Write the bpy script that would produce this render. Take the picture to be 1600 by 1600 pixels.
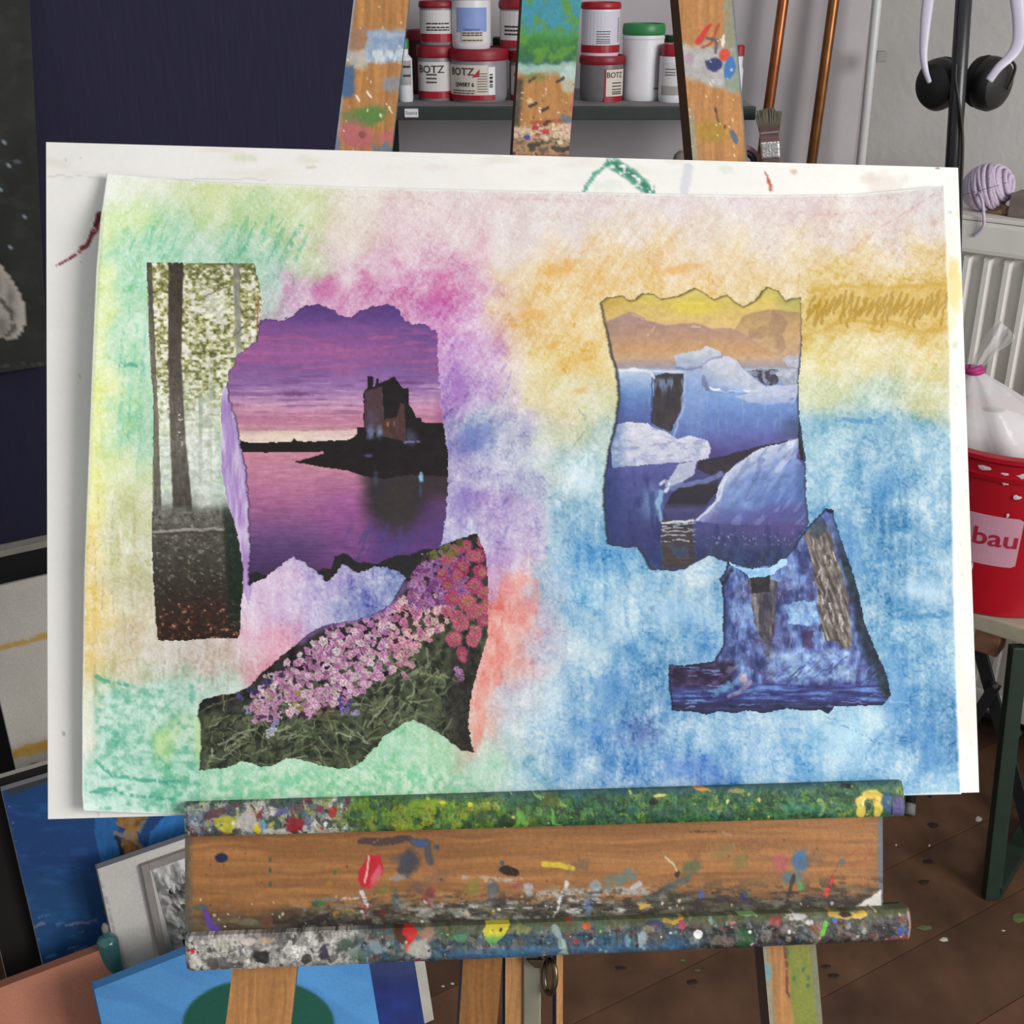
import bpy, bmesh, math, random
import numpy as np
from mathutils import Vector, Matrix

for o in list(bpy.data.objects):
    bpy.data.objects.remove(o, do_unlink=True)
S = bpy.context.scene
COL = S.collection

# ------------------------------------------------------------------ camera
F = 1900.0                       # focal length in pixels of the 1600 x 1600 frame
PITCH = math.radians(24.5)
CAM = np.array([0.0, 0.0, 1.40])
FW = np.array([0.0, math.cos(PITCH), -math.sin(PITCH)])
RT = np.array([1.0, 0.0, 0.0])
UP = np.array([0.0, math.sin(PITCH), math.cos(PITCH)])
cam = bpy.data.cameras.new('camera')
cam.sensor_width = 36.0
cam.lens = 36.0 * F / 1600.0
cam.clip_start = 0.02
camo = bpy.data.objects.new('camera', cam)
camo.location = CAM
camo.rotation_euler = (math.pi / 2 - PITCH, 0, 0)
COL.objects.link(camo)
S.camera = camo

# ------------------------------------------------------------------ light
W = bpy.data.worlds.new('room_daylight')
S.world = W
W.use_nodes = True
bg = W.node_tree.nodes['Background']
bg.inputs[0].default_value = (0.93, 0.96, 1.0, 1)
bg.inputs[1].default_value = 0.50
def area(name, loc, target, sx, sy, power, color):
    L = bpy.data.lights.new(name, 'AREA')
    L.shape = 'RECTANGLE'; L.size = sx; L.size_y = sy
    L.energy = power; L.color = color
    o = bpy.data.objects.new(name, L)
    o.location = loc
    d = Vector(target) - Vector(loc)
    o.rotation_euler = d.to_track_quat('-Z', 'Y').to_euler()
    COL.objects.link(o)
    return o
area('window_light', (2.3, -0.75, 1.95), (0.15, 0.9, 1.0), 1.5, 1.5, 92, (1.0, 0.985, 0.96))
S.view_settings.view_transform = 'Standard'
S.view_settings.look = 'None'
S.view_settings.gamma = 1.0
S.view_settings.use_curve_mapping = False
S.view_settings.exposure = 0.13
ALB = 0.80                        # pigment albedo for a display value of 1

# ------------------------------------------------------------------ small maths
def lin(c):
    c = np.asarray(c, float)
    return np.where(c <= 0.04045, c / 12.92, ((np.maximum(c, 0) + 0.055) / 1.055) ** 2.4)
def hx(h):
    h = h.lstrip('#')
    return np.array([int(h[i:i + 2], 16) / 255.0 for i in (0, 2, 4)])
def alb(h):
    return tuple(lin(hx(h)) * ALB)
def ray(px, py):
    px = np.asarray(px, float); py = np.asarray(py, float)
    return FW + RT * ((px - 800) / F)[..., None] + UP * ((800 - py) / F)[..., None]
def on_plane(px, py, p, n, off=0.0):
    d = ray(px, py)
    p = np.asarray(p, float); n = np.asarray(n, float)
    c = np.dot(p, n) + off - np.dot(CAM, n)
    t = c / (d @ n)
    return CAM + d * t[..., None]
def on_y(px, py, Y):
    return on_plane(px, py, (0, Y, 0), (0, 1, 0))
def on_z(px, py, Z):
    return on_plane(px, py, (0, 0, Z), (0, 0, 1))
def proj(P):
    q = np.asarray(P, float) - CAM
    d = q @ FW
    return 800 + F * (q @ RT) / d, 800 - F * (q @ UP) / d
def depth_of(P):
    return float((np.asarray(P) - CAM) @ FW)

# value noise
def _hash(ix, iy, seed):
    h = (ix.astype(np.int64) * 374761393 + iy.astype(np.int64) * 668265263 + seed * 1442695041) & 0xffffffff
    h = ((h ^ (h >> 13)) * 1274126177) & 0xffffffff
    h = h ^ (h >> 16)
    return (h & 0xffff) / 65535.0
def vnoise(x, y, seed=0):
    xi = np.floor(x); yi = np.floor(y)
    fx = x - xi; fy = y - yi
    fx = fx * fx * (3 - 2 * fx); fy = fy * fy * (3 - 2 * fy)
    a = _hash(xi, yi, seed); b = _hash(xi + 1, yi, seed)
    c = _hash(xi, yi + 1, seed); d = _hash(xi + 1, yi + 1, seed)
    return (a * (1 - fx) + b * fx) * (1 - fy) + (c * (1 - fx) + d * fx) * fy
def fbm(x, y, o=4, seed=0):
    s = 0; a = 0.5; t = 0
    for k in range(o):
        s = s + a * vnoise(x, y, seed + 17 * k); t += a
        x = x * 2.03 + 11.3; y = y * 2.03 + 7.7; a *= 0.5
    return s / t
def sst(a, b, x):
    t = np.clip((x - a) / (b - a), 0, 1)
    return t * t * (3 - 2 * t)
def mix(c, rgb, a):
    return c + (np.asarray(rgb) - c) * np.asarray(a)[..., None]
def inside(px, py, poly):
    r = np.zeros(px.shape, bool)
    n = len(poly)
    for i in range(n):
        x0, y0 = poly[i]; x1, y1 = poly[(i + 1) % n]
        if y0 == y1: continue
        c = ((y0 > py) != (y1 > py)) & (px < (x1 - x0) * (py - y0) / (y1 - y0) + x0)
        r ^= c
    return r
def seg_dist(px, py, pts):
    best = np.full(px.shape, 1e9)
    tt = np.zeros(px.shape)
    n = len(pts) - 1
    for i in range(n):
        x0, y0 = pts[i]; x1, y1 = pts[i + 1]
        dx, dy = x1 - x0, y1 - y0
        l = dx * dx + dy * dy + 1e-9
        t = np.clip(((px - x0) * dx + (py - y0) * dy) / l, 0, 1)
        d = np.hypot(px - x0 - t * dx, py - y0 - t * dy)
        m = d < best
        best = np.where(m, d, best); tt = np.where(m, (i + t) / n, tt)
    return best, tt
def stroke(c, px, py, pts, w, rgb, a=1.0, brk=0.0, taper=False, wob=2.0, seed=3):
    xs = [p[0] for p in pts]; ys = [p[1] for p in pts]
    m = (px > min(xs) - 2 * w - 5) & (px < max(xs) + 2 * w + 5) & (py > min(ys) - 2 * w - 5) & (py < max(ys) + 2 * w + 5)
    if not m.any(): return
    x = px[m]; y = py[m]
    x2 = x + wob * (vnoise(x / 9, y / 9, seed) - .5) * 2; y2 = y + wob * (vnoise(x / 9, y / 9, seed + 5) - .5) * 2
    d, t = seg_dist(x2, y2, pts)
    ww = w * (1 - 0.75 * t) if taper else w
    al = a * (1 - sst(0.55, 1.0, d / np.maximum(ww, .1)))
    if brk > 0:
        al = al * sst(brk - .12, brk + .12, fbm(x / 5, y / 5, 3, seed + 9))
    c[m] = mix(c[m], rgb, al)
def blob(c, px, py, x0, y0, rx, ry, rgb, a=1.0, soft=0.35, warp=0.35, ang=0.0, seed=1):
    R = 1.7 * max(rx, ry)
    m = (abs(px - x0) < R) & (abs(py - y0) < R)
    if not m.any(): return
    x = px[m] - x0; y = py[m] - y0
    ca, sa = math.cos(ang), math.sin(ang)
    u = (x * ca + y * sa) / rx; v = (-x * sa + y * ca) / ry
    s = max(min(rx, ry), 4)
    d = np.hypot(u, v) + warp * (fbm(px[m] / s * 1.3, py[m] / s * 1.3, 3, seed) - .5) * 2
    c[m] = mix(c[m], rgb, a * (1 - sst(1 - soft, 1 + soft * .3, d)))
def rbf(px, py, pts, s=26.0, p=2.2):
    P = np.array([(a, b) for a, b, _ in pts], float)
    Cc = np.array([hx(h) for _, _, h in pts])
    out = np.zeros(px.shape + (3,))
    fx = px.ravel(); fy = py.ravel(); o = out.reshape(-1, 3)
    for i in range(0, len(fx), 40000):
        d2 = (fx[i:i + 40000, None] - P[None, :, 0]) ** 2 + (fy[i:i + 40000, None] - P[None, :, 1]) ** 2
        w = 1.0 / (d2 + s * s) ** p
        o[i:i + 40000] = (w @ Cc) / w.sum(1)[:, None]
    return out
def ramp(v, stops):
    xs = [s[0] for s in stops]; C = np.array([hx(s[1]) for s in stops])
    return np.stack([np.interp(v, xs, C[:, k]) for k in range(3)], -1)

# ------------------------------------------------------------------ materials
def mat(name, h, rough=0.6, metal=0.0, var=0.12, scale=60.0, bump=0.0, bscale=None, stretch=None, coat=0.0, trans=0.0, emit=None, spec=0.4):
    m = bpy.data.materials.new(name); m.use_nodes = True
    nt = m.node_tree; b = nt.nodes['Principled BSDF']
    b.inputs['Roughness'].default_value = rough
    b.inputs['Metallic'].default_value = metal
    b.inputs['Specular IOR Level'].default_value = spec
    b.inputs['Coat Weight'].default_value = coat
    b.inputs['Transmission Weight'].default_value = trans
    c = np.array(alb(h))
    tc = nt.nodes.new('ShaderNodeTexCoord'); mp = nt.nodes.new('ShaderNodeMapping')
    nt.links.new(tc.outputs['Object'], mp.inputs['Vector'])
    if stretch: mp.inputs['Scale'].default_value = stretch
    n = nt.nodes.new('ShaderNodeTexNoise')
    n.inputs['Scale'].default_value = scale; n.inputs['Detail'].default_value = 5
    nt.links.new(mp.outputs['Vector'], n.inputs['Vector'])
    r = nt.nodes.new('ShaderNodeValToRGB')
    r.color_ramp.elements[0].position = 0.3; r.color_ramp.elements[1].position = 0.7
    r.color_ramp.elements[0].color = (*np.clip(c * (1 - var), 0, 1), 1)
    r.color_ramp.elements[1].color = (*np.clip(c * (1 + var), 0, 1), 1)
    nt.links.new(n.outputs['Fac'], r.inputs['Fac'])
    nt.links.new(r.outputs['Color'], b.inputs['Base Color'])
    if bump > 0:
        bn = nt.nodes.new('ShaderNodeBump'); bn.inputs['Strength'].default_value = bump; bn.inputs['Distance'].default_value = 0.002
        n2 = nt.nodes.new('ShaderNodeTexNoise'); n2.inputs['Scale'].default_value = bscale or scale * 3; n2.inputs['Detail'].default_value = 4
        nt.links.new(mp.outputs['Vector'], n2.inputs['Vector'])
        nt.links.new(n2.outputs['Fac'], bn.inputs['Height']); nt.links.new(bn.outputs['Normal'], b.inputs['Normal'])
    return m
def vmat(name, rough=0.75, grain=0.10, scale=500.0, bump=0.15, bscale=700.0, spec=0.3, stretch=None, coat=0.0):
    """pigment laid on the surface (colour attribute) with a procedural grain and tooth"""
    m = bpy.data.materials.new(name); m.use_nodes = True
    nt = m.node_tree; b = nt.nodes['Principled BSDF']
    b.inputs['Roughness'].default_value = rough; b.inputs['Specular IOR Level'].default_value = spec
    b.inputs['Coat Weight'].default_value = coat
    a = nt.nodes.new('ShaderNodeAttribute'); a.attribute_name = 'Col'
    tc = nt.nodes.new('ShaderNodeTexCoord'); mp = nt.nodes.new('ShaderNodeMapping')
    nt.links.new(tc.outputs['Object'], mp.inputs['Vector'])
    if stretch: mp.inputs['Scale'].default_value = stretch
    n = nt.nodes.new('ShaderNodeTexNoise'); n.inputs['Scale'].default_value = scale; n.inputs['Detail'].default_value = 3
    nt.links.new(mp.outputs['Vector'], n.inputs['Vector'])
    mr = nt.nodes.new('ShaderNodeMapRange')
    mr.inputs['From Min'].default_value = 0.3; mr.inputs['From Max'].default_value = 0.7
    mr.inputs['To Min'].default_value = 1 - grain; mr.inputs['To Max'].default_value = 1 + grain
    nt.links.new(n.outputs['Fac'], mr.inputs['Value'])
    mx = nt.nodes.new('ShaderNodeMix'); mx.data_type = 'RGBA'; mx.blend_type = 'MULTIPLY'
    mx.inputs[0].default_value = 1.0
    nt.links.new(a.outputs['Color'], mx.inputs[6]); nt.links.new(mr.outputs['Result'], mx.inputs[7])
    nt.links.new(mx.outputs[2], b.inputs['Base Color'])
    if bump > 0:
        bn = nt.nodes.new('ShaderNodeBump'); bn.inputs['Strength'].default_value = bump; bn.inputs['Distance'].default_value = 0.001
        n2 = nt.nodes.new('ShaderNodeTexNoise'); n2.inputs['Scale'].default_value = bscale; n2.inputs['Detail'].default_value = 3
        nt.links.new(mp.outputs['Vector'], n2.inputs['Vector'])
        nt.links.new(n2.outputs['Fac'], bn.inputs['Height']); nt.links.new(bn.outputs['Normal'], b.inputs['Normal'])
    return m

# ------------------------------------------------------------------ objects
def thing(name, label, cat, loc=(0, 0, 0), group=None):
    o = bpy.data.objects.new(name, None)
    o.empty_display_size = 0.05
    o.location = loc; COL.objects.link(o)
    o['label'] = label; o['category'] = cat
    if group: o['group'] = group
    return o
def tag(o, label, cat, group=None):
    o['label'] = label; o['category'] = cat
    if group: o['group'] = group
    return o
def attach(o, parent):
    if parent is not None:
        o.parent = parent
        # parts are modelled in world coordinates; only the thing's Empty is offset
        o.matrix_parent_inverse = Matrix.Translation(-Vector(parent.location)) if parent.parent is None else Matrix.Identity(4)
def obj(name, me, m, parent=None, label=None, smooth=False):
    o = bpy.data.objects.new(name, me)
    if m is not None:
        me.materials.clear(); me.materials.append(m)
    if smooth:
        me.polygons.foreach_set('use_smooth', np.ones(len(me.polygons), bool))
    COL.objects.link(o)
    attach(o, parent)
    if label: o['label'] = label
    return o
def from_bm(name, bm, m, parent=None, label=None, smooth=False):
    me = bpy.data.meshes.new(name)
    bmesh.ops.recalc_face_normals(bm, faces=bm.faces)
    bm.to_mesh(me); bm.free()
    return obj(name, me, m, parent, label, smooth)
def struct(o):
    o['kind'] = 'structure'; return o
def mesh_np(name, V, Q, colors=None, tris=None):
    me = bpy.data.meshes.new(name)
    V = np.asarray(V, np.float32); Q = np.asarray(Q, np.int32)
    nq = len(Q); nt_ = 0 if tris is None else len(tris)
    me.vertices.add(len(V)); me.vertices.foreach_set('co', V.ravel())
    me.loops.add(nq * 4 + nt_ * 3)
    li = Q.ravel()
    if nt_: li = np.concatenate([li, np.asarray(tris, np.int32).ravel()])
    me.loops.foreach_set('vertex_index', li)
    me.polygons.add(nq + nt_)
    st = np.concatenate([np.arange(nq) * 4, nq * 4 + np.arange(nt_) * 3]).astype(np.int32)
    me.polygons.foreach_set('loop_start', st)
    me.update(calc_edges=True)
    if colors is not None:
        ca = me.color_attributes.new('Col', 'FLOAT_COLOR', 'POINT')
        rgba = np.ones((len(V), 4), np.float32)
        rgba[:, :3] = np.clip(lin(np.clip(colors, 0, 1)) * ALB, 0, 1)
        ca.data.foreach_set('color', rgba.ravel())
    return me
def box_bm(bm, c, half, rot=None):
    """axis box at c with half sizes, rot a 3x3 of unit axes as columns"""
    R = np.eye(3) if rot is None else np.asarray(rot)
    vs = []
    for sx in (-1, 1):
        for sy in (-1, 1):
            for sz in (-1, 1):
                vs.append(bm.verts.new(tuple(np.asarray(c) + R @ (np.array([sx, sy, sz]) * half))))
    for f in ((0, 1, 3, 2), (4, 6, 7, 5), (0, 4, 5, 1), (2, 3, 7, 6), (0, 2, 6, 4), (1, 5, 7, 3)):
        bm.faces.new([vs[i] for i in f])
def bevel(bm, w, seg=2):
    bmesh.ops.bevel(bm, geom=list(bm.edges), offset=w, segments=seg, profile=0.7, affect='EDGES')
def box(name, c, half, m, parent=None, rot=None, bev=0.002, label=None):
    bm = bmesh.new(); box_bm(bm, c, half, rot)
    if bev: bevel(bm, bev)
    return from_bm(name, bm, m, parent, label)
def tube_bm(bm, pts, radii, seg=12, cap=True, flat=None):
    pts = [Vector(p) for p in pts]
    if not hasattr(radii, '__len__'): radii = [radii] * len(pts)
    rings = []; prev = None
    for i, p in enumerate(pts):
        t = (pts[min(i + 1, len(pts) - 1)] - pts[max(i - 1, 0)]).normalized()
        if prev is None:
            a = t.orthogonal().normalized()
        else:
            a = (prev - t * prev.dot(t)).normalized()
        if flat is not None:
            a = (Vector(flat) - t * Vector(flat).dot(t)).normalized()
        prev = a; b = t.cross(a)
        r = radii[i]; ra, rb = r if hasattr(r, '__len__') else (r, r)
        rings.append([bm.verts.new(p + a * ra * math.cos(k * 2 * math.pi / seg) + b * rb * math.sin(k * 2 * math.pi / seg)) for k in range(seg)])
    for i in range(len(rings) - 1):
        for k in range(seg):
            bm.faces.new([rings[i][k], rings[i][(k + 1) % seg], rings[i + 1][(k + 1) % seg], rings[i + 1][k]])
    if cap:
        bm.faces.new(rings[0][::-1]); bm.faces.new(rings[-1])
def tube(name, pts, r, m, parent=None, seg=12, flat=None, label=None):
    bm = bmesh.new(); tube_bm(bm, pts, r, seg, True, flat)
    return from_bm(name, bm, m, parent, label, True)
def catmull(P, n=8):
    P = [np.asarray(p, float) for p in P]; out = []
    for i in range(len(P) - 1):
        p0 = P[max(i - 1, 0)]; p1 = P[i]; p2 = P[i + 1]; p3 = P[min(i + 2, len(P) - 1)]
        for k in range(n):
            t = k / n
            out.append(0.5 * (2 * p1 + (p2 - p0) * t + (2 * p0 - 5 * p1 + 4 * p2 - p3) * t * t + (3 * p1 - p0 - 3 * p2 + p3) * t ** 3))
    out.append(P[-1]); return out
def lathe_bm(bm, c, prof, seg=32, axes=None):
    """prof: list of (r, z); axes 3x3 columns (x, y, axis)"""
    A = np.eye(3) if axes is None else np.asarray(axes)
    rings = []
    for r, z in prof:
        if r < 1e-6:
            rings.append([bm.verts.new(tuple(np.asarray(c) + A @ np.array([0, 0, z])))])
        else:
            rings.append([bm.verts.new(tuple(np.asarray(c) + A @ np.array([r * math.cos(k * 2 * math.pi / seg), r * math.sin(k * 2 * math.pi / seg), z]))) for k in range(seg)])
    for i in range(len(rings) - 1):
        a, b = rings[i], rings[i + 1]
        for k in range(seg):
            k2 = (k + 1) % seg
            if len(a) == 1 and len(b) == 1: continue
            if len(a) == 1: bm.faces.new([a[0], b[k2], b[k]])
            elif len(b) == 1: bm.faces.new([a[k], a[k2], b[0]])
            else: bm.faces.new([a[k], a[k2], b[k2], b[k]])
def lathe(name, c, prof, m, parent=None, seg=32, axes=None, label=None, smooth=False):
    bm = bmesh.new(); lathe_bm(bm, c, prof, seg, axes)
    o = from_bm(name, bm, m, parent, label, True)
    md = o.modifiers.new('edges', 'EDGE_SPLIT'); md.split_angle = math.radians(38)
    return o
def slab(name, TL, TR, BR, BL, n, thick, us, vs, color_fn, m, parent=None, side='#cfc8bc', profile=None, label=None):
    """a flat panel with depth; the pigment of its face is evaluated point by point"""
    TL, TR, BR, BL = [np.asarray(a, float) for a in (TL, TR, BR, BL)]
    n = np.asarray(n, float)
    us = np.asarray(us, float); vs = np.asarray(vs, float)
    U, Vv = np.meshgrid(us, vs)
    P = (TL * ((1 - U) * (1 - Vv))[..., None] + TR * (U * (1 - Vv))[..., None] + BR * (U * Vv)[..., None] + BL * ((1 - U) * Vv)[..., None])
    px, py = proj(P)
    c = color_fn(px, py, U, Vv)
    if profile is not None:
        P = P + n * profile(px, py, U, Vv)[..., None]
    ny, nx = U.shape
    idx = np.arange(ny * nx).reshape(ny, nx)
    Q = np.stack([idx[:-1, :-1], idx[1:, :-1], idx[1:, 1:], idx[:-1, 1:]], -1).reshape(-1, 4)
    ring = np.concatenate([idx[0, :], idx[1:, -1], idx[-1, -2::-1], idx[-2:0:-1, 0]])
    Pf = P.reshape(-1, 3); rp = Pf[ring]
    base = len(Pf); k = len(ring)
    V = np.concatenate([Pf, rp, rp - n * thick])
    sc = np.tile(hx(side), (2 * k, 1)) if isinstance(side, str) else np.concatenate([side(px.ravel()[ring], py.ravel()[ring])] * 2)
    C = np.concatenate([c.reshape(-1, 3), sc])
    a = np.arange(k); b = (a + 1) % k
    Qs = np.stack([base + a, base + b, base + k + b, base + k + a], -1)
    bi = base + k
    corner = [bi, bi + nx - 1, bi + nx - 1 + ny - 1, bi + 2 * (nx - 1) + ny - 1]
    Qb = np.array([[corner[0], corner[1], corner[2], corner[3]]])
    me = mesh_np(name, V, np.concatenate([Q, Qs, Qb]), C)
    return obj(name, me, m, parent, label)

# ================================================================== SETTING
def yaw_axes(psi):
    """columns: along, normal (towards the viewer side), up"""
    a = np.array([math.cos(psi), math.sin(psi), 0]); n = np.array([math.sin(psi), -math.cos(psi), 0])
    return a, n, np.array([0, 0, 1.0])
LA, LN, ZU = yaw_axes(math.radians(31))      # things along the left wall
RA, RN, _ = yaw_axes(math.radians(-38))      # things along the right wall
WALL_Y = 2.42
m_wall = mat('plaster', '#bdb6b9', 0.9, var=0.05, scale=9, bump=0.25, bscale=70)
m_wallr = mat('painted_woodchip_plaster', '#d6d2cd', 0.85, var=0.05, scale=7, bump=0.5, bscale=55)
m_floor = mat('worn_brown_floor', '#5f4436', 0.5, var=0.30, scale=6, bump=0.2, bscale=60, stretch=(1, 1, 1))

bm = bmesh.new()
box_bm(bm, (0.155, WALL_Y + 0.05, 1.3), (0.56, 0.05, 1.3))
struct(from_bm('wall_back', bm, m_wall))
CR = np.array([0.66, WALL_Y, 0])
bm = bmesh.new()
cc = CR + RA * 1.2 - RN * 0.05
box_bm(bm, (cc[0], cc[1], 1.3), (1.2, 0.05, 1.3), np.stack([RA, RN, ZU], 1))
struct(from_bm('wall_right', bm, m_wallr))
CL = np.array([-0.36, WALL_Y, 0])
bm = bmesh.new()
cc = CL - LA * 0.9 - LN * 0.05
box_bm(bm, (cc[0], cc[1], 1.3), (0.9, 0.05, 1.3), np.stack([LA, LN, ZU], 1))
struct(from_bm('wall_left', bm, m_wall))
# floor: base and boards
bm = bmesh.new()
box_bm(bm, (0.1, 1.0, -0.045), (2.6, 2.2, 0.02))
floor = struct(from_bm('floor', bm, mat('floor_base', '#2a1d16', 0.8)))
rnd = random.Random(4)
pw = 0.15
for k in range(-9, 14):
    off = k * pw + 0.03
    c0 = np.array([0.1, 1.0, 0]) - LN * off
    bm = bmesh.new()
    box_bm(bm, (c0[0], c0[1], -0.0125 + rnd.uniform(-.0006, .0006)), (2.0, pw / 2 - 0.0007, 0.0125), np.stack([LA, -LN, ZU], 1))
    me_h = '#%02x%02x%02x' % tuple(int(v * s) for v, s in zip((92, 65, 47), [rnd.uniform(.88, 1.1)] * 3))
    o = from_bm('floor_board', bm, mat('floor_board_paint_%d' % (k + 9), me_h, 0.55, var=0.45, scale=7.0, bump=0.15, bscale=90, stretch=(1.4, 1, 1), spec=0.35), floor)

# ------------------------------------------------------------------ wall shelf
m_shelf = mat('dark_green_shelf_paint', '#26302e', 0.55, var=0.25, scale=30)
m_shelftop = mat('dusty_grey_shelf_top', '#807c7c', 0.7, var=0.2, scale=25)
m_white = mat('white_plastic', '#e2e0e4', 0.4, var=0.03)
m_paper = mat('label_paper', '#d8d2d0', 0.6, var=0.03)
m_red = mat('red_plastic', '#a01428', 0.4, var=0.10, scale=90)
m_dkred = mat('dark_red_plastic', '#8c1426', 0.45, var=0.12, scale=90)
m_greyjar = mat('grey_translucent_jar', '#8c8a8e', 0.4, var=0.06)
m_dkgrey = mat('dark_grey_jar', '#6c6a6e', 0.4, var=0.1)
m_green = mat('green_plastic', '#2f8048', 0.4, var=0.08)
m_dkgreen = mat('dark_green_plastic', '#173a26', 0.4)
m_ink = mat('black_ink', '#3a3634', 0.7, var=0.02)
m_blueink = mat('blue_print', '#8aa0d8', 0.6, var=0.05)
m_redink = mat('red_print', '#c0283a', 0.6, var=0.05)
m_cream = mat('cream_print', '#d8ccc0', 0.6, var=0.03)

SH_F, ZS = 2.10, float(on_y(720, 167.5, 2.10)[2])
SX0, SX1 = float(on_y(603, 170, SH_F)[0]), float(on_y(1182, 168, SH_F)[0])
sh = thing('wall_shelf', 'dark green edged wall shelf carrying the glaze jars', 'shelf', ((SX0 + SX1) / 2, WALL_Y, ZS - .02))
box('board', ((SX0 + SX1) / 2, (SH_F + WALL_Y) / 2 + 0.006, ZS - 0.008), ((SX1 - SX0) / 2 - .001, (WALL_Y - SH_F) / 2 - 0.008, 0.008), m_shelftop, sh)
box('front_edge', ((SX0 + SX1) / 2, SH_F + 0.006, ZS - 0.010), ((SX1 - SX0) / 2, 0.006, 0.0105), m_shelf, sh)
for k, xx in enumerate((float(on_y(603, 200, WALL_Y)[0]) + .012, float(on_y(1112, 200, WALL_Y)[0]))):
    bm = bmesh.new(); box_bm(bm, (xx, WALL_Y - 0.10, ZS - 0.022), (0.012, 0.10, 0.006)); box_bm(bm, (xx, WALL_Y - 0.006, ZS - 0.085), (0.012, 0.006, 0.07))
    from_bm('bracket', bm, m_shelf, sh)
p = on_y(643, 176.5, SH_F)
tg = box('price_tag', (p[0], SH_F - 0.0006, p[2]), (0.0112, 0.0005, 0.0068), m_white, sh, bev=0.0003, label='small white paper tag with black writing')
def text_mesh(txt, size, bold=0.0):
    cu = bpy.data.curves.new('t', 'FONT'); cu.body = txt; cu.size = size
    cu.align_x = 'CENTER'; cu.align_y = 'CENTER'; cu.offset = bold; cu.resolution_u = 3
    o = bpy.data.objects.new('t', cu); COL.objects.link(o)
    bpy.context.view_layer.update()
    me = bpy.data.meshes.new_from_object(o.evaluated_get(bpy.context.evaluated_depsgraph_get()))
    bpy.data.objects.remove(o); bpy.data.curves.remove(cu)
    return me
def flat_text(name, txt, size, c, ax, up, m, parent, bold=0.0):
    me = text_mesh(txt, size, bold)
    for v in me.vertices:
        x, y = v.co.x, v.co.y
        v.co = Vector(np.asarray(c) + np.asarray(ax) * x + np.asarray(up) * y)
    return obj(name, me, m, parent)
flat_text('writing', 'Steinz', 0.0082, (p[0], SH_F - 0.0013, p[2]), (1, 0, 0), (0, 0, 1), m_ink, tg)
# lower shelf, hidden behind the picture, on which the brush pot stands
LZ, LY0 = 0.905, 2.02
ls = thing('lower_wall_shelf', 'lower dark green wall shelf below the glaze jars', 'shelf', (0.3, WALL_Y, LZ - .02))
box('board', (0.25, (LY0 + WALL_Y) / 2, LZ - 0.009), (0.24, (WALL_Y - LY0) / 2 - .001, 0.009), m_shelf, ls)
for xx in (0.08, 0.42):
    box('bracket', (xx, WALL_Y - 0.1, LZ - 0.025), (0.012, 0.098, 0.007), m_shelf, ls)

# ------------------------------------------------------------------ jars
def arc_patch(c, r, a0, a1, z0, z1, nseg=14):
    """piece of a cylinder wall; angle 0 faces the viewer (-y), positive to the right"""
    bm = bmesh.new(); rows = []
    for k in range(nseg + 1):
        a = a0 + (a1 - a0) * k / nseg
        x = c[0] + r * math.sin(a); y = c[1] - r * math.cos(a)
        rows.append((bm.verts.new((x, y, z0)), bm.verts.new((x, y, z1))))
    for k in range(nseg):
        bm.faces.new([rows[k][0], rows[k + 1][0], rows[k + 1][1], rows[k][1]])
    return bm
def arc_poly(c, r, pts):
    bm = bmesh.new()
    vs = [bm.verts.new((c[0] + r * math.sin(s / r), c[1] - r * math.cos(s / r), z)) for s, z in pts]
    bm.faces.new(vs); return bm
def arc_text(name, txt, size, c, r, a, z, m, parent, bold=0.0, sx=1.0):
    me = text_mesh(txt, size, bold)
    for v in me.vertices:
        s = v.co.x * sx; zz = v.co.y
        v.co = Vector((c[0] + r * math.sin(a + s / r), c[1] - r * math.cos(a + s / r), z + zz))
    return obj(name, me, m, parent)
def arc_lines(name, c, r, a0, a1, zs, h, m, parent, seed=0):
    rr = random.Random(seed); bm = bmesh.new()
    for z in zs:
        a = a0
        while a < a1:
            w = rr.uniform(.08, .25) * (a1 - a0); e = min(a + w, a1)
            vs = []
            n = 4
            for k in range(n + 1):
                t = a + (e - a) * k / n
                vs.append((bm.verts.new((c[0] + r * math.sin(t), c[1] - r * math.cos(t), z)), bm.verts.new((c[0] + r * math.sin(t), c[1] - r * math.cos(t), z + h))))
            for k in range(n): bm.faces.new([vs[k][0], vs[k + 1][0], vs[k + 1][1], vs[k][1]])
            a = e + 0.03 * (a1 - a0)
    return from_bm(name, bm, m, parent)
def jar_geo(xc, w, yc, base_z):
    """centre and radius of a jar that spans w pixels about column xc"""
    d = depth_of((0, yc, base_z + .03)); r = w / 2 / F * d
    return np.array([(xc - 800) / F * d, yc, base_z]), r
def zpy(py, yc, r):
    return float(on_y(800, py, yc - r)[2])
def make_jar(label, xc, w, yc, base, lid_top, lid_bot, body, lid, lidw=1.05, cat='jar', name='glaze_jar', group=None):
    c, r = jar_geo(xc, w, yc, base)
    zt = zpy(lid_top, yc, r); zb = zpy(lid_bot, yc, r)
    t = thing(name, label, cat, tuple(c), group)
    lathe('body', c, [(0, 0), (r * .93, 0), (r * .98, .004), (r, .012), (r, zb - base - .004), (r * .985, zb - base + .001), (0, zb - base + .001)], body, t)
    L = r * lidw
    lo = lathe('lid', (c[0], c[1], zb), [(0, .0012), (L * .97, .0012), (L, .003), (L * 1.005, (zt - zb) * .5), (L * .99, zt - zb - .003), (L * .95, zt - zb), (L * .9, zt - zb), (L * .88, zt - zb - .002), (0, zt - zb - .002)], lid, t)
    return t, c, r, zb, zt
EPS = 0.0006
YC = 2.225
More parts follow.
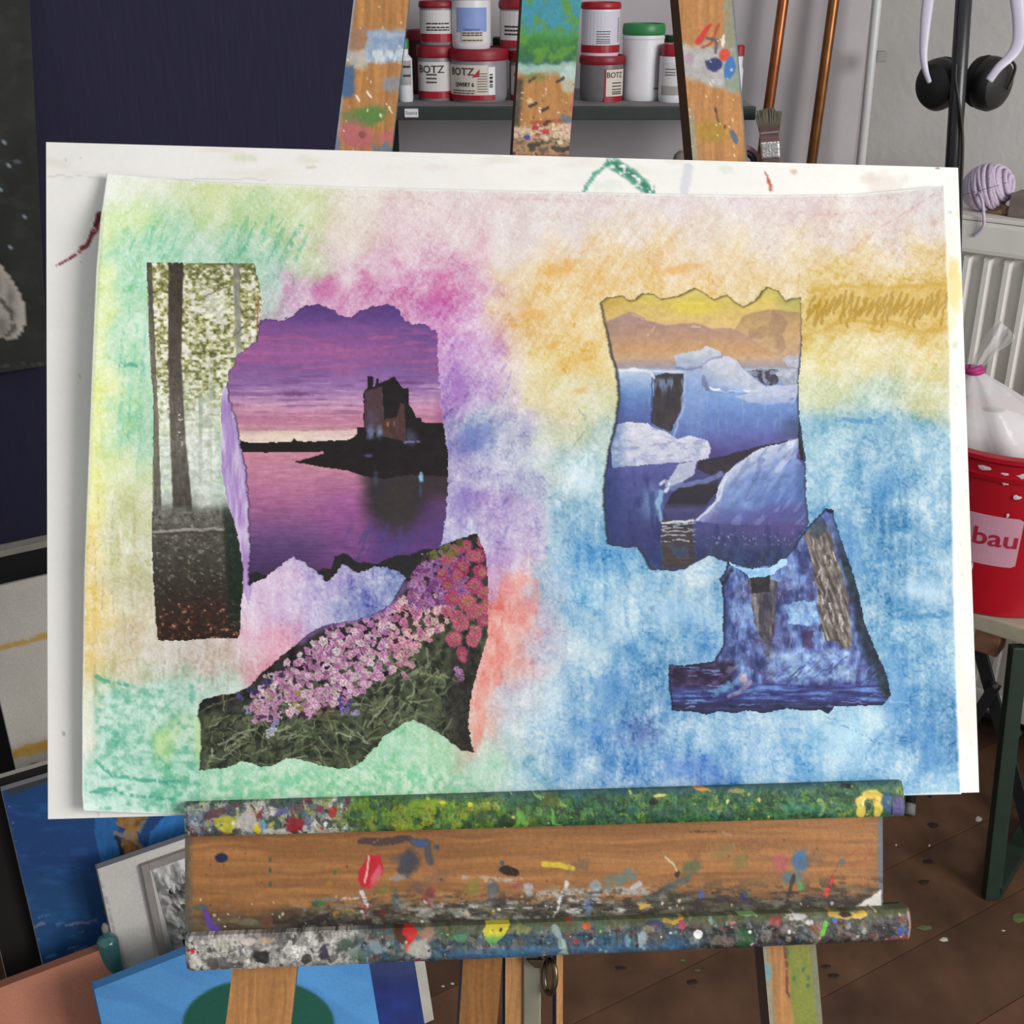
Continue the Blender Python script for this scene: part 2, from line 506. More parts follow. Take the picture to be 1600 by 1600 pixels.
# jar with brand lettering, lower left stack
t, c, r, zb, zt = make_jar('grey glaze jar lettered BOTZ, left of the wide jar, bottom of its stack', 683, 60, YC, ZS, 72, 92, m_greyjar, m_dkred)
from_bm('label_band', arc_patch(c, r + EPS, -1.15, .95, zpy(143, YC, r), zpy(97, YC, r)), m_paper, t)
from_bm('red_band', arc_patch(c, r + EPS, -1.35, 1.2, zpy(154, YC, r), zpy(143, YC, r)), m_red, t)
arc_text('lettering', 'BOTZ', .017, c, r + 2 * EPS, -.28, zpy(109, YC, r), m_ink, t, 0.0002, 1.1)
arc_lines('small_print', c, r + 2 * EPS, -.5, .05, [zpy(y, YC, r) for y in (118, 124, 130)], .0026, m_ink, t, 1)
ztopB = zt
# jar on top of it
t, c, r, zb, zt = make_jar('white labelled jar stacked on the left BOTZ jar', 684, 56, YC, ztopB + .0005, 2, 14, m_greyjar, m_dkred)
from_bm('label_band', arc_patch(c, r + EPS, -1.2, 1.2, zpy(53, YC, r), zpy(16, YC, r)), m_paper, t)
from_bm('red_band', arc_patch(c, r + EPS, -1.35, 1.35, zpy(66, YC, r), zpy(53, YC, r)), m_red, t)
arc_lines('small_print', c, r + 2 * EPS, -.6, .7, [zpy(y, YC, r) for y in (38, 44, 48)], .0022, m_ink, t, 2)
# wide jar
YW = 2.215
t, c, r, zb, zt = make_jar('wide grey glaze jar lettered BOTZ with red sail triangle on its label', 748, 89, YW, ZS, 77, 97, m_greyjar, m_dkred, 1.07)
from_bm('label_band', arc_patch(c, r + EPS, -1.35, .35, zpy(149, YW, r), zpy(102, YW, r)), m_cream, t)
from_bm('red_band', arc_patch(c, r + EPS, -1.3, .62, zpy(157, YW, r), zpy(149, YW, r)), m_red, t)
from_bm('barcode_label', arc_patch(c, r + EPS, .36, .62, zpy(149, YW, r), zpy(105, YW, r)), m_white, t)
arc_text('lettering', 'BOTZ', .0165, c, r + 2 * EPS, -.62, zpy(113, YW, r), m_ink, t, 0.0002, 1.15)
s0 = r * -.16
from_bm('sail_triangle', arc_poly(c, r + 2 * EPS, [(s0 - .003, zpy(122, YW, r)), (s0 + .010, zpy(120, YW, r)), (s0 + .011, zpy(108, YW, r))]), m_redink, t)
arc_text('writing', 'QWERT 6', .0085, c, r + 2 * EPS, -.5, zpy(133, YW, r), m_ink, t, 0.0003, 1.0)
arc_lines('small_print', c, r + 2 * EPS, -.02, .32, [zpy(y, YW, r) for y in (116, 120, 124, 128, 132, 136, 140, 144)], .0012, m_ink, t, 3)
arc_lines('bottom_line', c, r + 2 * EPS, -1.0, -.1, [zpy(143, YW, r), zpy(147, YW, r)], .0016, m_ink, t, 4)
arc_lines('barcode', c, r + 2 * EPS, .40, .52, [zpy(y, YW, r) for y in (118, 122, 124, 128, 130, 134, 137)], .0022, m_ink, t, 5)
ztopC = zt
# white tub on the wide jar
t, c, r, zb, zt = make_jar('white tub with blue label standing on the wide jar', 736, 62, YW, ztopC - .0015, -14, 2, m_white, m_white, 1.03, 'tub', 'white_tub')
from_bm('label_band', arc_patch(c, r + EPS, -.75, .9, zpy(50, YW, r), zpy(12, YW, r)), m_blueink, t)
from_bm('price_sticker', arc_patch(c, r + 2 * EPS, -.45, .65, zpy(66, YW, r), zpy(49, YW, r)), m_cream, t)
arc_lines('small_print', c, r + 3 * EPS, -.4, .6, [zpy(64, YW, r), zpy(56, YW, r), zpy(52.5, YW, r)], .0018, m_ink, t, 6)
arc_text('writing', 'Unterton', .0078, c, r + 2 * EPS, .05, zpy(46, YW, r), mat('royal_blue_print', '#4460b4', .6), t)
# jar half behind the mast, and the one above it
t, c, r, zb, zt = make_jar('grey glaze jar with red triangle half hidden behind the central mast', 838, 84, YC, ZS, 80, 99, m_greyjar, m_dkred)
from_bm('label_band', arc_patch(c, r + EPS, -1.2, .9, zpy(150, YC, r), zpy(104, YC, r)), m_cream, t)
from_bm('red_band', arc_patch(c, r + EPS, -1.25, .9, zpy(157, YC, r), zpy(150, YC, r)), m_red, t)
s0 = r * -1.0
from_bm('sail_triangle', arc_poly(c, r + 2 * EPS, [(s0, zpy(120, YC, r)), (s0 + .006, zpy(119, YC, r)), (s0 + .007, zpy(108, YC, r))]), m_redink, t)
arc_lines('small_print', c, r + 2 * EPS, -.8, -.2, [zpy(y, YC, r) for y in (116, 121, 126, 131, 136, 141)], .0012, m_ink, t, 7)
ztopD = zt
t, c, r, zb, zt = make_jar('white labelled jar with red foot band beside the central mast', 818, 74, YC + .01, ztopD - .0015, 0, 16, m_greyjar, m_dkred)
from_bm('label_band', arc_patch(c, r + EPS, -1.3, 1.3, zpy(64, YC, r), zpy(18, YC, r)), m_paper, t)
from_bm('red_band', arc_patch(c, r + EPS, -1.35, 1.35, zpy(76, YC, r), zpy(64, YC, r)), m_red, t)
arc_lines('small_print', c, r + 2 * EPS, -.9, -.2, [zpy(y, YC, r) for y in (44, 50, 56)], .003, m_ink, t, 8)
# small bottles and the jar at the back
def bottle(label, xc, w, yc, sh_py, neck_py, cap_py, body, capm, capw=.55, neckw=.45, name='squeeze_bottle', cat='bottle'):
    c, r = jar_geo(xc, w, yc, ZS)
    z1 = zpy(sh_py, yc, r) - ZS; z2 = zpy(neck_py, yc, r) - ZS; z3 = zpy(cap_py, yc, r) - ZS
    t = thing(name, label, cat, tuple(c))
    lathe('body', c, [(0, 0), (r * .92, 0), (r, .004), (r, z1), (r * neckw, z1 + .006), (r * neckw, z2), (0, z2)], body, t)
    lathe('cap', c, [(r * capw, z2 + .0004), (r * capw, z3 - .002), (r * capw * .8, z3), (0, z3)], capm, t)
    return t, c, r
t, c, r = bottle('small white bottle with green cap left of the stacked jars', 634, 22, 2.19, 92, 77, 61, m_white, m_green, .6, .5)
from_bm('label_band', arc_patch(c, r + EPS, -.9, .95, zpy(133, 2.19, r), zpy(95, 2.19, r)), mat('grey_label', '#a8a4a6', .6), t)
arc_lines('small_print', c, r + 2 * EPS, -.2, .8, [zpy(y, 2.19, r) for y in (106, 120)], .0035, m_ink, t, 9)
m_maroon = mat('maroon_jar', '#4a1218', 0.45, var=.1)
c_, r_ = jar_geo(664, 56, 2.335, ZS)
make_jar('maroon jar in the shade behind the left BOTZ jar', 664, 56, 2.335, ZS, 48, 66, m_maroon, m_dkred, name='glaze_jar')
bottle('slim bottle with dark green cap behind the wide jar', 779, 20, 2.335, 95, 79, 58, m_greyjar, m_dkgreen, .9, .6)
# right of the mast
YF = 2.215
t, c, r, zb, zt = make_jar('dark grey glaze jar with red bordered label right of the central mast', 940, 68, YF, ZS, 88, 103, m_dkgrey, m_dkred, 1.04)
from_bm('red_label', arc_patch(c, r + EPS, .05, 1.15, zpy(161, YF, r), zpy(108, YF, r)), m_red, t)
from_bm('label_band', arc_patch(c, r + 2 * EPS, .13, 1.15, zpy(151, YF, r), zpy(109, YF, r)), m_cream, t)
arc_text('lettering', 'BOTZ', .0125, c, r + 3 * EPS, .56, zpy(118, YF, r), m_ink, t, 0.0001, 1.0)
arc_lines('small_print', c, r + 3 * EPS, .42, .95, [zpy(y, YF, r) for y in (131, 136, 141, 145, 148)], .0018, m_ink, t, 10)
ztopF = zt
t, c, r, zb, zt = make_jar('white glaze jar with red foot band stacked right of the mast', 938, 60, YF, ztopF - .0015, 4, 16, m_white, m_red)
from_bm('label_band', arc_patch(c, r + EPS, -1.3, 1.3, zpy(71, YF, r), zpy(18, YF, r)), mat('pale_lilac_label', '#d4d0dc', .6, var=.02), t)
from_bm('red_band', arc_patch(c, r + EPS, -1.4, 1.4, zpy(83, YF, r), zpy(71, YF, r)), m_red, t)
arc_lines('small_print', c, r + 2 * EPS, -.25, .45, [zpy(y, YF, r) for y in (50, 54, 58, 62, 65, 68)], .0012, m_ink, t, 11)
arc_lines('side_print', c, r + 2 * EPS, .95, 1.1, [zpy(y, YF, r) for y in range(30, 68, 3)], .0012, m_ink, t, 12)
t, c, r, zb, zt = make_jar('tall white container with green screw lid', 1003, 64, 2.225, ZS, 38, 57, m_white, m_green, 1.03, 'container', 'tall_container')
lathe('rim', (c[0], c[1], zb - .006), [(r * 1.0, 0), (r * 1.02, .001), (r * 1.02, .004), (r, .0055)], m_white, t)
from_bm('side_label', arc_patch(c, r + EPS, .55, 1.25, zpy(138, 2.225, r), zpy(82, 2.225, r)), mat('pale_grey_label', '#bdb8bc', .6, var=.02), t)
from_bm('green_stripe', arc_patch(c, r + 2 * EPS, .50, 1.15, zpy(140, 2.225, r), zpy(137.5, 2.225, r)), m_green, t)
t, c, r, zb, zt = make_jar('white tub with red lid and pink triangle beside the right easel leg', 1052, 46, 2.19, ZS, 70, 90, m_white, m_red, .92, 'tub', 'white_tub')
from_bm('label_band', arc_patch(c, r + EPS, -1.0, 1.2, zpy(134, 2.19, r), zpy(98, 2.19, r)), m_paper, t)
from_bm('pink_triangle', arc_poly(c, r + 2 * EPS, [(-.001, zpy(103, 2.19, r)), (.012, zpy(103, 2.19, r)), (.012, zpy(128, 2.19, r))]), mat('pink_print', '#c88890', .6), t)
from_bm('grey_panel', arc_patch(c, r + EPS, -1.0, 1.0, zpy(149, 2.19, r), zpy(135, 2.19, r)), mat('warm_grey_label', '#a09c98', .6), t)
arc_lines('small_print', c, r + 2 * EPS, -.7, .0, [zpy(y, 2.19, r) for y in (109, 114, 118)], .0014, m_ink, t, 13)
c, r = jar_geo(1046, 30, 2.34, ZS)
make_jar('pale jar with dark green lid at the back of the shelf', 1050, 34, 2.34, ZS, 56, 68, m_white, m_dkgreen, 1.0)
bottle('small white glue bottle with red cap near the shelf end', 1150, 20, 2.22, 110, 88, 71, m_white, m_red, 1.0, .8)

# ------------------------------------------------------------------ pipes
m_copper = mat('copper_pipe', '#a8643c', 0.32, 0.85, var=0.2, scale=25)
m_copper2 = mat('aged_copper_pipe', '#8c5c34', 0.36, 0.8, var=0.25, scale=25)
def wall_pipe(label, p0, p1, w, m, y):
    a = on_y(p0[0], p0[1], y); b = on_y(p1[0], p1[1], y)
    d = (b - a) / (b[2] - a[2])
    lo = a + d * (0.012 - a[2]); hi = a + d * (2.3 - a[2])
    r = w / 2 / F * depth_of(a)
    t = thing('heating_pipe', label, 'pipe', tuple(lo), 'copper heating pipes on the wall')
    tube('run', [lo, a, b, hi][::1] if False else [lo, hi], r, m, t, 16)
    for z in (0.35, 1.75):
        q = a + d * (z - a[2])
        bm = bmesh.new(); lathe_bm(bm, (q[0], q[1], q[2] - .008), [(r, 0), (r * 1.3, 0), (r * 1.3, .016), (r, .016)], 16)
        box_bm(bm, (q[0], (q[1] + WALL_Y) / 2 + r * .6, q[2]), (.005, abs(WALL_Y - q[1]) / 2 - r * .6, .005))
        from_bm('pipe_clip', bm, m_wall, t)
    return t
wall_pipe('reddish copper heating pipe nearest the paint brush', (1218, 44), (1201, 168), 17, m_copper, 2.36)
wall_pipe('brownish copper heating pipe between the brush and the white conduit', (1297, 44), (1268, 254), 17, m_copper2, 2.36)
m_cond = mat('white_conduit', '#cfcfcf', 0.35, var=0.04)
a = on_y(1366, 44, 2.33); b = on_y(1345, 254, 2.33); d = (b - a) / (b[2] - a[2])
lo = a + d * (0.012 - a[2]); hi = a + d * (2.3 - a[2])
t = thing('electrical_conduit', 'thin white conduit running up the wall corner', 'conduit', tuple(lo))
tube('run', [lo, hi], 0.0085, m_cond, t, 14)
q = on_y(1373, 89, 2.34)
box('clip', (q[0] + .006, q[1] + .012, q[2]), (0.010, 0.012, 0.009), mat('grey_clip', '#8f8d8c', .6), t)

# ------------------------------------------------------------------ navy board, black cabinet, charcoal picture (left wall)
def lplane(p):
    return np.asarray(p, float)
NB = on_y(586, 140, 2.20)               # right edge of the navy board
NB0 = np.array([NB[0], NB[1], 0])
q = on_plane(40, 843, NB0, LN)          # bottom edge of the navy board
zb_n = float(q[2])
m_navy = mat('navy_stained_board', '#1d1a36', 0.85, var=0.16, scale=14, bump=0.25, bscale=40, stretch=(22, 22, 1))
m_black = mat('black_board', '#1b1d1d', 0.7, var=0.2, scale=20)
m_edge = mat('pale_edge_strip', '#aaa59c', 0.6)
Lr = np.stack([LA, -LN, ZU], 1)
cab = thing('low_cabinet', 'low black cabinet under the navy board', 'cabinet', tuple(NB0 - LA * .6))
w_n = 1.15
cc = NB0 - LA * (w_n / 2) - LN * 0.012
box('body', (cc[0], cc[1], (zb_n - .012) / 2), (w_n / 2, 0.030, (zb_n - .012) / 2), m_black, cab, Lr)
cc2 = NB0 - LA * (w_n / 2) - LN * 0.008
box('top_strip', (cc2[0], cc2[1], zb_n - .006), (w_n / 2, 0.032, 0.0055), m_edge, cab, Lr, 0.001)
cc3 = NB0 - LA * (w_n / 2) - LN * 0.014
nb = box('navy_board', (cc3[0], cc3[1], (zb_n + 2.3) / 2 + .0008), (w_n / 2, 0.014, (2.3 - zb_n) / 2), m_navy, None, Lr)
tag(nb, 'tall navy blue board standing behind the left of the easel', 'board')
# charcoal drawing hung in front of it
def charcoal(px, py, u, v):
    c = np.tile(hx('#2b2c29'), px.shape + (1,))
    n = fbm(px / 40, py / 60, 4, 5)
    c = c * (0.75 + .5 * n)[..., None]
    c = mix(c, hx('#3c3d38'), .5 * sst(.5, .75, fbm(px / 25, py / 18, 3, 8)))
    for k, (x, y) in enumerate(((7, 221), (15, 260), (38, 337), (26, 252), (2, 298), (16, 385))):
        blob(c, px, py, x, y, 3.5, 2.5, hx('#9fb0c4'), .9, .4, .2, .5, k)
    body = [(-60, 360), (-10, 400), (5, 418), (20, 440), (34, 462), (42, 490), (38, 512), (26, 528), (8, 530), (-10, 524), (-60, 500)]
    m = inside(px, py, body)
    sh_ = 1 - sst(0, 16, seg_dist(px, py, body[2:10])[0])
    g = mix(np.tile(hx('#4a4843'), px.shape + (1,)), hx('#b4ada2'), np.clip(.25 + .75 * sst(0.2, .8, fbm(px / 16, py / 30, 3, 2)), 0, 1))
    g = mix(g, hx('#cfc8bc'), sh_ * .55)
    c = np.where(m[..., None], g, c)
    stroke(c, px, py, [(2, 470), (18, 490), (22, 515), (10, 524)], 4, hx('#3c3a36'), .7)
    stroke(c, px, py, [(-40, 573), (80, 569)], 2.5, hx('#57524a'), .8, .4)
    return c
vm_canvas = vmat('painted_canvas', 0.8, 0.08, 420, .25, 900)
PCH = NB0 + LN * 0.034
n_ch = LN
tl = on_plane(-170, 40, PCH, n_ch); q1 = on_plane(75, 571, PCH, n_ch); q0 = on_plane(44, -40, PCH, n_ch)
bot = float(q1[2]); top = 1.95
def pt(s, z, P0): return np.array([P0[0] + LA[0] * s, P0[1] + LA[1] * s, z])
s_r = float((q1 - PCH) @ LA)
BRp = pt(s_r, bot, PCH)
s_rt = float((q0 - PCH) @ LA)
kk = (s_rt - s_r) / (float(q0[2]) - bot)
TRp = pt(s_r + kk * (top - bot), top, PCH)
ch = slab('charcoal_drawing', TRp - LA * .5, TRp, BRp, BRp - LA * .5, LN, 0.018, np.linspace(0, 1, 110), np.linspace(0, 1, 240), charcoal, vm_canvas, None, '#1d1d1b')
tag(ch, 'dark charcoal picture with a pale rounded figure, hung on the navy board', 'picture')

# ------------------------------------------------------------------ leaning canvases, lower left
def lean_axes(deg, psi=31.0):
    a, n, z = yaw_axes(math.radians(psi)); t = math.radians(deg)
    down = np.array([0, 0, -1.0]) * math.cos(t) + n * math.sin(t)      # bottom comes forward
    nn = n * math.cos(t) + np.array([0, 0, 1.0]) * math.sin(t)
    return a, down, nn
def canvas(name, label, cat, tl_px, z_tl, width, thick, fn, lean=12, nu=60, nv=80, side='#cfc8bc', psi=31.0, hmax=9, roll=0.0, part_of=None, TL=None):
    """a stretched canvas whose top left corner is seen at tl_px at height z_tl, standing on the floor"""
    a, dn, n = lean_axes(lean, psi)
    if roll:
        c_, s_ = math.cos(math.radians(roll)), math.sin(math.radians(roll))
        a, dn = a * c_ - dn * s_, dn * c_ + a * s_
    if TL is None: TL = on_z(tl_px[0], tl_px[1], z_tl)
    z_tl = float(TL[2])
    hgt = min(hmax, (z_tl - 0.003) / -dn[2])
    TR = TL + a * width
    me = slab(name, TL, TR, TR + dn * hgt, TL + dn * hgt, n, thick, np.linspace(0, 1, nu), np.linspace(0, 1, nv), fn, vm_canvas, part_of, side)
    if part_of is None: tag(me, label, cat)
    return me, TL, a, dn, n, hgt
def plain(h, amt=.08, sc=40, seed=1):
    def f(px, py, u, v):
        return np.tile(hx(h), px.shape + (1,)) * (1 - amt + 2 * amt * fbm(px / sc, py / sc, 4, seed))[..., None]
    return f
def offwhite(px, py, u, v):
    c = np.tile(hx('#cbc5ba'), px.shape + (1,)) * (.96 + .08 * fbm(px / 50, py / 70, 3, 4))[..., None]
    stroke(c, px, py, [(-60, 1025), (0, 1011), (80, 993)], 6, hx('#c9a04a'), .9, .25)
    stroke(c, px, py, [(-60, 1200), (0, 1187), (40, 1172), (90, 1160)], 9, hx('#cf9a3a'), .9, .2)
    stroke(c, px, py, [(30, 1180), (90, 1168)], 5, hx('#d8b060'), .8, .2)
    blob(c, px, py, 2, 1204, 20, 10, hx('#c8502c'), 1, .2, .1, -.2)
    stroke(c, px, py, [(38, 1203), (60, 1195), (90, 1189)], 5, hx('#b03038'), .95, .1)
    stroke(c, px, py, [(-30, 1224), (20, 1212), (45, 1203)], 3, hx('#7a9aa8'), .8, .2)
    stroke(c, px, py, [(-60, 930), (0, 921), (80, 909)], 5, hx('#cdc7bb'), .8, .2)
    return c
a0 = on_z(0, 918, 0.62)
canvas('striped_canvas', 'off-white canvas with thin ochre stripes leaning against the black cabinet', 'canvas', (-40, 924.5), 0.60, 0.46, 0.02, offwhite, 20, 130, 190, '#cfc9bd')
def bluefig(px, py, u, v):
    n = fbm(px / 70 + 3, py / 18, 4, 6)
    c = ramp(py + 30 * (n - .5), [(1200, '#1f4a80'), (1290, '#214a84'), (1340, '#22447c'), (1400, '#23507f'), (1450, '#235082'), (1500, '#1f5088'), (1600, '#1f4c80')])
    c = mix(c, hx('#2f6cae'), .5 * sst(.5, .8, fbm(px / 40, py / 12, 4, 9)))
    c = mix(c, hx('#46403a'), sst(1250, 1238, py + .33 * (px - 10) + 6 * (n - .5)) * (px > 12) * .9)
    # robe and figure
    rb = [(150, 1270), (185, 1280), (187, 1345), (160, 1355), (147, 1300)]
    c = np.where(inside(px, py, rb)[..., None], hx('#2a68a8') * (.8 + .4 * fbm(px / 8, py / 30, 3, 2))[..., None], c)
    rb2 = [(235, 1300), (262, 1270), (300, 1260), (300, 1330), (228, 1345)]
    c = np.where(inside(px, py, rb2)[..., None], hx('#2f74b8') * (.75 + .5 * fbm(px / 8 + py / 20, py / 40, 3, 3))[..., None], c)
    sk = [(182, 1260), (233, 1260), (226, 1290), (214, 1302), (222, 1330), (205, 1345), (188, 1322), (196, 1295), (183, 1290)]
    c = np.where(inside(px + 3 * (vnoise(px / 6, py / 6, 3) - .5), py, sk)[..., None], ramp(fbm(px / 9, py / 14, 3, 4), [(0.25, '#6c5030'), (.5, '#a87c44'), (.75, '#9c8468')]), c)
    stroke(c, px, py, [(180, 1302), (200, 1306), (222, 1325), (226, 1345)], 4, hx('#8c8478'), .9, .2)
    stroke(c, px, py, [(181, 1308), (190, 1328), (196, 1345)], 5, hx('#2a2620'), .9, .2)
    stroke(c, px, py, [(235, 1262), (218, 1300)], 3, hx('#7a98a0'), .7, .2)
    for k in range(16):
        x = 25 + 150 * _hash(np.array([k]), np.array([3]), 1)[0]; y = 1430 + 90 * _hash(np.array([k]), np.array([7]), 2)[0]
        stroke(c, px, py, [(x, y), (x + 14, y - 5)], 2.2, hx('#6f9cc4'), .6, .4, seed=k)
    stroke(c, px, py, [(48, 1450), (70, 1443)], 3, hx('#a89cb0'), .6, .3)
    stroke(c, px, py, [(105, 1447), (150, 1438)], 3, hx('#9c98b0'), .6, .35)
    blob(c, px, py, 29, 1370, 4, 9, hx('#b4c4dc'), .9)
    stroke(c, px, py, [(10, 1240), (46, 1600)], 5, hx('#38407c'), .6, .35)
    stroke(c, px, py, [(16, 1260), (44, 1560)], 3, hx('#90a4c8'), .8, .62)
    blob(c, px, py, 122, 1495, 8, 9, hx('#b8b0a8'), .8, .5, .6)
    return c
_, TLb, ab, dnb, nb_, hgb = canvas('blue_canvas', 'blue painted canvas with an ochre figure at its right side', 'canvas', (3, 1236), 0.42, 0.40, 0.020, bluefig, 17, 190, 230, '#a5a7ad')
canvas('black_canvas', 'black faced canvas with white edges between the striped and the blue canvas', 'canvas', None, 0, 0.40, 0.018, plain('#1a1614', .3), 17, 12, 12, '#d2ccc2', TL=TLb - nb_ * .024 - ab * .045 - dnb * .010)
# white box framed relief
def white_face(px, py, u, v):
    c = np.tile(hx('#dad6ce'), px.shape + (1,)) * (.97 + .06 * fbm(px / 30, py / 50, 3, 2))[..., None]
    stroke(c, px, py, [(150, 1358), (200, 1530)], 4, hx('#8a8688'), .5, .4)
    return c
wt = thing('framed_relief', 'white box frame holding a crumpled grey relief, leaning on the blue canvas', 'relief', tuple(on_z(200, 1560, 0.01)))
a_, dn_, n_ = lean_axes(15)
me, TL, a, dn, n, hg = canvas('panel', '', '', (152, 1358), 0.325, 0.235, 0.016, white_face, 15, 70, 80, '#98949a', part_of=wt)
def strip(name, s0, s1, t0, t1, o0, o1, m):
    c = TL + a * (s0 + s1) / 2 + dn * (t0 + t1) / 2 + n * (o0 + o1) / 2
    box(name, c, (abs(s1 - s0) / 2, abs(t1 - t0) / 2, abs(o1 - o0) / 2), m, wt, np.stack([a, dn, n], 1), 0.001)
m_frame = mat('grey_white_frame', '#98908a', 0.7, var=.1)
strip('frame_bar', .052, .062, .012, hg - .03, .0005, .010, m_frame)
strip('frame_bar', .062, .235, .012, .022, .0005, .010, m_frame)
# crumpled foil
us = np.linspace(0, 1, 120); vs_ = np.linspace(0, 1, 140)
def foilc(px, py, u, v):
    f = fbm(px / 11, py / 13, 4, 12)
    c = ramp(f, [(.28, '#5c5a58'), (.42, '#a09e99'), (.55, '#c8c6c2'), (.7, '#ecebe8')])
    blob(c, px, py, 243, 1401, 3, 3, hx('#c46a58'), 1)
    return c
def foilp(px, py, u, v):
    e = np.minimum(np.minimum(u, 1 - u), np.minimum(v, 1 - v))
    r1 = abs(fbm(px / 16, py / 18, 3, 12) - .5); r2 = abs(fbm(px / 7, py / 8, 2, 22) - .5)
    return sst(0, .08, e) * (0.004 + .06 * r1 + .03 * r2)
T0 = TL + a * .066 + dn * .026 + n * .001
slab('crumpled_relief', T0, T0 + a * .16, T0 + a * .16 + dn * (hg - .07), T0 + dn * (hg - .07) + a * .012, n, .0008, us, vs_, foilc, vmat('crumpled_paper', .5, .06, 300, .1, spec=.5), wt, '#8a8884', foilp)
# terracotta and sky blue canvases in front
canvas('terracotta_canvas', 'plain terracotta canvas in the lower left corner', 'canvas', (-60, 1566), 0.235, 0.176, 0.018, plain('#cf8a70', .06, 60), 14, 20, 20, '#a06650')
def discf(px, py, u, v):
    c = np.tile(hx('#5a9edb'), px.shape + (1,)) * (.95 + .1 * fbm(px / 60 + py / 90, py / 30, 3, 3))[..., None]
    c = mix(c, hx('#4a88c8'), .4 * sst(.45, .6, fbm(px / 90 - py / 50, py / 60, 2, 5)))
    c = mix(c, hx('#1f5c4c'), sst(1.03, .98, np.hypot((px - 404) / 118, (py - 1600) / 70)))
    return c
def dkblue(px, py, u, v):
    c = np.tile(hx('#28387c'), px.shape + (1,)) * (.75 + .5 * fbm(px / 30, py / 30, 4, 3))[..., None]
    c = mix(c, hx('#3c4668'), sst(1545, 1515, py) * .6)
    return c
as_, dns, ns_ = lean_axes(14)
TLs = on_z(147, 1546, 0.275)
def width_to(TL, px, py): return float((on_plane(px, py, TL, ns_) - TL) @ as_)
canvas('green_disc_canvas', 'sky blue canvas with a dark green disc, leaning low behind the easel', 'canvas', None, 0, width_to(TLs, 581, 1532), 0.018, discf, 14, 120, 90, '#4a8cc8', TL=TLs)
for nm, lb, back, up_, xr, fn, sd in (('dark_blue_canvas', 'dark ultramarine canvas beside the sky blue one, under the easel tray', .024, .03, 653, dkblue, '#3c4048'), ('white_canvas', 'white canvas edge showing right of the dark ultramarine canvas', .044, .05, 669, plain('#c4c0b6', .1), '#c4c0b6')):
    T0_ = TLs - ns_ * back - dns * up_
    wr = width_to(T0_, xr, 1535)
    canvas(nm, lb, 'canvas', None, 0, .24, .016, fn, 14, 60, 60, sd, TL=T0_ + as_ * (wr - .24))
# green bottle between the canvases
p0 = on_z(173, 1500, 0.209)
lathe_ax = None
bt = thing('teal_bottle', 'slim teal glass bottle between terracotta and white framed pieces', 'bottle', (p0[0], p0[1], 0))
m_teal = mat('teal_glass', '#3c6c6c', 0.18, var=.15, spec=.6)
zt_ = float(on_y(166, 1466, p0[1])[2])
r = .0135
lathe('body', (p0[0], p0[1], .0), [(0, .0005), (r * .95, .0005), (r, .006), (r, zt_ - .004), (r * .8, zt_), (r * .35, zt_ + .004), (r * .3, zt_ + .012), (0, zt_ + .012)], m_teal, bt, 20)
lathe('stopper', (p0[0], p0[1], zt_ + .0123), [(0, 0), (r * .3, 0), (r * .34, .006), (r * .2, .011), (0, .012)], mat('grey_cork', '#8c8880', .7), bt, 12)

# ------------------------------------------------------------------ radiator on the right wall
PR = CR + RN * 0.165                      # front plane of the radiator
q = on_plane(1552, 347, PR, RN); z_rt = float(q[2])
q2 = on_plane(1545, 1134, PR, RN); z_rb = max(float(q2[2]), .06)
m_rad = mat('radiator_enamel', '#efebe2', 0.4, var=.03, scale=20)
s0 = float((on_plane(1430, 350, PR, RN) - PR) @ RA); s1 = s0 + 1.0
Rr = np.stack([RA, RN, ZU], 1)
def rpt(s, o, z): return PR + RA * s + RN * o + np.array([0, 0, z])
rad = thing('radiator', 'white ribbed panel radiator behind the bucket', 'radiator', tuple(rpt((s0 + s1) / 2, -.05, z_rb)))
box('back_panel', rpt((s0 + s1) / 2, -.055, (z_rt + z_rb) / 2), ((s1 - s0) / 2, .045, (z_rt - z_rb) / 2 - .004), m_rad, rad, Rr, .006)
box('top_rail', rpt((s0 + s1) / 2, -.004, z_rt - .028), ((s1 - s0) / 2, .010, .028), m_rad, rad, Rr, .008)
box('top_cover', rpt((s0 + s1) / 2, -.05, z_rt + .0035), ((s1 - s0) / 2 + .004, .056, .0035), m_rad, rad, Rr, .0015)
box('bottom_rail', rpt((s0 + s1) / 2, -.004, z_rb + .022), ((s1 - s0) / 2, .010, .022), m_rad, rad, Rr, .008)
pitch = .0345
q = on_plane(1544, 400, PR, RN); ph = float((q - PR) @ RA)
fin_me = None
kmin = math.ceil((s0 + .01 - ph) / pitch); kmax = math.floor((s1 - .01 - ph) / pitch)
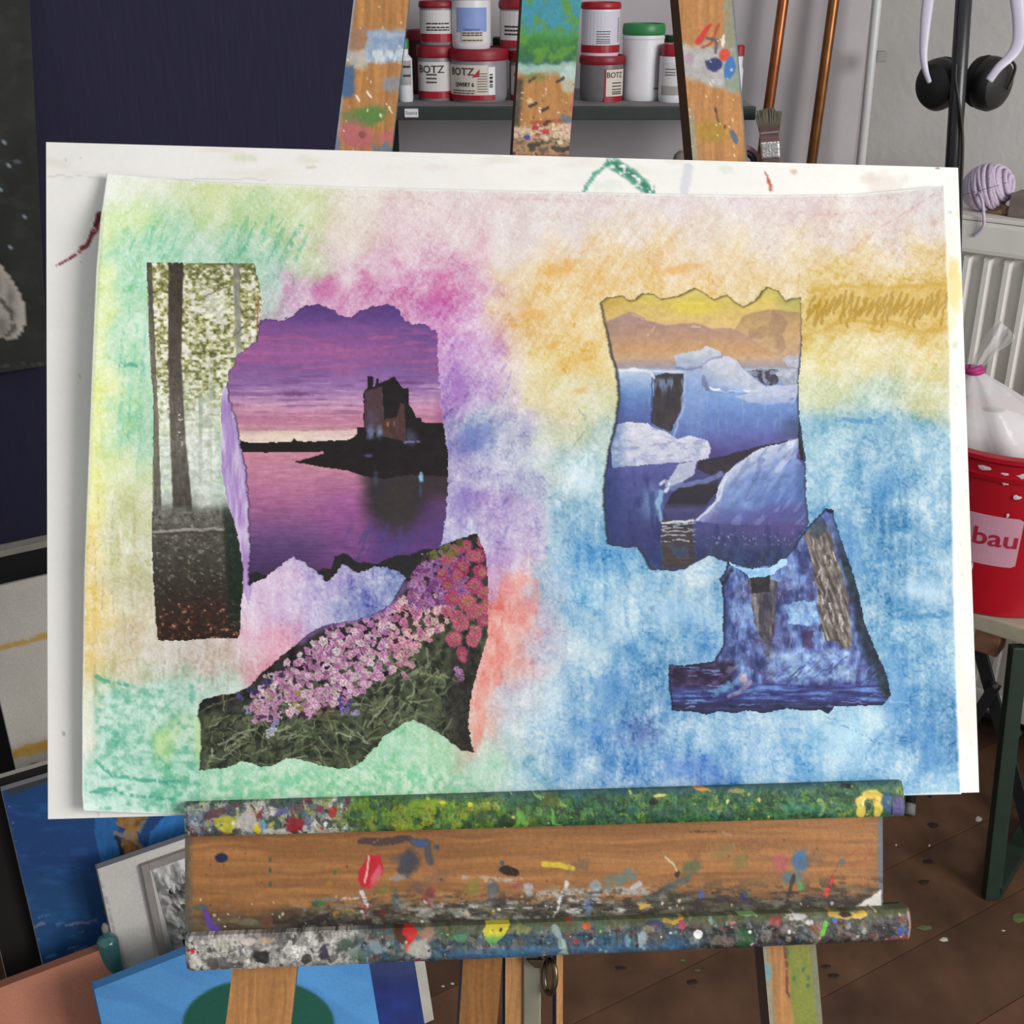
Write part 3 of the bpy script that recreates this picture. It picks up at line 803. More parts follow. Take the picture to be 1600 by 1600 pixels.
for k in range(kmin, kmax + 1):
    s = ph + k * pitch
    zc = (z_rt + z_rb) / 2 - .003; hh = (z_rt - z_rb) / 2 - .045
    if fin_me is None:
        bm = bmesh.new()
        prof = [(-.0085, -.011), (-.0055, .0025), (-.004, .004), (.004, .004), (.0055, .0025), (.0085, -.011)]
        tp = [bm.verts.new(tuple(RA * x + RN * y + np.array([0, 0, hh - (.012 if y < 0 else .018)]))) for x, y in prof]
        bt_ = [bm.verts.new(tuple(RA * x + RN * y + np.array([0, 0, -hh + (.012 if y < 0 else .018)]))) for x, y in prof]
        for i in range(5): bm.faces.new([tp[i], tp[i + 1], bt_[i + 1], bt_[i]])
        bm.faces.new(tp); bm.faces.new(bt_[::-1]); bm.faces.new([tp[5], tp[0], bt_[0], bt_[5]])
        fo = from_bm('rib', bm, m_rad, None); fin_me = fo.data
        fo.location = rpt(s, 0, zc); fo.parent = rad; fo.matrix_parent_inverse = Matrix.Translation(-Vector(rad.location))
    else:
        fo = bpy.data.objects.new('rib', fin_me); COL.objects.link(fo); fo.location = rpt(s, 0, zc)
        fo.parent = rad; fo.matrix_parent_inverse = Matrix.Translation(-Vector(rad.location))
for s in (s0 + .12, s1 - .12):
    box('wall_bracket', rpt(s, -.132, (z_rt + z_rb) / 2), (.015, .0325, .3), m_rad, rad, Rr, .002)
for s in (s0 + .1, s1 - .1):
    bm = bmesh.new(); box_bm(bm, rpt(s, -.05, z_rb / 2), (.012, .03, z_rb / 2), Rr); from_bm('foot', bm, m_rad, rad)

# lilac yarn on the radiator
m_yarn = mat('lilac_yarn', '#d6c4da', 0.95, var=.12, scale=200, bump=.5, bscale=900)
q = on_plane(1541, 309, PR - RN * .05, RN)
ry = 36 / F * depth_of(q)
yc_ = np.array([q[0], q[1], z_rt + .007 + ry * 1.02])
yarn = thing('yarn_ball', 'ball of lilac yarn lying on the radiator', 'yarn', (yc_[0], yc_[1], z_rt + .007))
bm = bmesh.new(); bmesh.ops.create_icosphere(bm, subdivisions=3, radius=ry * .88)
ax_y = RA * .93 + np.array([0, 0, .36]); ax_y /= np.linalg.norm(ax_y)
for v in bm.verts:
    co = np.array(v.co); l = co @ ax_y
    v.co = Vector(yc_ + (co - ax_y * l) * 1.0 + ax_y * l * 1.12)
from_bm('core', bm, m_yarn, yarn, None, True)
rr = random.Random(7)
b1 = np.cross(ax_y, [0, 0, 1]); b1 /= np.linalg.norm(b1); b2 = np.cross(ax_y, b1)
for k in range(17):
    h = -0.95 + 1.9 * k / 16
    tl_ = rr.uniform(-.5, .5); tl2 = rr.uniform(-.4, .4)
    pts = []
    for j in range(25):
        an = 2 * math.pi * j / 24
        hh_ = h + .28 * tl_ * math.cos(an) + .25 * tl2 * math.sin(an)
        hh_ = max(-.97, min(.97, hh_)); rd = math.sqrt(1 - hh_ * hh_)
        pts.append(yc_ + ax_y * hh_ * ry * 1.03 + (b1 * math.cos(an) + b2 * math.sin(an)) * rd * ry * .92)
    bm = bmesh.new(); tube_bm(bm, pts, .0042, 7, False)
    o = from_bm('strand', bm, m_yarn, yarn, None, True)
e0 = on_plane(1530, 300, PR, RN, .004)
pts = catmull([on_plane(x, y, PR, RN, o) for x, y, o in ((1527, 297, -.02), (1534, 312, .0), (1537, 335, .012), (1537, 352, .012), (1530, 362, .010), (1522, 368, .008))], 6)
tube('loose_end', pts, .0028, m_yarn, yarn, 7)
# brown bundle and grey block on the radiator
m_jute = mat('tan_twine', '#a08468', 0.95, var=.25, scale=150, bump=.4, bscale=600)
q = on_plane(1560, 338, PR - RN * .045, RN)
tw = thing('twine_bundle', 'small bundle of tan twine right of the lilac yarn', 'twine', (q[0], q[1], z_rt + .007))
for k in range(7):
    pts = [np.array([q[0], q[1], z_rt + .0115 + .0011 * k]) + RA * (.021 * math.cos(t_) * (1 - .05 * k)) + RN * (.012 * math.sin(t_ + .3 * k)) + np.array([0, 0, .004 * math.sin(2 * t_ + k)]) for t_ in np.linspace(0, 2 * math.pi, 22)]
    bm = bmesh.new(); tube_bm(bm, pts, .003, 6, False); from_bm('loop', bm, m_jute, tw, None, True)
q = on_plane(1600, 330, PR - RN * .05, RN)
gb = box('grey_block', (q[0] + .004, q[1], z_rt + .0075 + .019), (.022, .03, .019), mat('taupe_wood', '#7c7068', .8, var=.15), None, Rr, .002)
tag(gb, 'taupe wooden block at the right edge on the radiator', 'block')

# ------------------------------------------------------------------ beer bench with bucket and bag
ZBN = 0.47
pb = on_z(1560, 970, ZBN)                 # a point on the front upper edge of the seat
Bx = np.stack([RA, RN, ZU], 1)
def bpt(s, o, z): return np.array([pb[0], pb[1], 0]) + RA * s + RN * o + np.array([0, 0, z])
m_benchtop = mat('pale_varnished_bench', '#b0a892', 0.5, var=.12, scale=12, stretch=(1, 6, 6))
m_bgreen = mat('dark_green_steel', '#1b2c21', 0.5, var=.15, scale=40)
m_bblack = mat('black_steel', '#1e2022', 0.5, var=.15)
bench = thing('folding_bench', 'folding bench with pale seat and dark green steel legs', 'bench', tuple(bpt(.3, -.12, 0)))
box('seat', bpt(.40, -.125, ZBN - .0135), (.555, .125, .0135), m_benchtop, bench, Bx, .003)
box('batten', bpt(-.012, -.022, ZBN - .027 - .019), (.019, .02, .0185), mat('reddish_wood_block', '#7c5440', .7, var=.2), bench, Bx, .002)
fl = on_z(1548, 1402, 0.0)
tp_ = on_z(1592, 1008, ZBN - .03)
legd = np.array(fl) - np.array(tp_)
bm = bmesh.new()
ld = legd / np.linalg.norm(legd); sd = np.cross(ld, [0, 1, 0]); sd /= np.linalg.norm(sd); fd = np.cross(sd, ld)
lc = (np.array(fl) + np.array(tp_)) / 2
box_bm(bm, lc, (.0125, .010, np.linalg.norm(legd) / 2 - .001), np.stack([sd, fd, ld], 1)); bevel(bm, .002)
from_bm('leg', bm, m_bgreen, bench)
l2 = np.array(tp_) - RN * .2; f2 = np.array(fl) - RN * .2 
f2[2] = 0.001
bm = bmesh.new(); ld2 = (f2 - l2) / np.linalg.norm(f2 - l2)
box_bm(bm, (l2 + f2) / 2, (.0125, .010, np.linalg.norm(f2 - l2) / 2 - .002), np.stack([np.cross(ld2, fd) / np.linalg.norm(np.cross(ld2, fd)), fd, ld2], 1)); bevel(bm, .002)
from_bm('leg', bm, m_bgreen, bench)
fb = (np.array(fl) + f2) / 2
box('foot_bar', (fb[0], fb[1], .0135), (.015, .10, .012), m_bgreen, bench, np.stack([RA, RN, ZU], 1), .002)
pa = on_plane(1528, 1005, bpt(0, -.07, 0), RN); pc = on_plane(1572, 1165, bpt(0, -.07, 0), RN)
def flatbar(name, a, b, w, t, m, par):
    a = np.array(a); b = np.array(b); d = (b - a) / np.linalg.norm(b - a)
    s = np.cross(d, RN); s /= np.linalg.norm(s); bm = bmesh.new()
    box_bm(bm, (a + b) / 2, (w / 2, t / 2, np.linalg.norm(b - a) / 2), np.stack([s, np.cross(d, s), d], 1)); bevel(bm, .001, 1)
    return from_bm(name, bm, m, par)
pe = on_plane(1660, 1420, bpt(0, -.07, 0), RN)
flatbar('brace', pa, pc + (pc - pa) * 1.0, .022, .006, m_bblack, bench)
pd = on_plane(1557, 1068, bpt(0, -.063, 0), RN); pg = on_plane(1505, 1150, bpt(0, -.063, 0), RN)
flatbar('brace', pd, pd + (pg - pd) * 2.2, .018, .006, m_bblack, bench)
q = on_plane(1555, 1072, bpt(0, -.060, 0), RN)
lathe('bolt', q, [(0, .004), (.004, .003), (.005, 0), (.005, -.006)], mat('steel_bolt', '#8c8c8c', .4, .8), bench, 10, np.stack([RA, ZU, RN], 1))

# bucket
m_bucket = mat('red_bucket_plastic', '#b00c20', 0.35, var=.06, scale=25)
qb = on_z(1592, 968, ZBN)
db = depth_of(qb)
rb_ = 128 / F * (db + .11); rt_ = 146 / F * (db + .06)
cb = np.array([qb[0], qb[1] + rb_, ZBN])
hb = float(on_y(1592, 722, qb[1] - .01)[2]) - ZBN
buck = thing('bucket', 'red plastic bucket with a pink label, on the bench', 'bucket', tuple(cb))
lathe('body', cb, [(0, .001), (rb_ * .98, .001), (rb_, .004), (rt_ * .97, hb * .9), (rt_ * .97, hb * .985), (rt_ * .93, hb * .985), (rb_ * .96, .006), (0, .006)], m_bucket, buck, 64)
lathe('rim', (cb[0], cb[1], cb[2] + hb * .86), [(rt_ * .955, 0), (rt_ * .99, 0), (rt_ * 1.0, hb * .03), (rt_ * .985, hb * .035), (rt_ * .99, hb * .10), (rt_ * 1.02, hb * .115), (rt_ * 1.02, hb * .14), (rt_ * .93, hb * .145), (rt_ * .93, hb * .1)], m_bucket, buck, 64)
def cone_pt(a, z, off):
    r = rb_ + (rt_ * .97 - rb_) * (z / (hb * .9)) + off
    return (cb[0] + r * math.sin(a), cb[1] - r * math.cos(a), cb[2] + z)
def cone_ang(px, zfrac=.5):
    """angle on the bucket wall whose column is px"""
    best = min((abs(float(proj(np.array(cone_pt(a, hb * zfrac, 0)))[0]) - px), a) for a in np.linspace(-1.4, 1.4, 561))
    return best[1]
def cone_z(py):
    best = min((abs(float(proj(np.array(cone_pt(-.15, z, 0)))[1]) - py), z) for z in np.linspace(0, hb, 401))
    return best[1]
zl0, zl1 = cone_z(888), cone_z(812)
a0_, a1_ = cone_ang(1440), cone_ang(1594)
bm = bmesh.new(); rows = []
for k in range(25):
    a = a0_ + (a1_ - a0_) * k / 24
    ins = .004 if k in (0, 24) else 0
    rows.append([bm.verts.new(cone_pt(a, z, .0006)) for z in (zl0 + ins, (zl0 + zl1) / 2, zl1 - ins)])
for k in range(24):
    for j in range(2): bm.faces.new([rows[k][j], rows[k + 1][j], rows[k + 1][j + 1], rows[k][j + 1]])
from_bm('label_panel', bm, mat('pink_white_label', '#cf98aa', .5, var=.04), buck, 'pink label panel lettered bau in red')
am = cone_ang(1553, .45); zm = cone_z(847)
me = text_mesh('bau', .040, .0005)
for v in me.vertices:
    v.co = Vector(cone_pt(am + v.co.x * 1.20 / ((rb_ + rt_) / 2), zm + v.co.y, .0013))
obj('lettering', me, mat('dark_red_lettering', '#b01c3c', .5), buck)
# white splashes
m_splash = mat('white_plaster_splash', '#d8ccd0', .8, var=.05)
for k, (x, y, rx, ry_) in enumerate(((1533, 741, 10, 4), (1568, 757, 8, 4.5), (1590, 778, 6, 4), (1593, 745, 9, 4), (1566, 745, 6, 2.5), (1539, 895, 1.5, 8), (1581, 807, 2, 4))):
    a = cone_ang(x, .8); z = cone_z(y); bm = bmesh.new(); rs = random.Random(k)
    cv = bm.verts.new(cone_pt(a, z, .0035)); rg = []
    for j in range(14):
        t_ = 2 * math.pi * j / 14; s = rs.uniform(.7, 1.2)
        rg.append(bm.verts.new(cone_pt(a + rx * s * math.cos(t_) / F * db / rt_, z + ry_ * s * math.sin(t_) / F * db, .0028)))
    for j in range(14): bm.faces.new([cv, rg[j], rg[(j + 1) % 14]])
    from_bm('splash', bm, m_splash, buck)
# plastic bag
def bag_mat():
    m = bpy.data.materials.new('clear_film'); m.use_nodes = True
    nt = m.node_tree; b = nt.nodes['Principled BSDF']
    b.inputs['Base Color'].default_value = (.86, .84, .84, 1); b.inputs['Roughness'].default_value = .22
    tr = nt.nodes.new('ShaderNodeBsdfTransparent'); tl_ = nt.nodes.new('ShaderNodeBsdfTranslucent')
    tl_.inputs[0].default_value = (.85, .82, .82, 1)
    m1 = nt.nodes.new('ShaderNodeMixShader'); m2 = nt.nodes.new('ShaderNodeMixShader')
    tc = nt.nodes.new('ShaderNodeTexCoord'); n = nt.nodes.new('ShaderNodeTexNoise'); n.inputs['Scale'].default_value = 45
    nt.links.new(tc.outputs['Object'], n.inputs['Vector'])
    bp = nt.nodes.new('ShaderNodeBump'); bp.inputs['Strength'].default_value = .35; bp.inputs['Distance'].default_value = .006
    nt.links.new(n.outputs['Fac'], bp.inputs['Height']); nt.links.new(bp.outputs['Normal'], b.inputs['Normal'])
    nt.links.new(b.outputs[0], m1.inputs[1]); nt.links.new(tl_.outputs[0], m1.inputs[2]); m1.inputs[0].default_value = .35
    nt.links.new(m1.outputs[0], m2.inputs[1]); nt.links.new(tr.outputs[0], m2.inputs[2]); m2.inputs[0].default_value = .38
    nt.links.new(m2.outputs[0], nt.nodes['Material Output'].inputs['Surface'])
    return m
m_bag = bag_mat()
yb = cb[1] - .02
tie = on_y(1521, 577, yb)
bag = thing('plastic_bag', 'clear plastic bag of white powder with a pink tie, on the red bucket', 'bag', (cb[0], cb[1], ZBN + hb))
segs = 56
def bag_rings(levels, fold):
    bm = bmesh.new(); rings = []
    for (px, py, rad_px, dy) in levels:
        c = on_y(px, py, yb + dy); R_ = rad_px / F * depth_of(c); ring = []
        for k in range(segs):
            a = 2 * math.pi * k / segs
            w = 1 + fold * (math.sin(7 * a + py * .01) * .5 + math.sin(11 * a + 1 + py * .02) * .35 + .3 * math.sin(3 * a))
            ring.append(bm.verts.new((c[0] + R_ * w * math.cos(a), c[1] + R_ * w * math.sin(a) * .8, c[2])))
        rings.append(ring)
    for i in range(len(rings) - 1):
        for k in range(segs):
            bm.faces.new([rings[i][k], rings[i][(k + 1) % segs], rings[i + 1][(k + 1) % segs], rings[i + 1][k]])
    bm.faces.new(rings[-1][::-1])
    return bm
bm = bag_rings([(1521, 577, 8, 0), (1525, 586, 17, 0), (1532, 602, 36, 0), (1541, 625, 62, .0), (1553, 655, 94, .01), (1566, 685, 116, .03), (1576, 708, 126, .045), (1580, 722, 126, .05)], .10)
from_bm('pouch', bm, m_bag, bag, None, True)
bm = bag_rings([(1552, 640, 18, 0), (1550, 652, 52, 0), (1556, 670, 84, .01), (1566, 692, 104, .03), (1576, 712, 114, .045), (1580, 720, 114, .05)], .05)
from_bm('powder', bm, mat('white_powder', '#e4dcde', .9, var=.05, bump=.2), bag, None, True)
# tuft above the tie
bm = bmesh.new(); rows = []
for i, (xa, ya, xb, yb2) in enumerate(((1516, 576, 1527, 579), (1521, 560, 1540, 570), (1528, 545, 1556, 552), (1540, 525, 1575, 540), (1552, 508, 1586, 528), (1560, 498, 1584, 522))):
    row = []
    for k in range(13):
        t_ = k / 12
        row.append(bm.verts.new(tuple(on_y(xa + (xb - xa) * t_, ya + (yb2 - ya) * t_, yb + .012 * math.sin(9 * t_ + i * .6) * (.3 + i * .25)))))
    rows.append(row)
for i in range(5):
    for k in range(12): bm.faces.new([rows[i][k], rows[i][k + 1], rows[i + 1][k + 1], rows[i + 1][k]])
from_bm('tuft', bm, m_bag, bag, None, True)
tc_ = on_y(1521, 578, yb)
pts = []
for k in range(21):
    a = 2 * math.pi * k / 20
    pts.append((tc_[0] + .0125 * math.cos(a), tc_[1] + .0105 * math.sin(a), tc_[2] + .0012 * math.sin(a)))
bm = bmesh.new(); tube_bm(bm, pts, .0046, 8, False)
tube_bm(bm, [on_y(1508, 580, yb - .010), on_y(1522, 579, yb - .013), on_y(1535, 573, yb - .012)], .0042, 8)
from_bm('tie', bm, mat('magenta_tie', '#b02c74', .6, var=.1), bag, 'magenta tie', True)

# ------------------------------------------------------------------ microphone stand with headphones
YP = 1.96
ta = on_y(1503, 44, YP); tb = on_y(1489, 258, YP); dd = (ta - tb) / (ta[2] - tb[2])
base = tb + dd * (0.012 - tb[2]); topp = ta + dd * (1.53 - ta[2])
m_stand = mat('black_metal_stand', '#1c1c1e', 0.35, var=.1, spec=.6)
st = thing('microphone_stand', 'black microphone stand holding the headphones', 'stand', tuple(base))
rp_ = 12.5 / F * depth_of(ta)
mid = tb + dd * (0.75 - tb[2])
tube('lower_tube', [base + dd * .135, mid], rp_ * 1.15, m_stand, st, 18)
tube('upper_tube', [mid, topp], rp_, m_stand, st, 18)
lathe('clutch', mid, [(0, -.03), (rp_ * 1.5, -.03), (rp_ * 1.6, -.02), (rp_ * 1.6, .02), (rp_ * 1.3, .03), (0, .03)], m_stand, st, 18)
tip = on_z(1421, 1274, 0.006)
hub = base + dd * .16
leg_l = max(.13, float(np.hypot(tip[0] - base[0], tip[1] - base[1])))
a_tip = math.atan2(tip[1] - base[1], tip[0] - base[0])
for k in range(3):
    a = a_tip + k * 2 * math.pi / 3
    e = np.array([base[0] + leg_l * math.cos(a), base[1] + leg_l * math.sin(a), .008])
    lg = tube('foot_leg', [hub, hub + (e - hub) * .92], .0085, m_stand, st, 10)
    tube('foot_tip', [hub + (e - hub) * .93, e], .0095, mat('grey_rubber_tip', '#8a8884', .7), lg, 10)
# headphones
m_cup = mat('black_headphone_shell', '#1d1c1c', 0.45, var=.08, spec=.5)
m_pad = mat('black_ear_pad', '#161516', 0.7, var=.1)
m_band = mat('lilac_white_band', '#d6d0e2', 0.4, var=.03)
hp = thing('headphones', 'black headphones with lilac white band hanging on the stand', 'headphones', tuple(on_y(1508, 130, YP)))
def cup(px, py, axis, R_, D_):
    c = on_y(px, py, YP + .045)
    z = np.array(axis, float); z /= np.linalg.norm(z)
    x = np.cross([0, 0, 1], z); x /= np.linalg.norm(x); y = np.cross(z, x)
    A = np.stack([x, y * 1.12, z], 1)
    o = lathe('ear_cup', c, [(0, D_), (R_ * .55, D_ * .97), (R_ * .85, D_ * .82), (R_, D_ * .5), (R_, D_ * .05), (R_ * .97, 0), (0, 0)], m_cup, hp, 36, A)
    lathe('ear_pad', c, [(R_ * .5, -.001), (R_ * .9, -.001), (R_ * .98, -.008), (R_ * .9, -.017), (R_ * .7, -.019), (R_ * .5, -.012), (R_ * .48, -.002)], m_pad, o, 36, A)
    return c
cup(1472, 130, (-.72, -.62, -.12), .0350, .033)
cup(1540, 129, (.50, -.80, -.12), .0362, .033)
def P_(l, dy=0.03):
    return [on_y(x, y, YP + e + dy) for x, y, e in l]
left = P_([(1452, 128, -.03), (1446, 110, -.034), (1443, 85, -.03), (1445, 50, -.022), (1449, 10, -.012), (1458, -40, 0), (1478, -85, 0), (1510, -103, 0), (1545, -92, 0), (1574, -55, 0), (1588, -5, -.01), (1593, 45, -.022), (1589, 72, -.034), (1577, 90, -.042), (1560, 106, -.046), (1545, 126, -.044)])
cm = catmull(left, 6)
rad_l = []
for i in range(len(cm)):
    t_ = i / (len(cm) - 1)
    w = np.interp(t_, [0, .1, .25, .5, .75, .85, .95, 1], [.0036, .005, .0083, .010, .0094, .0083, .006, .006])
    rad_l.append((w, .0038))
bm = bmesh.new(); tube_bm(bm, cm, rad_l, 12, True, (1, -.35, .1)); from_bm('headband', bm, m_band, hp, 'lilac white headband', True)
bm = bmesh.new(); pts = catmull(P_([(1575, 90, -.02), (1586, 103, -.012), (1582, 122, -.01), (1574, 140, -.01)]), 6)
tube_bm(bm, pts, .0022, 8); from_bm('yoke_wire', bm, m_cup, hp, None, True)
pc_ = catmull(P_(dy=0.0, l=[(1494, 100, -.020), (1493, 125, -.020), (1498, 160, -.018), (1503, 200, -.016), (1504, 235, -.016), (1502, 290, -.016), (1499, 420, -.016), (1490, 600, -.016)]), 6)
tube('cable', pc_, .0026, m_cup, hp, 8)

# ------------------------------------------------------------------ brushes and scissors behind the picture
YBR = 2.06
pot_c = np.array([float(on_y(1190, 330, YBR)[0]) - .005, YBR + .03, LZ + .0006])
pot = thing('brush_pot', 'pot of brushes behind the picture', 'pot', tuple(pot_c))
lathe('body', pot_c, [(0, 0), (.04, 0), (.045, .004), (.052, .105), (.049, .105), (.042, .008), (0, .008)], mat('grey_ceramic', '#8c8884', .4), pot, 28)
pot['label'] = 'grey pot holding the paint brush behind the picture'
def p3(x, y, o=0): return on_y(x, y, YBR + o)
def plate(bm, pts, t, o=0.0):
    f = [bm.verts.new(tuple(p3(x, y, o - t / 2))) for x, y in pts]
    b = [bm.verts.new(tuple(p3(x, y, o + t / 2))) for x, y in pts]
    bm.faces.new(f); bm.faces.new(b[::-1])
    for i in range(len(pts)):
        j = (i + 1) % len(pts); bm.faces.new([f[i], b[i], b[j], f[j]])
br = thing('flat_brush', 'wide flat paint brush with splayed tan bristles and metal ferrule', 'brush', tuple(p3(1202, 330)))
m_br = mat('tan_bristle', '#6c6456', 0.9, var=.3, scale=70, stretch=(14, 14, 1), bump=.5, bscale=60)
m_br2 = mat('dark_bristle_root', '#5c4844', 0.9, var=.2, scale=60, stretch=(10, 10, 1))
rr = random.Random(11)
bm = bmesh.new()
for k in range(34):
    t_ = k / 33
    for row in range(3):
        x1 = 1187 + t_ * 30; xt = 1180 + t_ * 41 + rr.uniform(-1.5, 1.5); yt = 170 + 6 * abs(t_ - .55) ** 2 * 4 + rr.uniform(-2.5, 3)
        o = (row - 1) * .005
        tube_bm(bm, [p3(x1, 206, o), p3((x1 + xt) / 2 + (xt - x1) * .1, 188, o), p3(xt, yt, o * 1.4)], [.0011, .0011, .0006], 5)
from_bm('bristles', bm, m_br, br, None, True)
bm = bmesh.new(); plate(bm, [(1186, 198), (1218, 195), (1217, 214), (1187, 215)], .014); bevel(bm, .002)
from_bm('bristle_root', bm, m_br2, br)
bm = bmesh.new(); plate(bm, [(1188, 207), (1217, 204), (1217, 207), (1188, 210)], .0155)
from_bm('thread_wrap', bm, mat('pink_grey_thread', '#8c7478', .8), br)
bm = bmesh.new(); plate(bm, [(1187, 222), (1218, 219), (1219, 247), (1190, 249)], .015); bevel(bm, .003)
from_bm('ferrule', bm, mat('tin_ferrule', '#b4b2b0', 0.3, 0.85, var=.2, scale=90, bump=.3), br)
bm = bmesh.new(); plate(bm, [(1188, 212), (1217, 212), (1218, 221), (1188, 223)], .0145)
from_bm('collar', bm, mat('maroon_collar', '#6a4c4c', .7), br)
bm = bmesh.new(); plate(bm, [(1191, 249), (1219, 247), (1216, 270), (1209, 300), (1208, 400), (1198, 400), (1197, 300), (1193, 272)], .012); bevel(bm, .002)
from_bm('handle', bm, mat('brown_wood_handle', '#5a4440', .6), br)
sc = thing('scissors', 'scissor handle with pink rim beside the right easel leg', 'scissors', tuple(p3(1165, 330)))
def ringpts(x0, y0, rx, ry, n=24): return [p3(x0 + rx * math.cos(a), y0 + ry * math.sin(a), .02) for a in np.linspace(0, 2 * math.pi, n + 1)]
bm = bmesh.new(); tube_bm(bm, ringpts(1163, 252, 22, 21), .0042, 8, False); from_bm('pink_rim', bm, mat('dusty_pink_rubber', '#a07c88', .6), sc, None, True)
bm = bmesh.new(); tube_bm(bm, ringpts(1163, 253, 15, 14), .0055, 8, False); from_bm('black_grip', bm, mat('black_rubber_grip', '#26241f', .5), sc, None, True)
tube('shank', [p3(1170, 273, .02), np.array([pot_c[0] - .015, pot_c[1], LZ + .012])], .004, m_stand, sc, 8)
pot2 = thing('brush_jar', 'small brown jar holding the round brush on the lower shelf', 'jar', (float(p3(1070, 400, .02)[0]), YBR + .03, LZ + .0006))
lathe('body', tuple(pot2.location), [(0, 0), (.030, 0), (.034, .004), (.036, .085), (.033, .085), (.031, .008), (0, .008)], mat('brown_ceramic', '#7c5c48', .4), pot2, 24)
rb2 = thing('round_brush', 'round tan brush tip left of the right easel leg', 'brush', tuple(p3(1062, 330)))
lathe('bristles', p3(1064, 275, .02), [(.010, 0), (.015, .012), (.0165, .022), (.013, .034), (.007, .04), (0, .041)], mat('tan_brush_hair', '#80746a', .9, var=.25, scale=80), rb2, 18)
lathe('ferrule', p3(1064, 275, .02), [(0, -.03), (.009, -.03), (.0102, .001), (0, .001)], mat('steel_ferrule', '#a8a6a4', .35, .8), rb2, 18)
tube('handle', [p3(1064, 298, .02), np.array([pot2.location[0] + .012, YBR + .03, LZ + .011])], .006, mat('dark_brush_handle', '#4a3430', .5), rb2, 10)

# ================================================================== EASEL AND PICTURE
VPH = np.array([18630 - 800, 800 - 743, F]); VPV = np.array([-858.0, 46533.0, F])
def c2w(v): return RT * v[0] + UP * v[1] + FW * v[2]
EH = c2w(VPH); EH /= np.linalg.norm(EH)
EV = c2w(VPV); EV -= EH * (EV @ EH); EV /= np.linalg.norm(EV)
EN = np.cross(EH, EV)                      # towards the camera
if EN @ FW > 0: EN = -EN
EP = CAM + ray(800.0, 750.0) * 0.83
def ep(px, py, off=0.0):
    """point of the easel plane under a pixel, raised by off towards the viewer (off may be an array)"""
    d = ray(px, py)
    c = EP @ EN - CAM @ EN + np.asarray(off)
    t = c / (d @ EN)
    return CAM + d * np.asarray(t)[..., None]

PAL = {k: hx(v) for k, v in dict(wood='#a9713c', grey='#7f8f9c', white='#d8d4cc', blue='#3c6498', green='#4c7c34', dkgreen='#2c5434', red='#c03038', pink='#c05868', yellow='#d8b440', black='#2c2622', teal='#487c84', brown='#5c4434').items()}
def woodc(px, py, ang=0.0, base='#a8713f', seed=0, along='v'):
    if along == 'v': g = fbm(px / 5 + 3 * fbm(px / 40, py / 90, 2, seed), py / 120, 4, seed)
    else: g = fbm(px / 120, py / 5 + 3 * fbm(px / 90, py / 40, 2, seed), 4, seed)
    c = np.tile(hx(base), px.shape + (1,)) * (.80 + .40 * g)[..., None]
    return c
def speck(c, px, py, n, box_, cols, smin, smax, seed, stretchy=1.6):
    rs = random.Random(seed)
    for k in range(n):
        x = rs.uniform(box_[0], box_[2]); y = rs.uniform(box_[1], box_[3]); s = rs.uniform(smin, smax)
        blob(c, px, py, x, y, s, s * rs.uniform(.7, stretchy), hx(rs.choice(cols)), rs.uniform(.7, 1), .3, .4, rs.uniform(-.6, .6), k)
vm_wood = vmat('paint_stained_wood', 0.6, 0.10, 260, .3, 400, .35)
vm_impasto = vmat('crusted_oil_paint', 0.55, 0.10, 300, .22, 200, .35)

easel = thing('easel', 'wooden studio easel covered in dried paint, holding the collage', 'easel', tuple(np.array([0, float(ep(800, 1500)[1]), 0.0])))

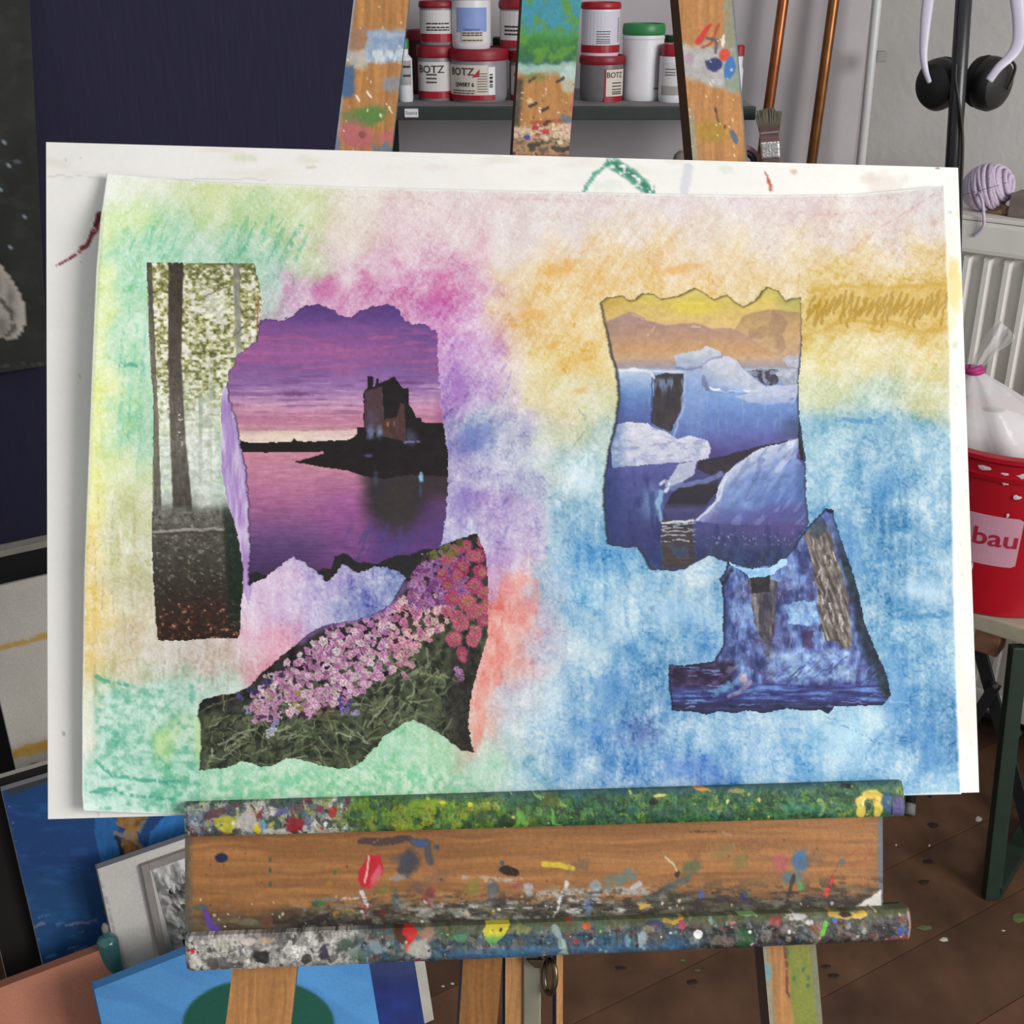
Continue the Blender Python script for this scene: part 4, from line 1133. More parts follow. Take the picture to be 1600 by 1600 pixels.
def leg_left(px, py, u, v):
    c = woodc(px, py, base='#b27c46', seed=2)
    c = mix(c, hx('#8a9cae'), sst(.05, .02, u) * .8 * sst(900, 400, py))
    def reg(x0, y0, x1, y1): return sst(x0 - 4, x0 + 4, px + 8 * (fbm(px / 10, py / 10, 3, 3) - .5)) * sst(x1 + 4, x1 - 4, px + 8 * (fbm(px / 10, py / 10, 3, 4) - .5)) * sst(y0 - 4, y0 + 4, py + 10 * (fbm(px / 10, py / 10, 3, 5) - .5)) * sst(y1 + 4, y1 - 4, py + 10 * (fbm(px / 10, py / 10, 3, 6) - .5))
    c = mix(c, hx('#9c7862'), reg(548, 44, 570, 100) * .85)
    c = mix(c, mix(np.tile(hx('#6c8cb8'), px.shape + (1,)), hx('#b8c4cc'), fbm(px / 12, py / 9, 3, 6)), reg(572, 46, 640, 98) * .95)
    c = mix(c, hx('#d0d6d4'), reg(575, 78, 634, 98) * sst(.3, .6, fbm(px / 4, py / 20, 3, 7)) * .95)
    c = mix(c, hx('#bfc6c2'), reg(545, 78, 574, 106) * .7)
    c = mix(c, hx('#44648c'), reg(520, 104, 553, 150) * .95)
    c = mix(c, hx('#8a8c94'), reg(598, 122, 632, 142) * .9)
    blob(c, px, py, 575, 180, 36, 18, hx('#56803c'), .95, .5, .3, -.1, 3)
    blob(c, px, py, 545, 185, 18, 12, hx('#6c7c50'), .6, .6, .4, 0, 4)
    blob(c, px, py, 555, 212, 32, 26, hx('#b4606a'), .85, .5, .4, .2, 5)
    blob(c, px, py, 606, 214, 16, 12, hx('#b86070'), .7, .5, .5, 0, 6)
    blob(c, px, py, 598, 236, 18, 14, hx('#5c7494'), .8, .4, .5, 0, 7)
    blob(c, px, py, 525, 230, 10, 24, hx('#6a7890'), .8, .5, .4, 0, 8)
    blob(c, px, py, 566, 210, 6, 6, hx('#7c4434'), .8, .3, .4, 0, 9)
    speck(c, px, py, 34, (520, 10, 640, 240), ['#e8dcc8', '#d8c8a8', '#efe8dc'], .6, 1.6, 5, 2.2)
    for x, y in ((575, 143), (558, 150), (609, 168)):
        stroke(c, px, py, [(x, y), (x + 4, y + 8)], 2.0, hx('#efe4d0'), .95)
    stroke(c, px, py, [(550, -60), (590, -40), (640, -20)], 30, hx('#c08850'), .4)
    return c
def leg_right(px, py, u, v):
    c = woodc(px, py, base='#b67f48', seed=5)
    n1 = 12 * (fbm(px / 12, py / 12, 3, 13) - .5)
    top = sst(132, 118, py + n1 - .25 * (px - 1075))
    c = mix(c, mix(np.tile(hx('#9c9c9c'), px.shape + (1,)), hx('#c0c6c8'), fbm(px / 9, py / 9, 3, 4)), top * sst(62, 80, py + n1) * .9)
    c = mix(c, hx('#86927e'), sst(1126, 1136, px + n1) * top * .8)
    blob(c, px, py, 1076, 92, 12, 12, hx('#a88c98'), .8, .5, .4, 0, 2)
    stroke(c, px, py, [(1108, 40), (1090, 66)], 5, hx('#c83430'), .95)
    stroke(c, px, py, [(1122, 40), (1112, 66), (1096, 74)], 2.5, hx('#a84028'), .9)
    stroke(c, px, py, [(1104, 58), (1120, 62), (1118, 82)], 2.5, hx('#4c5064'), .8)
    blob(c, px, py, 1132, 86, 10, 10, hx('#d04a34'), 1, .2, .2, 0, 3)
    blob(c, px, py, 1115, 101, 14, 11, hx('#2f3668'), 1, .2, .3, .2, 4)
    blob(c, px, py, 1140, 107, 9, 20, hx('#3f74b4'), 1, .15, .15, .2, 5)
    blob(c, px, py, 1130, 64, 3, 12, hx('#ece8dc'), .9, .3, .3, .1, 6)
    stroke(c, px, py, [(1118, 168), (1120, 182), (1124, 190)], 1.8, hx('#3c342c'), .9, .2)
    blob(c, px, py, 1110, 205, 34, 20, hx('#a8842c'), .85, .5, .3, 0, 7)
    c = mix(c, hx('#8a9a90'), sst(.16, .03, u) * sst(150, 200, py) * .7)
    blob(c, px, py, 1147, 214, 5, 13, hx('#54687c'), 1, .2, .15, -.45, 8)
    blob(c, px, py, 1133, 198, 2.5, 4, hx('#8c3428'), .9)
    speck(c, px, py, 34, (1062, 60, 1160, 245), ['#efe2cc', '#e8d8b8', '#f2ead8'], .6, 1.6, 8, 2.2)
    c = mix(c, hx('#546474'), sst(.95, 1.0, u) * .8)
    lowr = sst(1440, 1480, py)
    c = mix(c, mix(np.tile(hx('#8c8c34'), px.shape + (1,)), hx('#6c8434'), fbm(px / 8, py / 25, 3, 3)), lowr * sst(.42, .48, u + .1 * (fbm(px / 6, py / 30, 3, 5) - .5)) * .92)
    c = mix(c, hx('#7c7a70'), lowr * sst(.86, .92, u) * .8)
    stroke(c, px, py, [(1226, 1470), (1228, 1500), (1231, 1560)], 3, hx('#5c3420'), .8, .35)
    blob(c, px, py, 1200, 1518, 7, 16, hx('#6c98a4'), .8, .4, .4, 0, 11)
    for x, y in ((1255, 1515), (1263, 1528), (1240, 1530), (1262, 1540), (1232, 1488)): blob(c, px, py, x, y, 3, 5, hx('#3c6c48'), .9, .4, .4, .3, int(x))
    return c
def leg_mast(px, py, u, v):
    c = woodc(px, py, base='#b07a42', seed=8)
    n1 = 14 * (fbm(px / 14, py / 14, 3, 13) - .5)
    c = mix(c, ramp(py + n1, [(40, '#3f8c9c'), (52, '#4c8c58'), (62, '#3f8038'), (80, '#336c3c'), (96, '#356450'), (103, '#4c7c84')]), sst(110, 102, py + n1))
    c = mix(c, hx('#5c9034'), sst(103, 96, py) * sst(.5, .7, fbm(px / 12, py / 16, 3, 17)) * .9)
    c = mix(c, hx('#9cb8ac'), sst(97, 104, py + n1) * sst(122, 114, py + n1) * .95)
    blob(c, px, py, 890, 125, 15, 22, hx('#b4c8c0'), .95, .3, .4, 0, 3)
    blob(c, px, py, 836, 122, 20, 8, hx('#7c7c3c'), .8, .4, .4, 0, 4)
    c = mix(c, mix(np.tile(hx('#3c332c'), px.shape + (1,)), hx('#6c5844'), fbm(px / 8, py / 8, 3, 5)), sst(.14, .06, u + .05 * (fbm(px / 6, py / 8, 2, 3) - .5)) * sst(118, 126, py) * .95)
    c = mix(c, hx('#b88450'), sst(120, 128, py) * sst(.15, .2, u) * .35)
    m = sst(190, 200, py + n1)
    f = fbm(px / 14, py / 7, 4, 21)
    c = mix(c, ramp(f, [(.25, '#8c5030'), (.4, '#c8a890'), (.5, '#e0d2b4'), (.58, '#b08468'), (.68, '#d8c8a4'), (.8, '#684838')]), m * .95)
    m2 = sst(214, 222, py + n1)
    f2 = fbm(px / 16 + 5, py / 9, 4, 31)
    c = mix(c, ramp(f2, [(.25, '#3a332c'), (.42, '#4c4036'), (.5, '#b08c68'), (.6, '#9c7050'), (.75, '#5c5048')]), m2 * .95)
    stroke(c, px, py, [(830, 192), (870, 190), (906, 184)], 4, hx('#a84830'), .8, .3)
    blob(c, px, py, 884, 186, 9, 8, hx('#64707c'), .9, .3, .5, 0, 8)
    blob(c, px, py, 898, 168, 8, 12, hx('#b0606c'), .8, .5, .4, 0, 9)
    for x, y in ((846, 174), (828, 168), (850, 196), (870, 128), (826, 128)): stroke(c, px, py, [(x, y), (x + 10, y - 6)], 3, hx('#3c2c24'), .9)
    blob(c, px, py, 828, 158, 5, 5, hx('#d8b890'), .9)
    for x, y, h in ((837, 200, '#a82c30'), (852, 206, '#b8343c'), (824, 215, '#2f3c84'), (890, 200, '#d8a0a0'), (875, 222, '#e4d4b0')):
        blob(c, px, py, x, y, 6, 5, hx(h), .9, .3, .5, 0, int(x))
    speck(c, px, py, 30, (812, 120, 906, 240), ['#e8dcc0', '#3c3028', '#d0b890'], .8, 2.2, 12)
    return c
def leg_piece(name, xt0, xt1, yt, xb0, xb1, yb_, off, thick, fn, m, side):
    """upright drawn between two rows of the picture and carried on to the floor and above the frame"""
    def X(y, a, b): return a + (b - a) * (y - yt) / (yb_ - yt)
    rows = list(np.arange(-220, -20, 40)) + list(np.arange(-20, 262, 2.2)) + list(np.arange(262, 1490, 80)) + list(np.arange(1490, 1612, 2.4))
    rows = np.array(rows)
    # down to the floor
    lo = 1612.0; hi = 6000.0
    for _ in range(50):
        mid_ = (lo + hi) / 2
        if float(ep(X(mid_, (xt0 + xt1) / 2, (xb0 + xb1) / 2), mid_, off)[2]) > thick * .5 + .004: lo = mid_
        else: hi = mid_
    rows = np.concatenate([rows, np.linspace(1650, lo, 8)])
    us = np.linspace(0, 1, 44)
    PY, U = np.meshgrid(rows, us, indexing='ij')
    PX = X(PY, xt0, xb0) * (1 - U) + X(PY, xt1, xb1) * U
    P = ep(PX, PY, off)
    c = fn(PX, PY, U, None)
    ny, nx = U.shape; idx = np.arange(ny * nx).reshape(ny, nx)
    Q = np.stack([idx[:-1, :-1], idx[1:, :-1], idx[1:, 1:], idx[:-1, 1:]], -1).reshape(-1, 4)
    ring = np.concatenate([idx[0, :], idx[1:, -1], idx[-1, -2::-1], idx[-2:0:-1, 0]])
    Pf = P.reshape(-1, 3); rp = Pf[ring]; b0 = len(Pf); k = len(ring)
    V = np.concatenate([Pf, rp, rp - EN * thick])
    C = np.concatenate([c.reshape(-1, 3), np.tile(hx(side), (2 * k, 1))])
    a = np.arange(k); b = (a + 1) % k
    Qs = np.stack([b0 + a, b0 + b, b0 + k + b, b0 + k + a], -1)
    bi = b0 + k
    cor = np.array([[bi, bi + nx - 1, bi + nx - 1 + ny - 1, bi + 2 * (nx - 1) + ny - 1]])
    return obj(name, mesh_np(name, V, np.concatenate([Q, Qs, cor]), C), m, easel)
BK = -0.010                                  # face of the uprights, just behind the drawing board
leg_piece('leg', 547, 634, 44, 362, 463, 1525, BK, .022, leg_left, vm_wood, '#566468')
leg_piece('leg', 1064, 1150, 44, 1196, 1279, 1525, BK, .022, leg_right, vm_wood, '#5c3f26')
# mast: painted upper part and split guide rails below
def X_m(y): return 858 + (800 - 858) * (y - 44) / (1525 - 44)
leg_piece('mast', 813, 905, 44, 722, 783, 1525, BK - .001, .022, lambda px, py, u, v: np.where((py > 1200)[..., None], woodc(px, py, base='#8a5a28', seed=4), leg_mast(px, py, u, v)), vm_wood, '#4a3420')
def rail(name, x0, x1, y0, y1, off, thick, base, side='#3a2614', m=vm_wood):
    TL, TR, BR, BL = ep(x0[0], y0, off), ep(x0[1], y0, off), ep(x1[1], y1, off), ep(x1[0], y1, off)
    return slab(name, TL, TR, BR, BL, EN, thick, np.linspace(0, 1, 30), np.linspace(0, 1, 80), lambda px, py, u, v: woodc(px, py, base=base, seed=9), m, easel, side)
rail('guide_rail', (790, 815), (789, 814), 1380, 1700, BK - .004, .02, '#b07c48')
rail('guide_rail', (870, 880), (869, 879), 1380, 1700, BK - .004, .02, '#b8804c')
m_steel = mat('dull_zinc', '#8a8674', .45, .6, var=.12)
def px_box(name, quad, off, thick, m, parent, bev=.001, label=None):
    bm = bmesh.new()
    f = [bm.verts.new(tuple(ep(x, y, off))) for x, y in quad]; b = [bm.verts.new(tuple(np.asarray(ep(x, y, off)) - EN * thick)) for x, y in quad]
    bm.faces.new(f); bm.faces.new(b[::-1])
    for i in range(len(quad)): bm.faces.new([f[i], b[i], b[(i + 1) % len(quad)], f[(i + 1) % len(quad)]])
    if bev: bevel(bm, bev)
    return from_bm(name, bm, m, parent, label)
px_box('metal_plate', [(818, 1380), (846, 1380), (845, 1700), (818, 1700)], BK - .002, .003, m_steel, easel)
px_box('metal_latch', [(822, 1500), (850, 1500), (846, 1513), (836, 1513)], BK + .004, .005, mat('dark_bronze_latch', '#4a382c', .4, .7), easel)
rc = [ep(859 + 9 * math.sin(a), 1526 - 26 * math.cos(a), BK + .004 + .006 * math.sin(a)) for a in np.linspace(0, 2 * math.pi, 33)]
bm = bmesh.new(); tube_bm(bm, rc, .0019, 10, False); from_bm('pull_ring', bm, mat('brass_ring', '#6c604c', .28, .9, var=.1), easel, 'small metal pull ring', True)
px_box('ring_lug', [(851, 1490), (864, 1490), (863, 1506), (853, 1506)], BK + .004, .006, mat('dark_iron', '#3a342e', .4, .7), easel)
# hind leg
ht = ep(845, 330, -.06); hb_ = np.array([0.02, 1.42, 0.004])
hd = (hb_ - ht) / np.linalg.norm(hb_ - ht); hs = np.array([1.0, 0, 0]); hf = np.cross(hd, hs)
bm = bmesh.new(); box_bm(bm, (ht + hb_) / 2, (.018, .011, np.linalg.norm(hb_ - ht) / 2), np.stack([hs, hf, hd], 1)); bevel(bm, .002)
from_bm('hind_leg', bm, mat('varnished_hind_leg', '#8a5c30', .55, var=.2, scale=20, stretch=(12, 12, 1)), easel)
box('hinge_block', ep(850, 322, -.047), (.03, .02, .014), mat('hinge_wood', '#7c5430', .6), easel, np.stack([EH, EV, EN], 1))

# ---------------------------------------------------------------- tray panel and ledges
def tray(px, py, u, v):
    c = woodc(px, py, base='#a06c3c', seed=14, along='h')
    yy = py + .035 * (px - 290)              # follow the slope of the board
    c = mix(c, hx('#86562c'), .5 * sst(.5, .7, fbm(px / 160, py / 18, 4, 3)))
    dark = sst(1414, 1446, yy + 26 * (fbm(px / 40, py / 14, 4, 5) - .5))
    c = mix(c, ramp(fbm(px / 30, py / 8, 4, 6), [(.3, '#1f1a18'), (.5, '#332c28'), (.62, '#4a4a3c'), (.75, '#5c6052')]), dark * .94 * sst(280, 470, px) + dark * .55 * sst(470, 280, px))
    c = mix(c, hx('#6c6a50'), dark * .5 * sst(.55, .7, fbm(px / 22, py / 9, 3, 8)))
    c = mix(c, hx('#4c5048'), sst(306, 290, px + 6 * (vnoise(px / 5, py / 9, 2) - .5)) * .8)
    c = mix(c, hx('#66707c'), sst(1368, 1376, px) * .9)
    # white scumble
    w = sst(1418, 1428, yy + 14 * (fbm(px / 26, py / 10, 3, 11) - .5)) * sst(1456, 1446, yy) * sst(560, 700, px) * sst(1060, 980, px)
    c = mix(c, ramp(fbm(px / 18, py / 6, 4, 15), [(.3, '#3c3c3c'), (.45, '#6c6660'), (.55, '#b8b4b0'), (.7, '#d4d0cc')]), w * sst(.42, .55, fbm(px / 30, py / 8, 3, 16)) * .9)
    S_ = lambda *a, **k: stroke(c, px, py, *a, **k); B_ = lambda *a, **k: blob(c, px, py, *a, **k)
    B_(346, 1340, 11, 8, hx('#1f2444'), 1, .2, .15, 0, 3)
    for y in (1343, 1360, 1381): B_(422, y, 3, 5, hx('#2f5c44'), .9)
    B_(505, 1328, 6, 4, hx('#6c6c34'), .8); B_(497, 1412, 10, 7, hx('#3c6c44'), .9, .3, .5, -.3)
    B_(523, 1363, 3, 4, hx('#3c6448'), .8); B_(515, 1380, 6, 4, hx('#a0742c'), .8)
    B_(580, 1362, 17, 30, hx('#c01c2c'), 1, .15, .25, .45, 4); B_(588, 1368, 7, 20, hx('#d87c88'), .7, .4, .4, .5, 5)
    S_([(575, 1338), (570, 1378)], 1.8, hx('#e8b8a8'), .9); S_([(562, 1390), (566, 1408), (569, 1434)], 2.5, hx('#a46a64'), .9, .1)
    S_([(565, 1394), (572, 1412)], 4, hx('#e4dcdc'), .95, .15); S_([(530, 1405), (558, 1403)], 2.5, hx('#d8d4cc'), .9, .4)
    S_([(505, 1407), (530, 1406)], 2, hx('#5c7884'), .8)
    B_(640, 1352, 18, 26, hx('#3c3c48'), .9, .4, .5, .3, 6); S_([(640, 1310), (600, 1316), (565, 1314)], 7, hx('#403638'), .85, .3)
    S_([(645, 1315), (668, 1318), (672, 1345)], 8, hx('#44485c'), .8, .2); B_(658, 1318, 10, 5, hx('#2c5890'), .9); B_(682, 1324, 5, 5, hx('#2c4c74'), .9)
    B_(622, 1372, 14, 6, hx('#8c949c'), .8, .5, .5); B_(672, 1400, 12, 14, hx('#8c2c38'), .7, .5, .5); B_(600, 1392, 12, 8, hx('#7c7c34'), .7, .5, .5)
    B_(620, 1408, 9, 18, hx('#4c5c60'), .8, .5, .5)
    S_([(320, 1420), (327, 1440), (338, 1460)], 6, hx('#5c3c9c'), .95, .12); B_(337, 1455, 9, 9, hx('#5a3a98'), .9, .3, .5)
    B_(312, 1417, 16, 5, hx('#4c5c54'), .8, .4, .5); B_(418, 1440, 11, 15, hx('#6c4430'), .9, .3, .5); B_(415, 1456, 14, 6, hx('#4a2430'), .9, .3, .4)
    S_([(468, 1450), (490, 1442), (520, 1434)], 9, hx('#241a18'), .95, .15); S_([(440, 1432), (478, 1424)], 5, hx('#5c4032'), .7, .35)
    S_([(548, 1452), (580, 1444)], 8, hx('#2c1c1c'), .9, .2); S_([(524, 1428), (548, 1425)], 6, hx('#a88030'), .8, .3)
    B_(595, 1426, 9, 7, hx('#6c2018'), .9); B_(573, 1421, 8, 7, hx('#7c2440'), .8, .4, .5)
    B_(795, 1361, 18, 8, hx('#2c1a14'), 1, .15, .2, .25, 7); B_(784, 1348, 4, 5, hx('#3c5468'), .8)
    S_([(849, 1350), (875, 1352), (895, 1357)], 5.5, hx('#d4b838'), 1, 0, False, 1.0); S_([(890, 1364), (884, 1382)], 3, hx('#a47850'), .9)
    S_([(886, 1380), (874, 1410), (868, 1424)], 4, hx('#e2ded8'), .95, .1); S_([(868, 1424), (862, 1442)], 2, hx('#b8b4b0'), .8, .2)
    B_(740, 1388, 14, 14, hx('#7c8434'), .6, .5, .5); B_(768, 1394, 12, 20, hx('#4c5c6c'), .7, .4, .6); B_(826, 1390, 9, 12, hx('#b8bcc8'), .8, .4, .6); B_(806, 1384, 5, 8, hx('#a84454'), .8)
    S_([(725, 1372), (760, 1374), (815, 1376)], 5, hx('#b8b0a8'), .8, .42); S_([(845, 1398), (900, 1394), (1010, 1392)], 8, hx('#b8b4b4'), .8, .42)
    B_(932, 1388, 10, 14, hx('#a8b4c4'), .8, .5, .6); B_(920, 1416, 10, 16, hx('#6c88b4'), .8, .4, .6); B_(975, 1372, 26, 13, hx('#4c8088'), .6, .6, .5, -.5)
    S_([(990, 1388), (1000, 1380)], 5, hx('#c8ccd4'), .8, .2); S_([(1040, 1340), (1052, 1350), (1056, 1362)], 2.2, hx('#c8c090'), .9); B_(1059, 1366, 5, 6, hx('#3a2424'), .9)
    S_([(1010, 1410), (1050, 1385), (1075, 1372)], 8, hx('#4c5c58'), .8, .25); B_(1082, 1355, 22, 12, hx('#4c6044'), .7, .5, .5, -.6)
    S_([(1000, 1418), (1010, 1414), (1018, 1414)], 5, hx('#d8a840'), .95); B_(1096, 1398, 5, 9, hx('#4858a8'), .9); B_(1163, 1402, 7, 9, hx('#2c2c68'), 1, .2, .2)
    B_(1220, 1350, 16, 16, hx('#b4585c'), .75, .5, .35, 0, 9); B_(1250, 1344, 14, 20, hx('#3c6c9c'), .9, .4, .4, 0, 10); B_(1238, 1372, 20, 12, hx('#4c7884'), .75, .5, .5)
    B_(1252, 1384, 7, 8, hx('#5c9454'), 1, .2, .3); S_([(1240, 1370), (1232, 1395), (1228, 1415)], 4, hx('#3c2a20'), .9, .1); B_(1228, 1420, 12, 8, hx('#2c1c18'), .95, .3, .3)
    S_([(1300, 1374), (1291, 1398)], 6, hx('#d83c2c'), 1, .05); S_([(1296, 1376), (1312, 1345)], 1.2, hx('#7c4434'), .9)
    S_([(1318, 1348), (1345, 1352), (1362, 1330), (1345, 1325), (1322, 1340)], 1.2, hx('#b84830'), .7, .3); B_(1315, 1346, 6, 5, hx('#546478'), .7, .4, .5)
    S_([(1078, 1300), (1118, 1298)], 2, hx('#5c3820'), .7, .3)
    for k, rr_ in enumerate((8, 13, 18)):
        pts = [(1178 + rr_ * 1.2 * math.cos(a), 1322 + rr_ * .6 * math.sin(a)) for a in np.linspace(0, 6.28, 14)]
        S_(pts, 1.1, hx('#7c4c34'), .55, .3)
    S_([(1130, 1300), (1142, 1306), (1146, 1325)], 2.5, hx('#b89880'), .5, .4)
    # dragged, dirty paint along the foot of the panel
    ft = sst(1392, 1440, yy + 20 * (fbm(px / 30, py / 12, 3, 61) - .5)) * sst(380, 560, px)
    f9 = fbm(px / 14, py / 5, 4, 62)
    c = mix(c, hx('#2c2622'), ft * sst(.52, .62, f9) * .8); c = mix(c, hx('#8c8c84'), ft * sst(.40, .30, f9) * sst(1120, 1020, px) * .75); c = mix(c, hx('#5c5c44'), ft * sst(.56, .64, fbm(px / 18, py / 7, 4, 64)) * .6)
    for k, (x, y, h) in enumerate(((1130, 1330, '#7c7440'), (1160, 1345, '#74743c'), (690, 1370, '#74584c'), (655, 1385, '#54444c'), (630, 1340, '#4c4a5c'), (905, 1352, '#5c5448'), (950, 1376, '#587c80'), (1085, 1330, '#84562c'), (1270, 1340, '#6c5444'))):
        B_(x, y, 22, 12, hx(h), .5, .8, .8, -.4, k + 200)
    tri = sst(0, 4, (px - 1325) * .75 + (py - 1422) * 1.0 - 4 + 8 * (vnoise(px / 8, py / 8, 3) - .5)) * (px > 1325)
    c = mix(c, hx('#dcd8ce'), tri * sst(1378, 1376, px) * .97)
    B_(1365, 1422, 6, 5, hx('#4c7c98'), .8, .4, .5); B_(1335, 1424, 6, 4, hx('#d8c890'), .8, .4, .5)
    speck(c, px, py, 90, (300, 1400, 1370, 1450), ['#d8d0c4', '#b8b0a4', '#3c2c24', '#6c7c8c', '#a84c44', '#c8b070'], 1, 3, 31)
    speck(c, px, py, 60, (300, 1310, 1370, 1420), ['#7c4c2c', '#5c3820', '#8c6438'], .8, 2.0, 32)
    return c
TOPY = lambda x: 1296 - .030 * (x - 290)
tx = np.linspace(0, 1, 730); ty = np.linspace(0, 1, 100)
slab('tray_panel', ep(289, 1284, -.0005), ep(1379, 1250, -.0005), ep(1380, 1452, -.0005), ep(289, 1492, -.0005), EN, .009, tx, ty, tray, vm_wood, easel, '#56626c')

def crust(pal, px, py, seed, sx=20, sy=12):
    """patchwork of paint crusts: cells that each take a tint of a list"""
    x = px + 14 * (fbm(px / 13, py / 13, 4, seed) - .5) * 2; y = py + 12 * (fbm(px / 13, py / 13, 4, seed + 3) - .5) * 2
    gx = x / sx; gy = y / sy
    best = np.full(px.shape, 9.0); cell = np.zeros(px.shape)
    for ox in (-1, 0, 1):
        for oy in (-1, 0, 1):
            ix = np.floor(gx) + ox; iy = np.floor(gy) + oy
            cx = ix + _hash(ix, iy, seed); cy = iy + _hash(ix, iy, seed + 7)
            d = np.hypot(gx - cx, gy - cy); m = d < best
            best = np.where(m, d, best); cell = np.where(m, _hash(ix, iy, seed + 13), cell)
    C = np.array([hx(h) for h in pal])
    c = C[np.minimum((cell * len(pal)).astype(int), len(pal) - 1)]
    return c * (.85 + .3 * fbm(px / 4, py / 4, 3, seed + 20))[..., None]
def scumble(c, px, py, pal, seed):
    """second, finer layer of paint dragged over the first, with dark crevices"""
    c2 = crust(pal, px, py, seed, 11, 9)
    m = sst(.47, .60, fbm(px / 9, py / 14, 4, seed + 2))
    c = c + (c2 - c) * (m * .8)[..., None]
    comb = fbm(px / 2.6, py / 11, 3, seed + 5); c = c * (.78 + .44 * comb)[..., None]
    r_ = abs(fbm(px / 10, py / 8, 4, seed + 8) - .5); return c * (1 - .45 * sst(.03, 0, r_))[..., None]
def upper(px, py, u, v):
    c1 = crust(['#5c665c', '#7c8478', '#a8a49c', '#4c5858', '#6c7484', '#847c80', '#8c8c70', '#5c4c4c', '#b0aca4', '#44544c'], px, py, 3, 26, 18)
    c2 = crust(['#5c7c24', '#6c8c28', '#4c6c28', '#7c8c2c', '#3f5c30', '#64822c', '#86902e'], px, py, 5, 22, 18)
    c3 = crust(['#2c5c38', '#34643c', '#2a5440', '#3c6c3c', '#2f6450', '#28503a', '#447444', '#3a5c34'], px, py, 7, 24, 14)
    b1 = sst(500, 580, px + 60 * (fbm(px / 40, py / 20, 3, 4) - .5)); b2 = sst(720, 880, px + 120 * (fbm(px / 50, py / 20, 3, 6) - .5))
    c = c1 + (c2 - c1) * b1[..., None]; c = c + (c3 - c) * b2[..., None]
    c = np.where((px < 545)[..., None], scumble(c, px, py, ['#c8c4bc', '#3c4844', '#7c3038', '#4c6494', '#b0a858', '#8c948c', '#a0a09c'], 101), scumble(c, px, py, ['#30582c', '#2a5040', '#5c8430', '#3f6c34', '#24402c', '#4c7c4c', '#7c9038'], 103))
    c = mix(c, hx('#35586c'), sst(.22, .05, v + .15 * (fbm(px / 20, py / 8, 3, 8) - .5)) * .55 * sst(600, 660, px))
    B_ = lambda *a, **k: blob(c, px, py, *a, **k); S_ = lambda *a, **k: stroke(c, px, py, *a, **k)
    B_(352, 1288, 18, 15, hx('#b8b034'), .95, .3, .5, .4, 3); B_(388, 1280, 16, 20, hx('#b8b4ae'), .9, .3, .5, .3, 4); B_(404, 1294, 7, 9, hx('#d0bc20'), 1, .2, .4)
    B_(411, 1290, 6, 10, hx('#6c9cb4'), .9); B_(460, 1290, 15, 14, hx('#8c1c28'), .95, .3, .5); B_(440, 1268, 12, 8, hx('#5c5c90'), .8, .4, .5); B_(335, 1270, 22, 8, hx('#5c3438'), .8, .4, .5, -.3)
    B_(520, 1268, 7, 10, hx('#a02c2c'), .9, .3, .5); B_(500, 1265, 7, 5, hx('#8c2430'), .9); B_(560, 1288, 16, 8, hx('#30402c'), .7, .4, .5); B_(425, 1300, 20, 5, hx('#c8c4bc'), .8, .4, .5)
    B_(670, 1256, 34, 9, hx('#86a01c'), .7, .5, .5); B_(735, 1257, 4, 5, hx('#d8d04c'), 1); B_(692, 1254, 6, 3, hx('#d0c840'), .9)
    B_(755, 1276, 18, 16, hx('#2f4428'), .7, .5, .5); B_(793, 1286, 14, 12, hx('#24381f'), .9, .3, .5); S_([(805, 1292), (815, 1270), (822, 1290)], 4, hx('#64a83c'), .8, .2)
    S_([(862, 1262), (866, 1285), (876, 1290)], 3, hx('#6cb048'), .8, .2); S_([(832, 1235), (845, 1248)], 2, hx('#7cb060'), .9); B_(860, 1250, 14, 12, hx('#5c5c28'), .7, .4, .5)
    B_(1021, 1253, 8, 6, hx('#1c1c1a'), .9); B_(1030, 1243, 12, 2.5, hx('#e0cc78'), .9, .3, .4, -.1); B_(1097, 1233, 13, 4, hx('#d08a3c'), 1, .2, .4, .2); B_(1070, 1226, 9, 3, hx('#c07030'), .9)
    B_(1153, 1236, 14, 4, hx('#b0a050'), .7, .5, .5); B_(1137, 1252, 3, 4, hx('#e8e0a0'), .9); S_([(1280, 1250), (1288, 1262), (1284, 1274)], 4, hx('#a8bc74'), .7, .35)
    B_(1250, 1262, 40, 10, hx('#2f7c5c'), .6, .5, .5)
    # yellow daub, blue and violet end
    S_([(1346, 1272), (1344, 1252), (1352, 1242), (1366, 1240), (1376, 1246)], 8.5, hx('#e0c454'), 1, .0, False, 2); S_([(1368, 1246), (1373, 1262), (1372, 1273)], 8, hx('#e0c454'), 1, 0, False, 2)
    S_([(1361, 1256), (1361, 1274)], 2, hx('#6c7c34'), .9); S_([(1346, 1262), (1352, 1248)], 1.5, hx('#f0e4b0'), .9, .3); S_([(1356, 1246), (1372, 1252)], 1.2, hx('#a88c34'), .8)
    B_(1386, 1252, 12, 18, hx('#3c5c8c'), .9, .4, .5); B_(1404, 1262, 14, 18, hx('#5c4c8c'), .9, .4, .4); S_([(1393, 1248), (1394, 1275)], 2, hx('#1f2c2c'), .9)
    B_(1325, 1228, 16, 4, hx('#1c1c20'), .9, .3, .4); B_(400, 1247, 10, 3, hx('#d8dcd8'), .6, .4, .5)
    B_(525, 1243, 14, 3, hx('#dcd8d0'), .95, .3, .4); B_(555, 1243, 12, 3, hx('#6c2c30'), .9, .3, .4)
    speck(c, px, py, 50, (292, 1232, 560, 1310), ['#d8d4cc', '#3c4440', '#a03038', '#c8c05c', '#4c6c94', '#8c8c84'], 1, 4, 41)
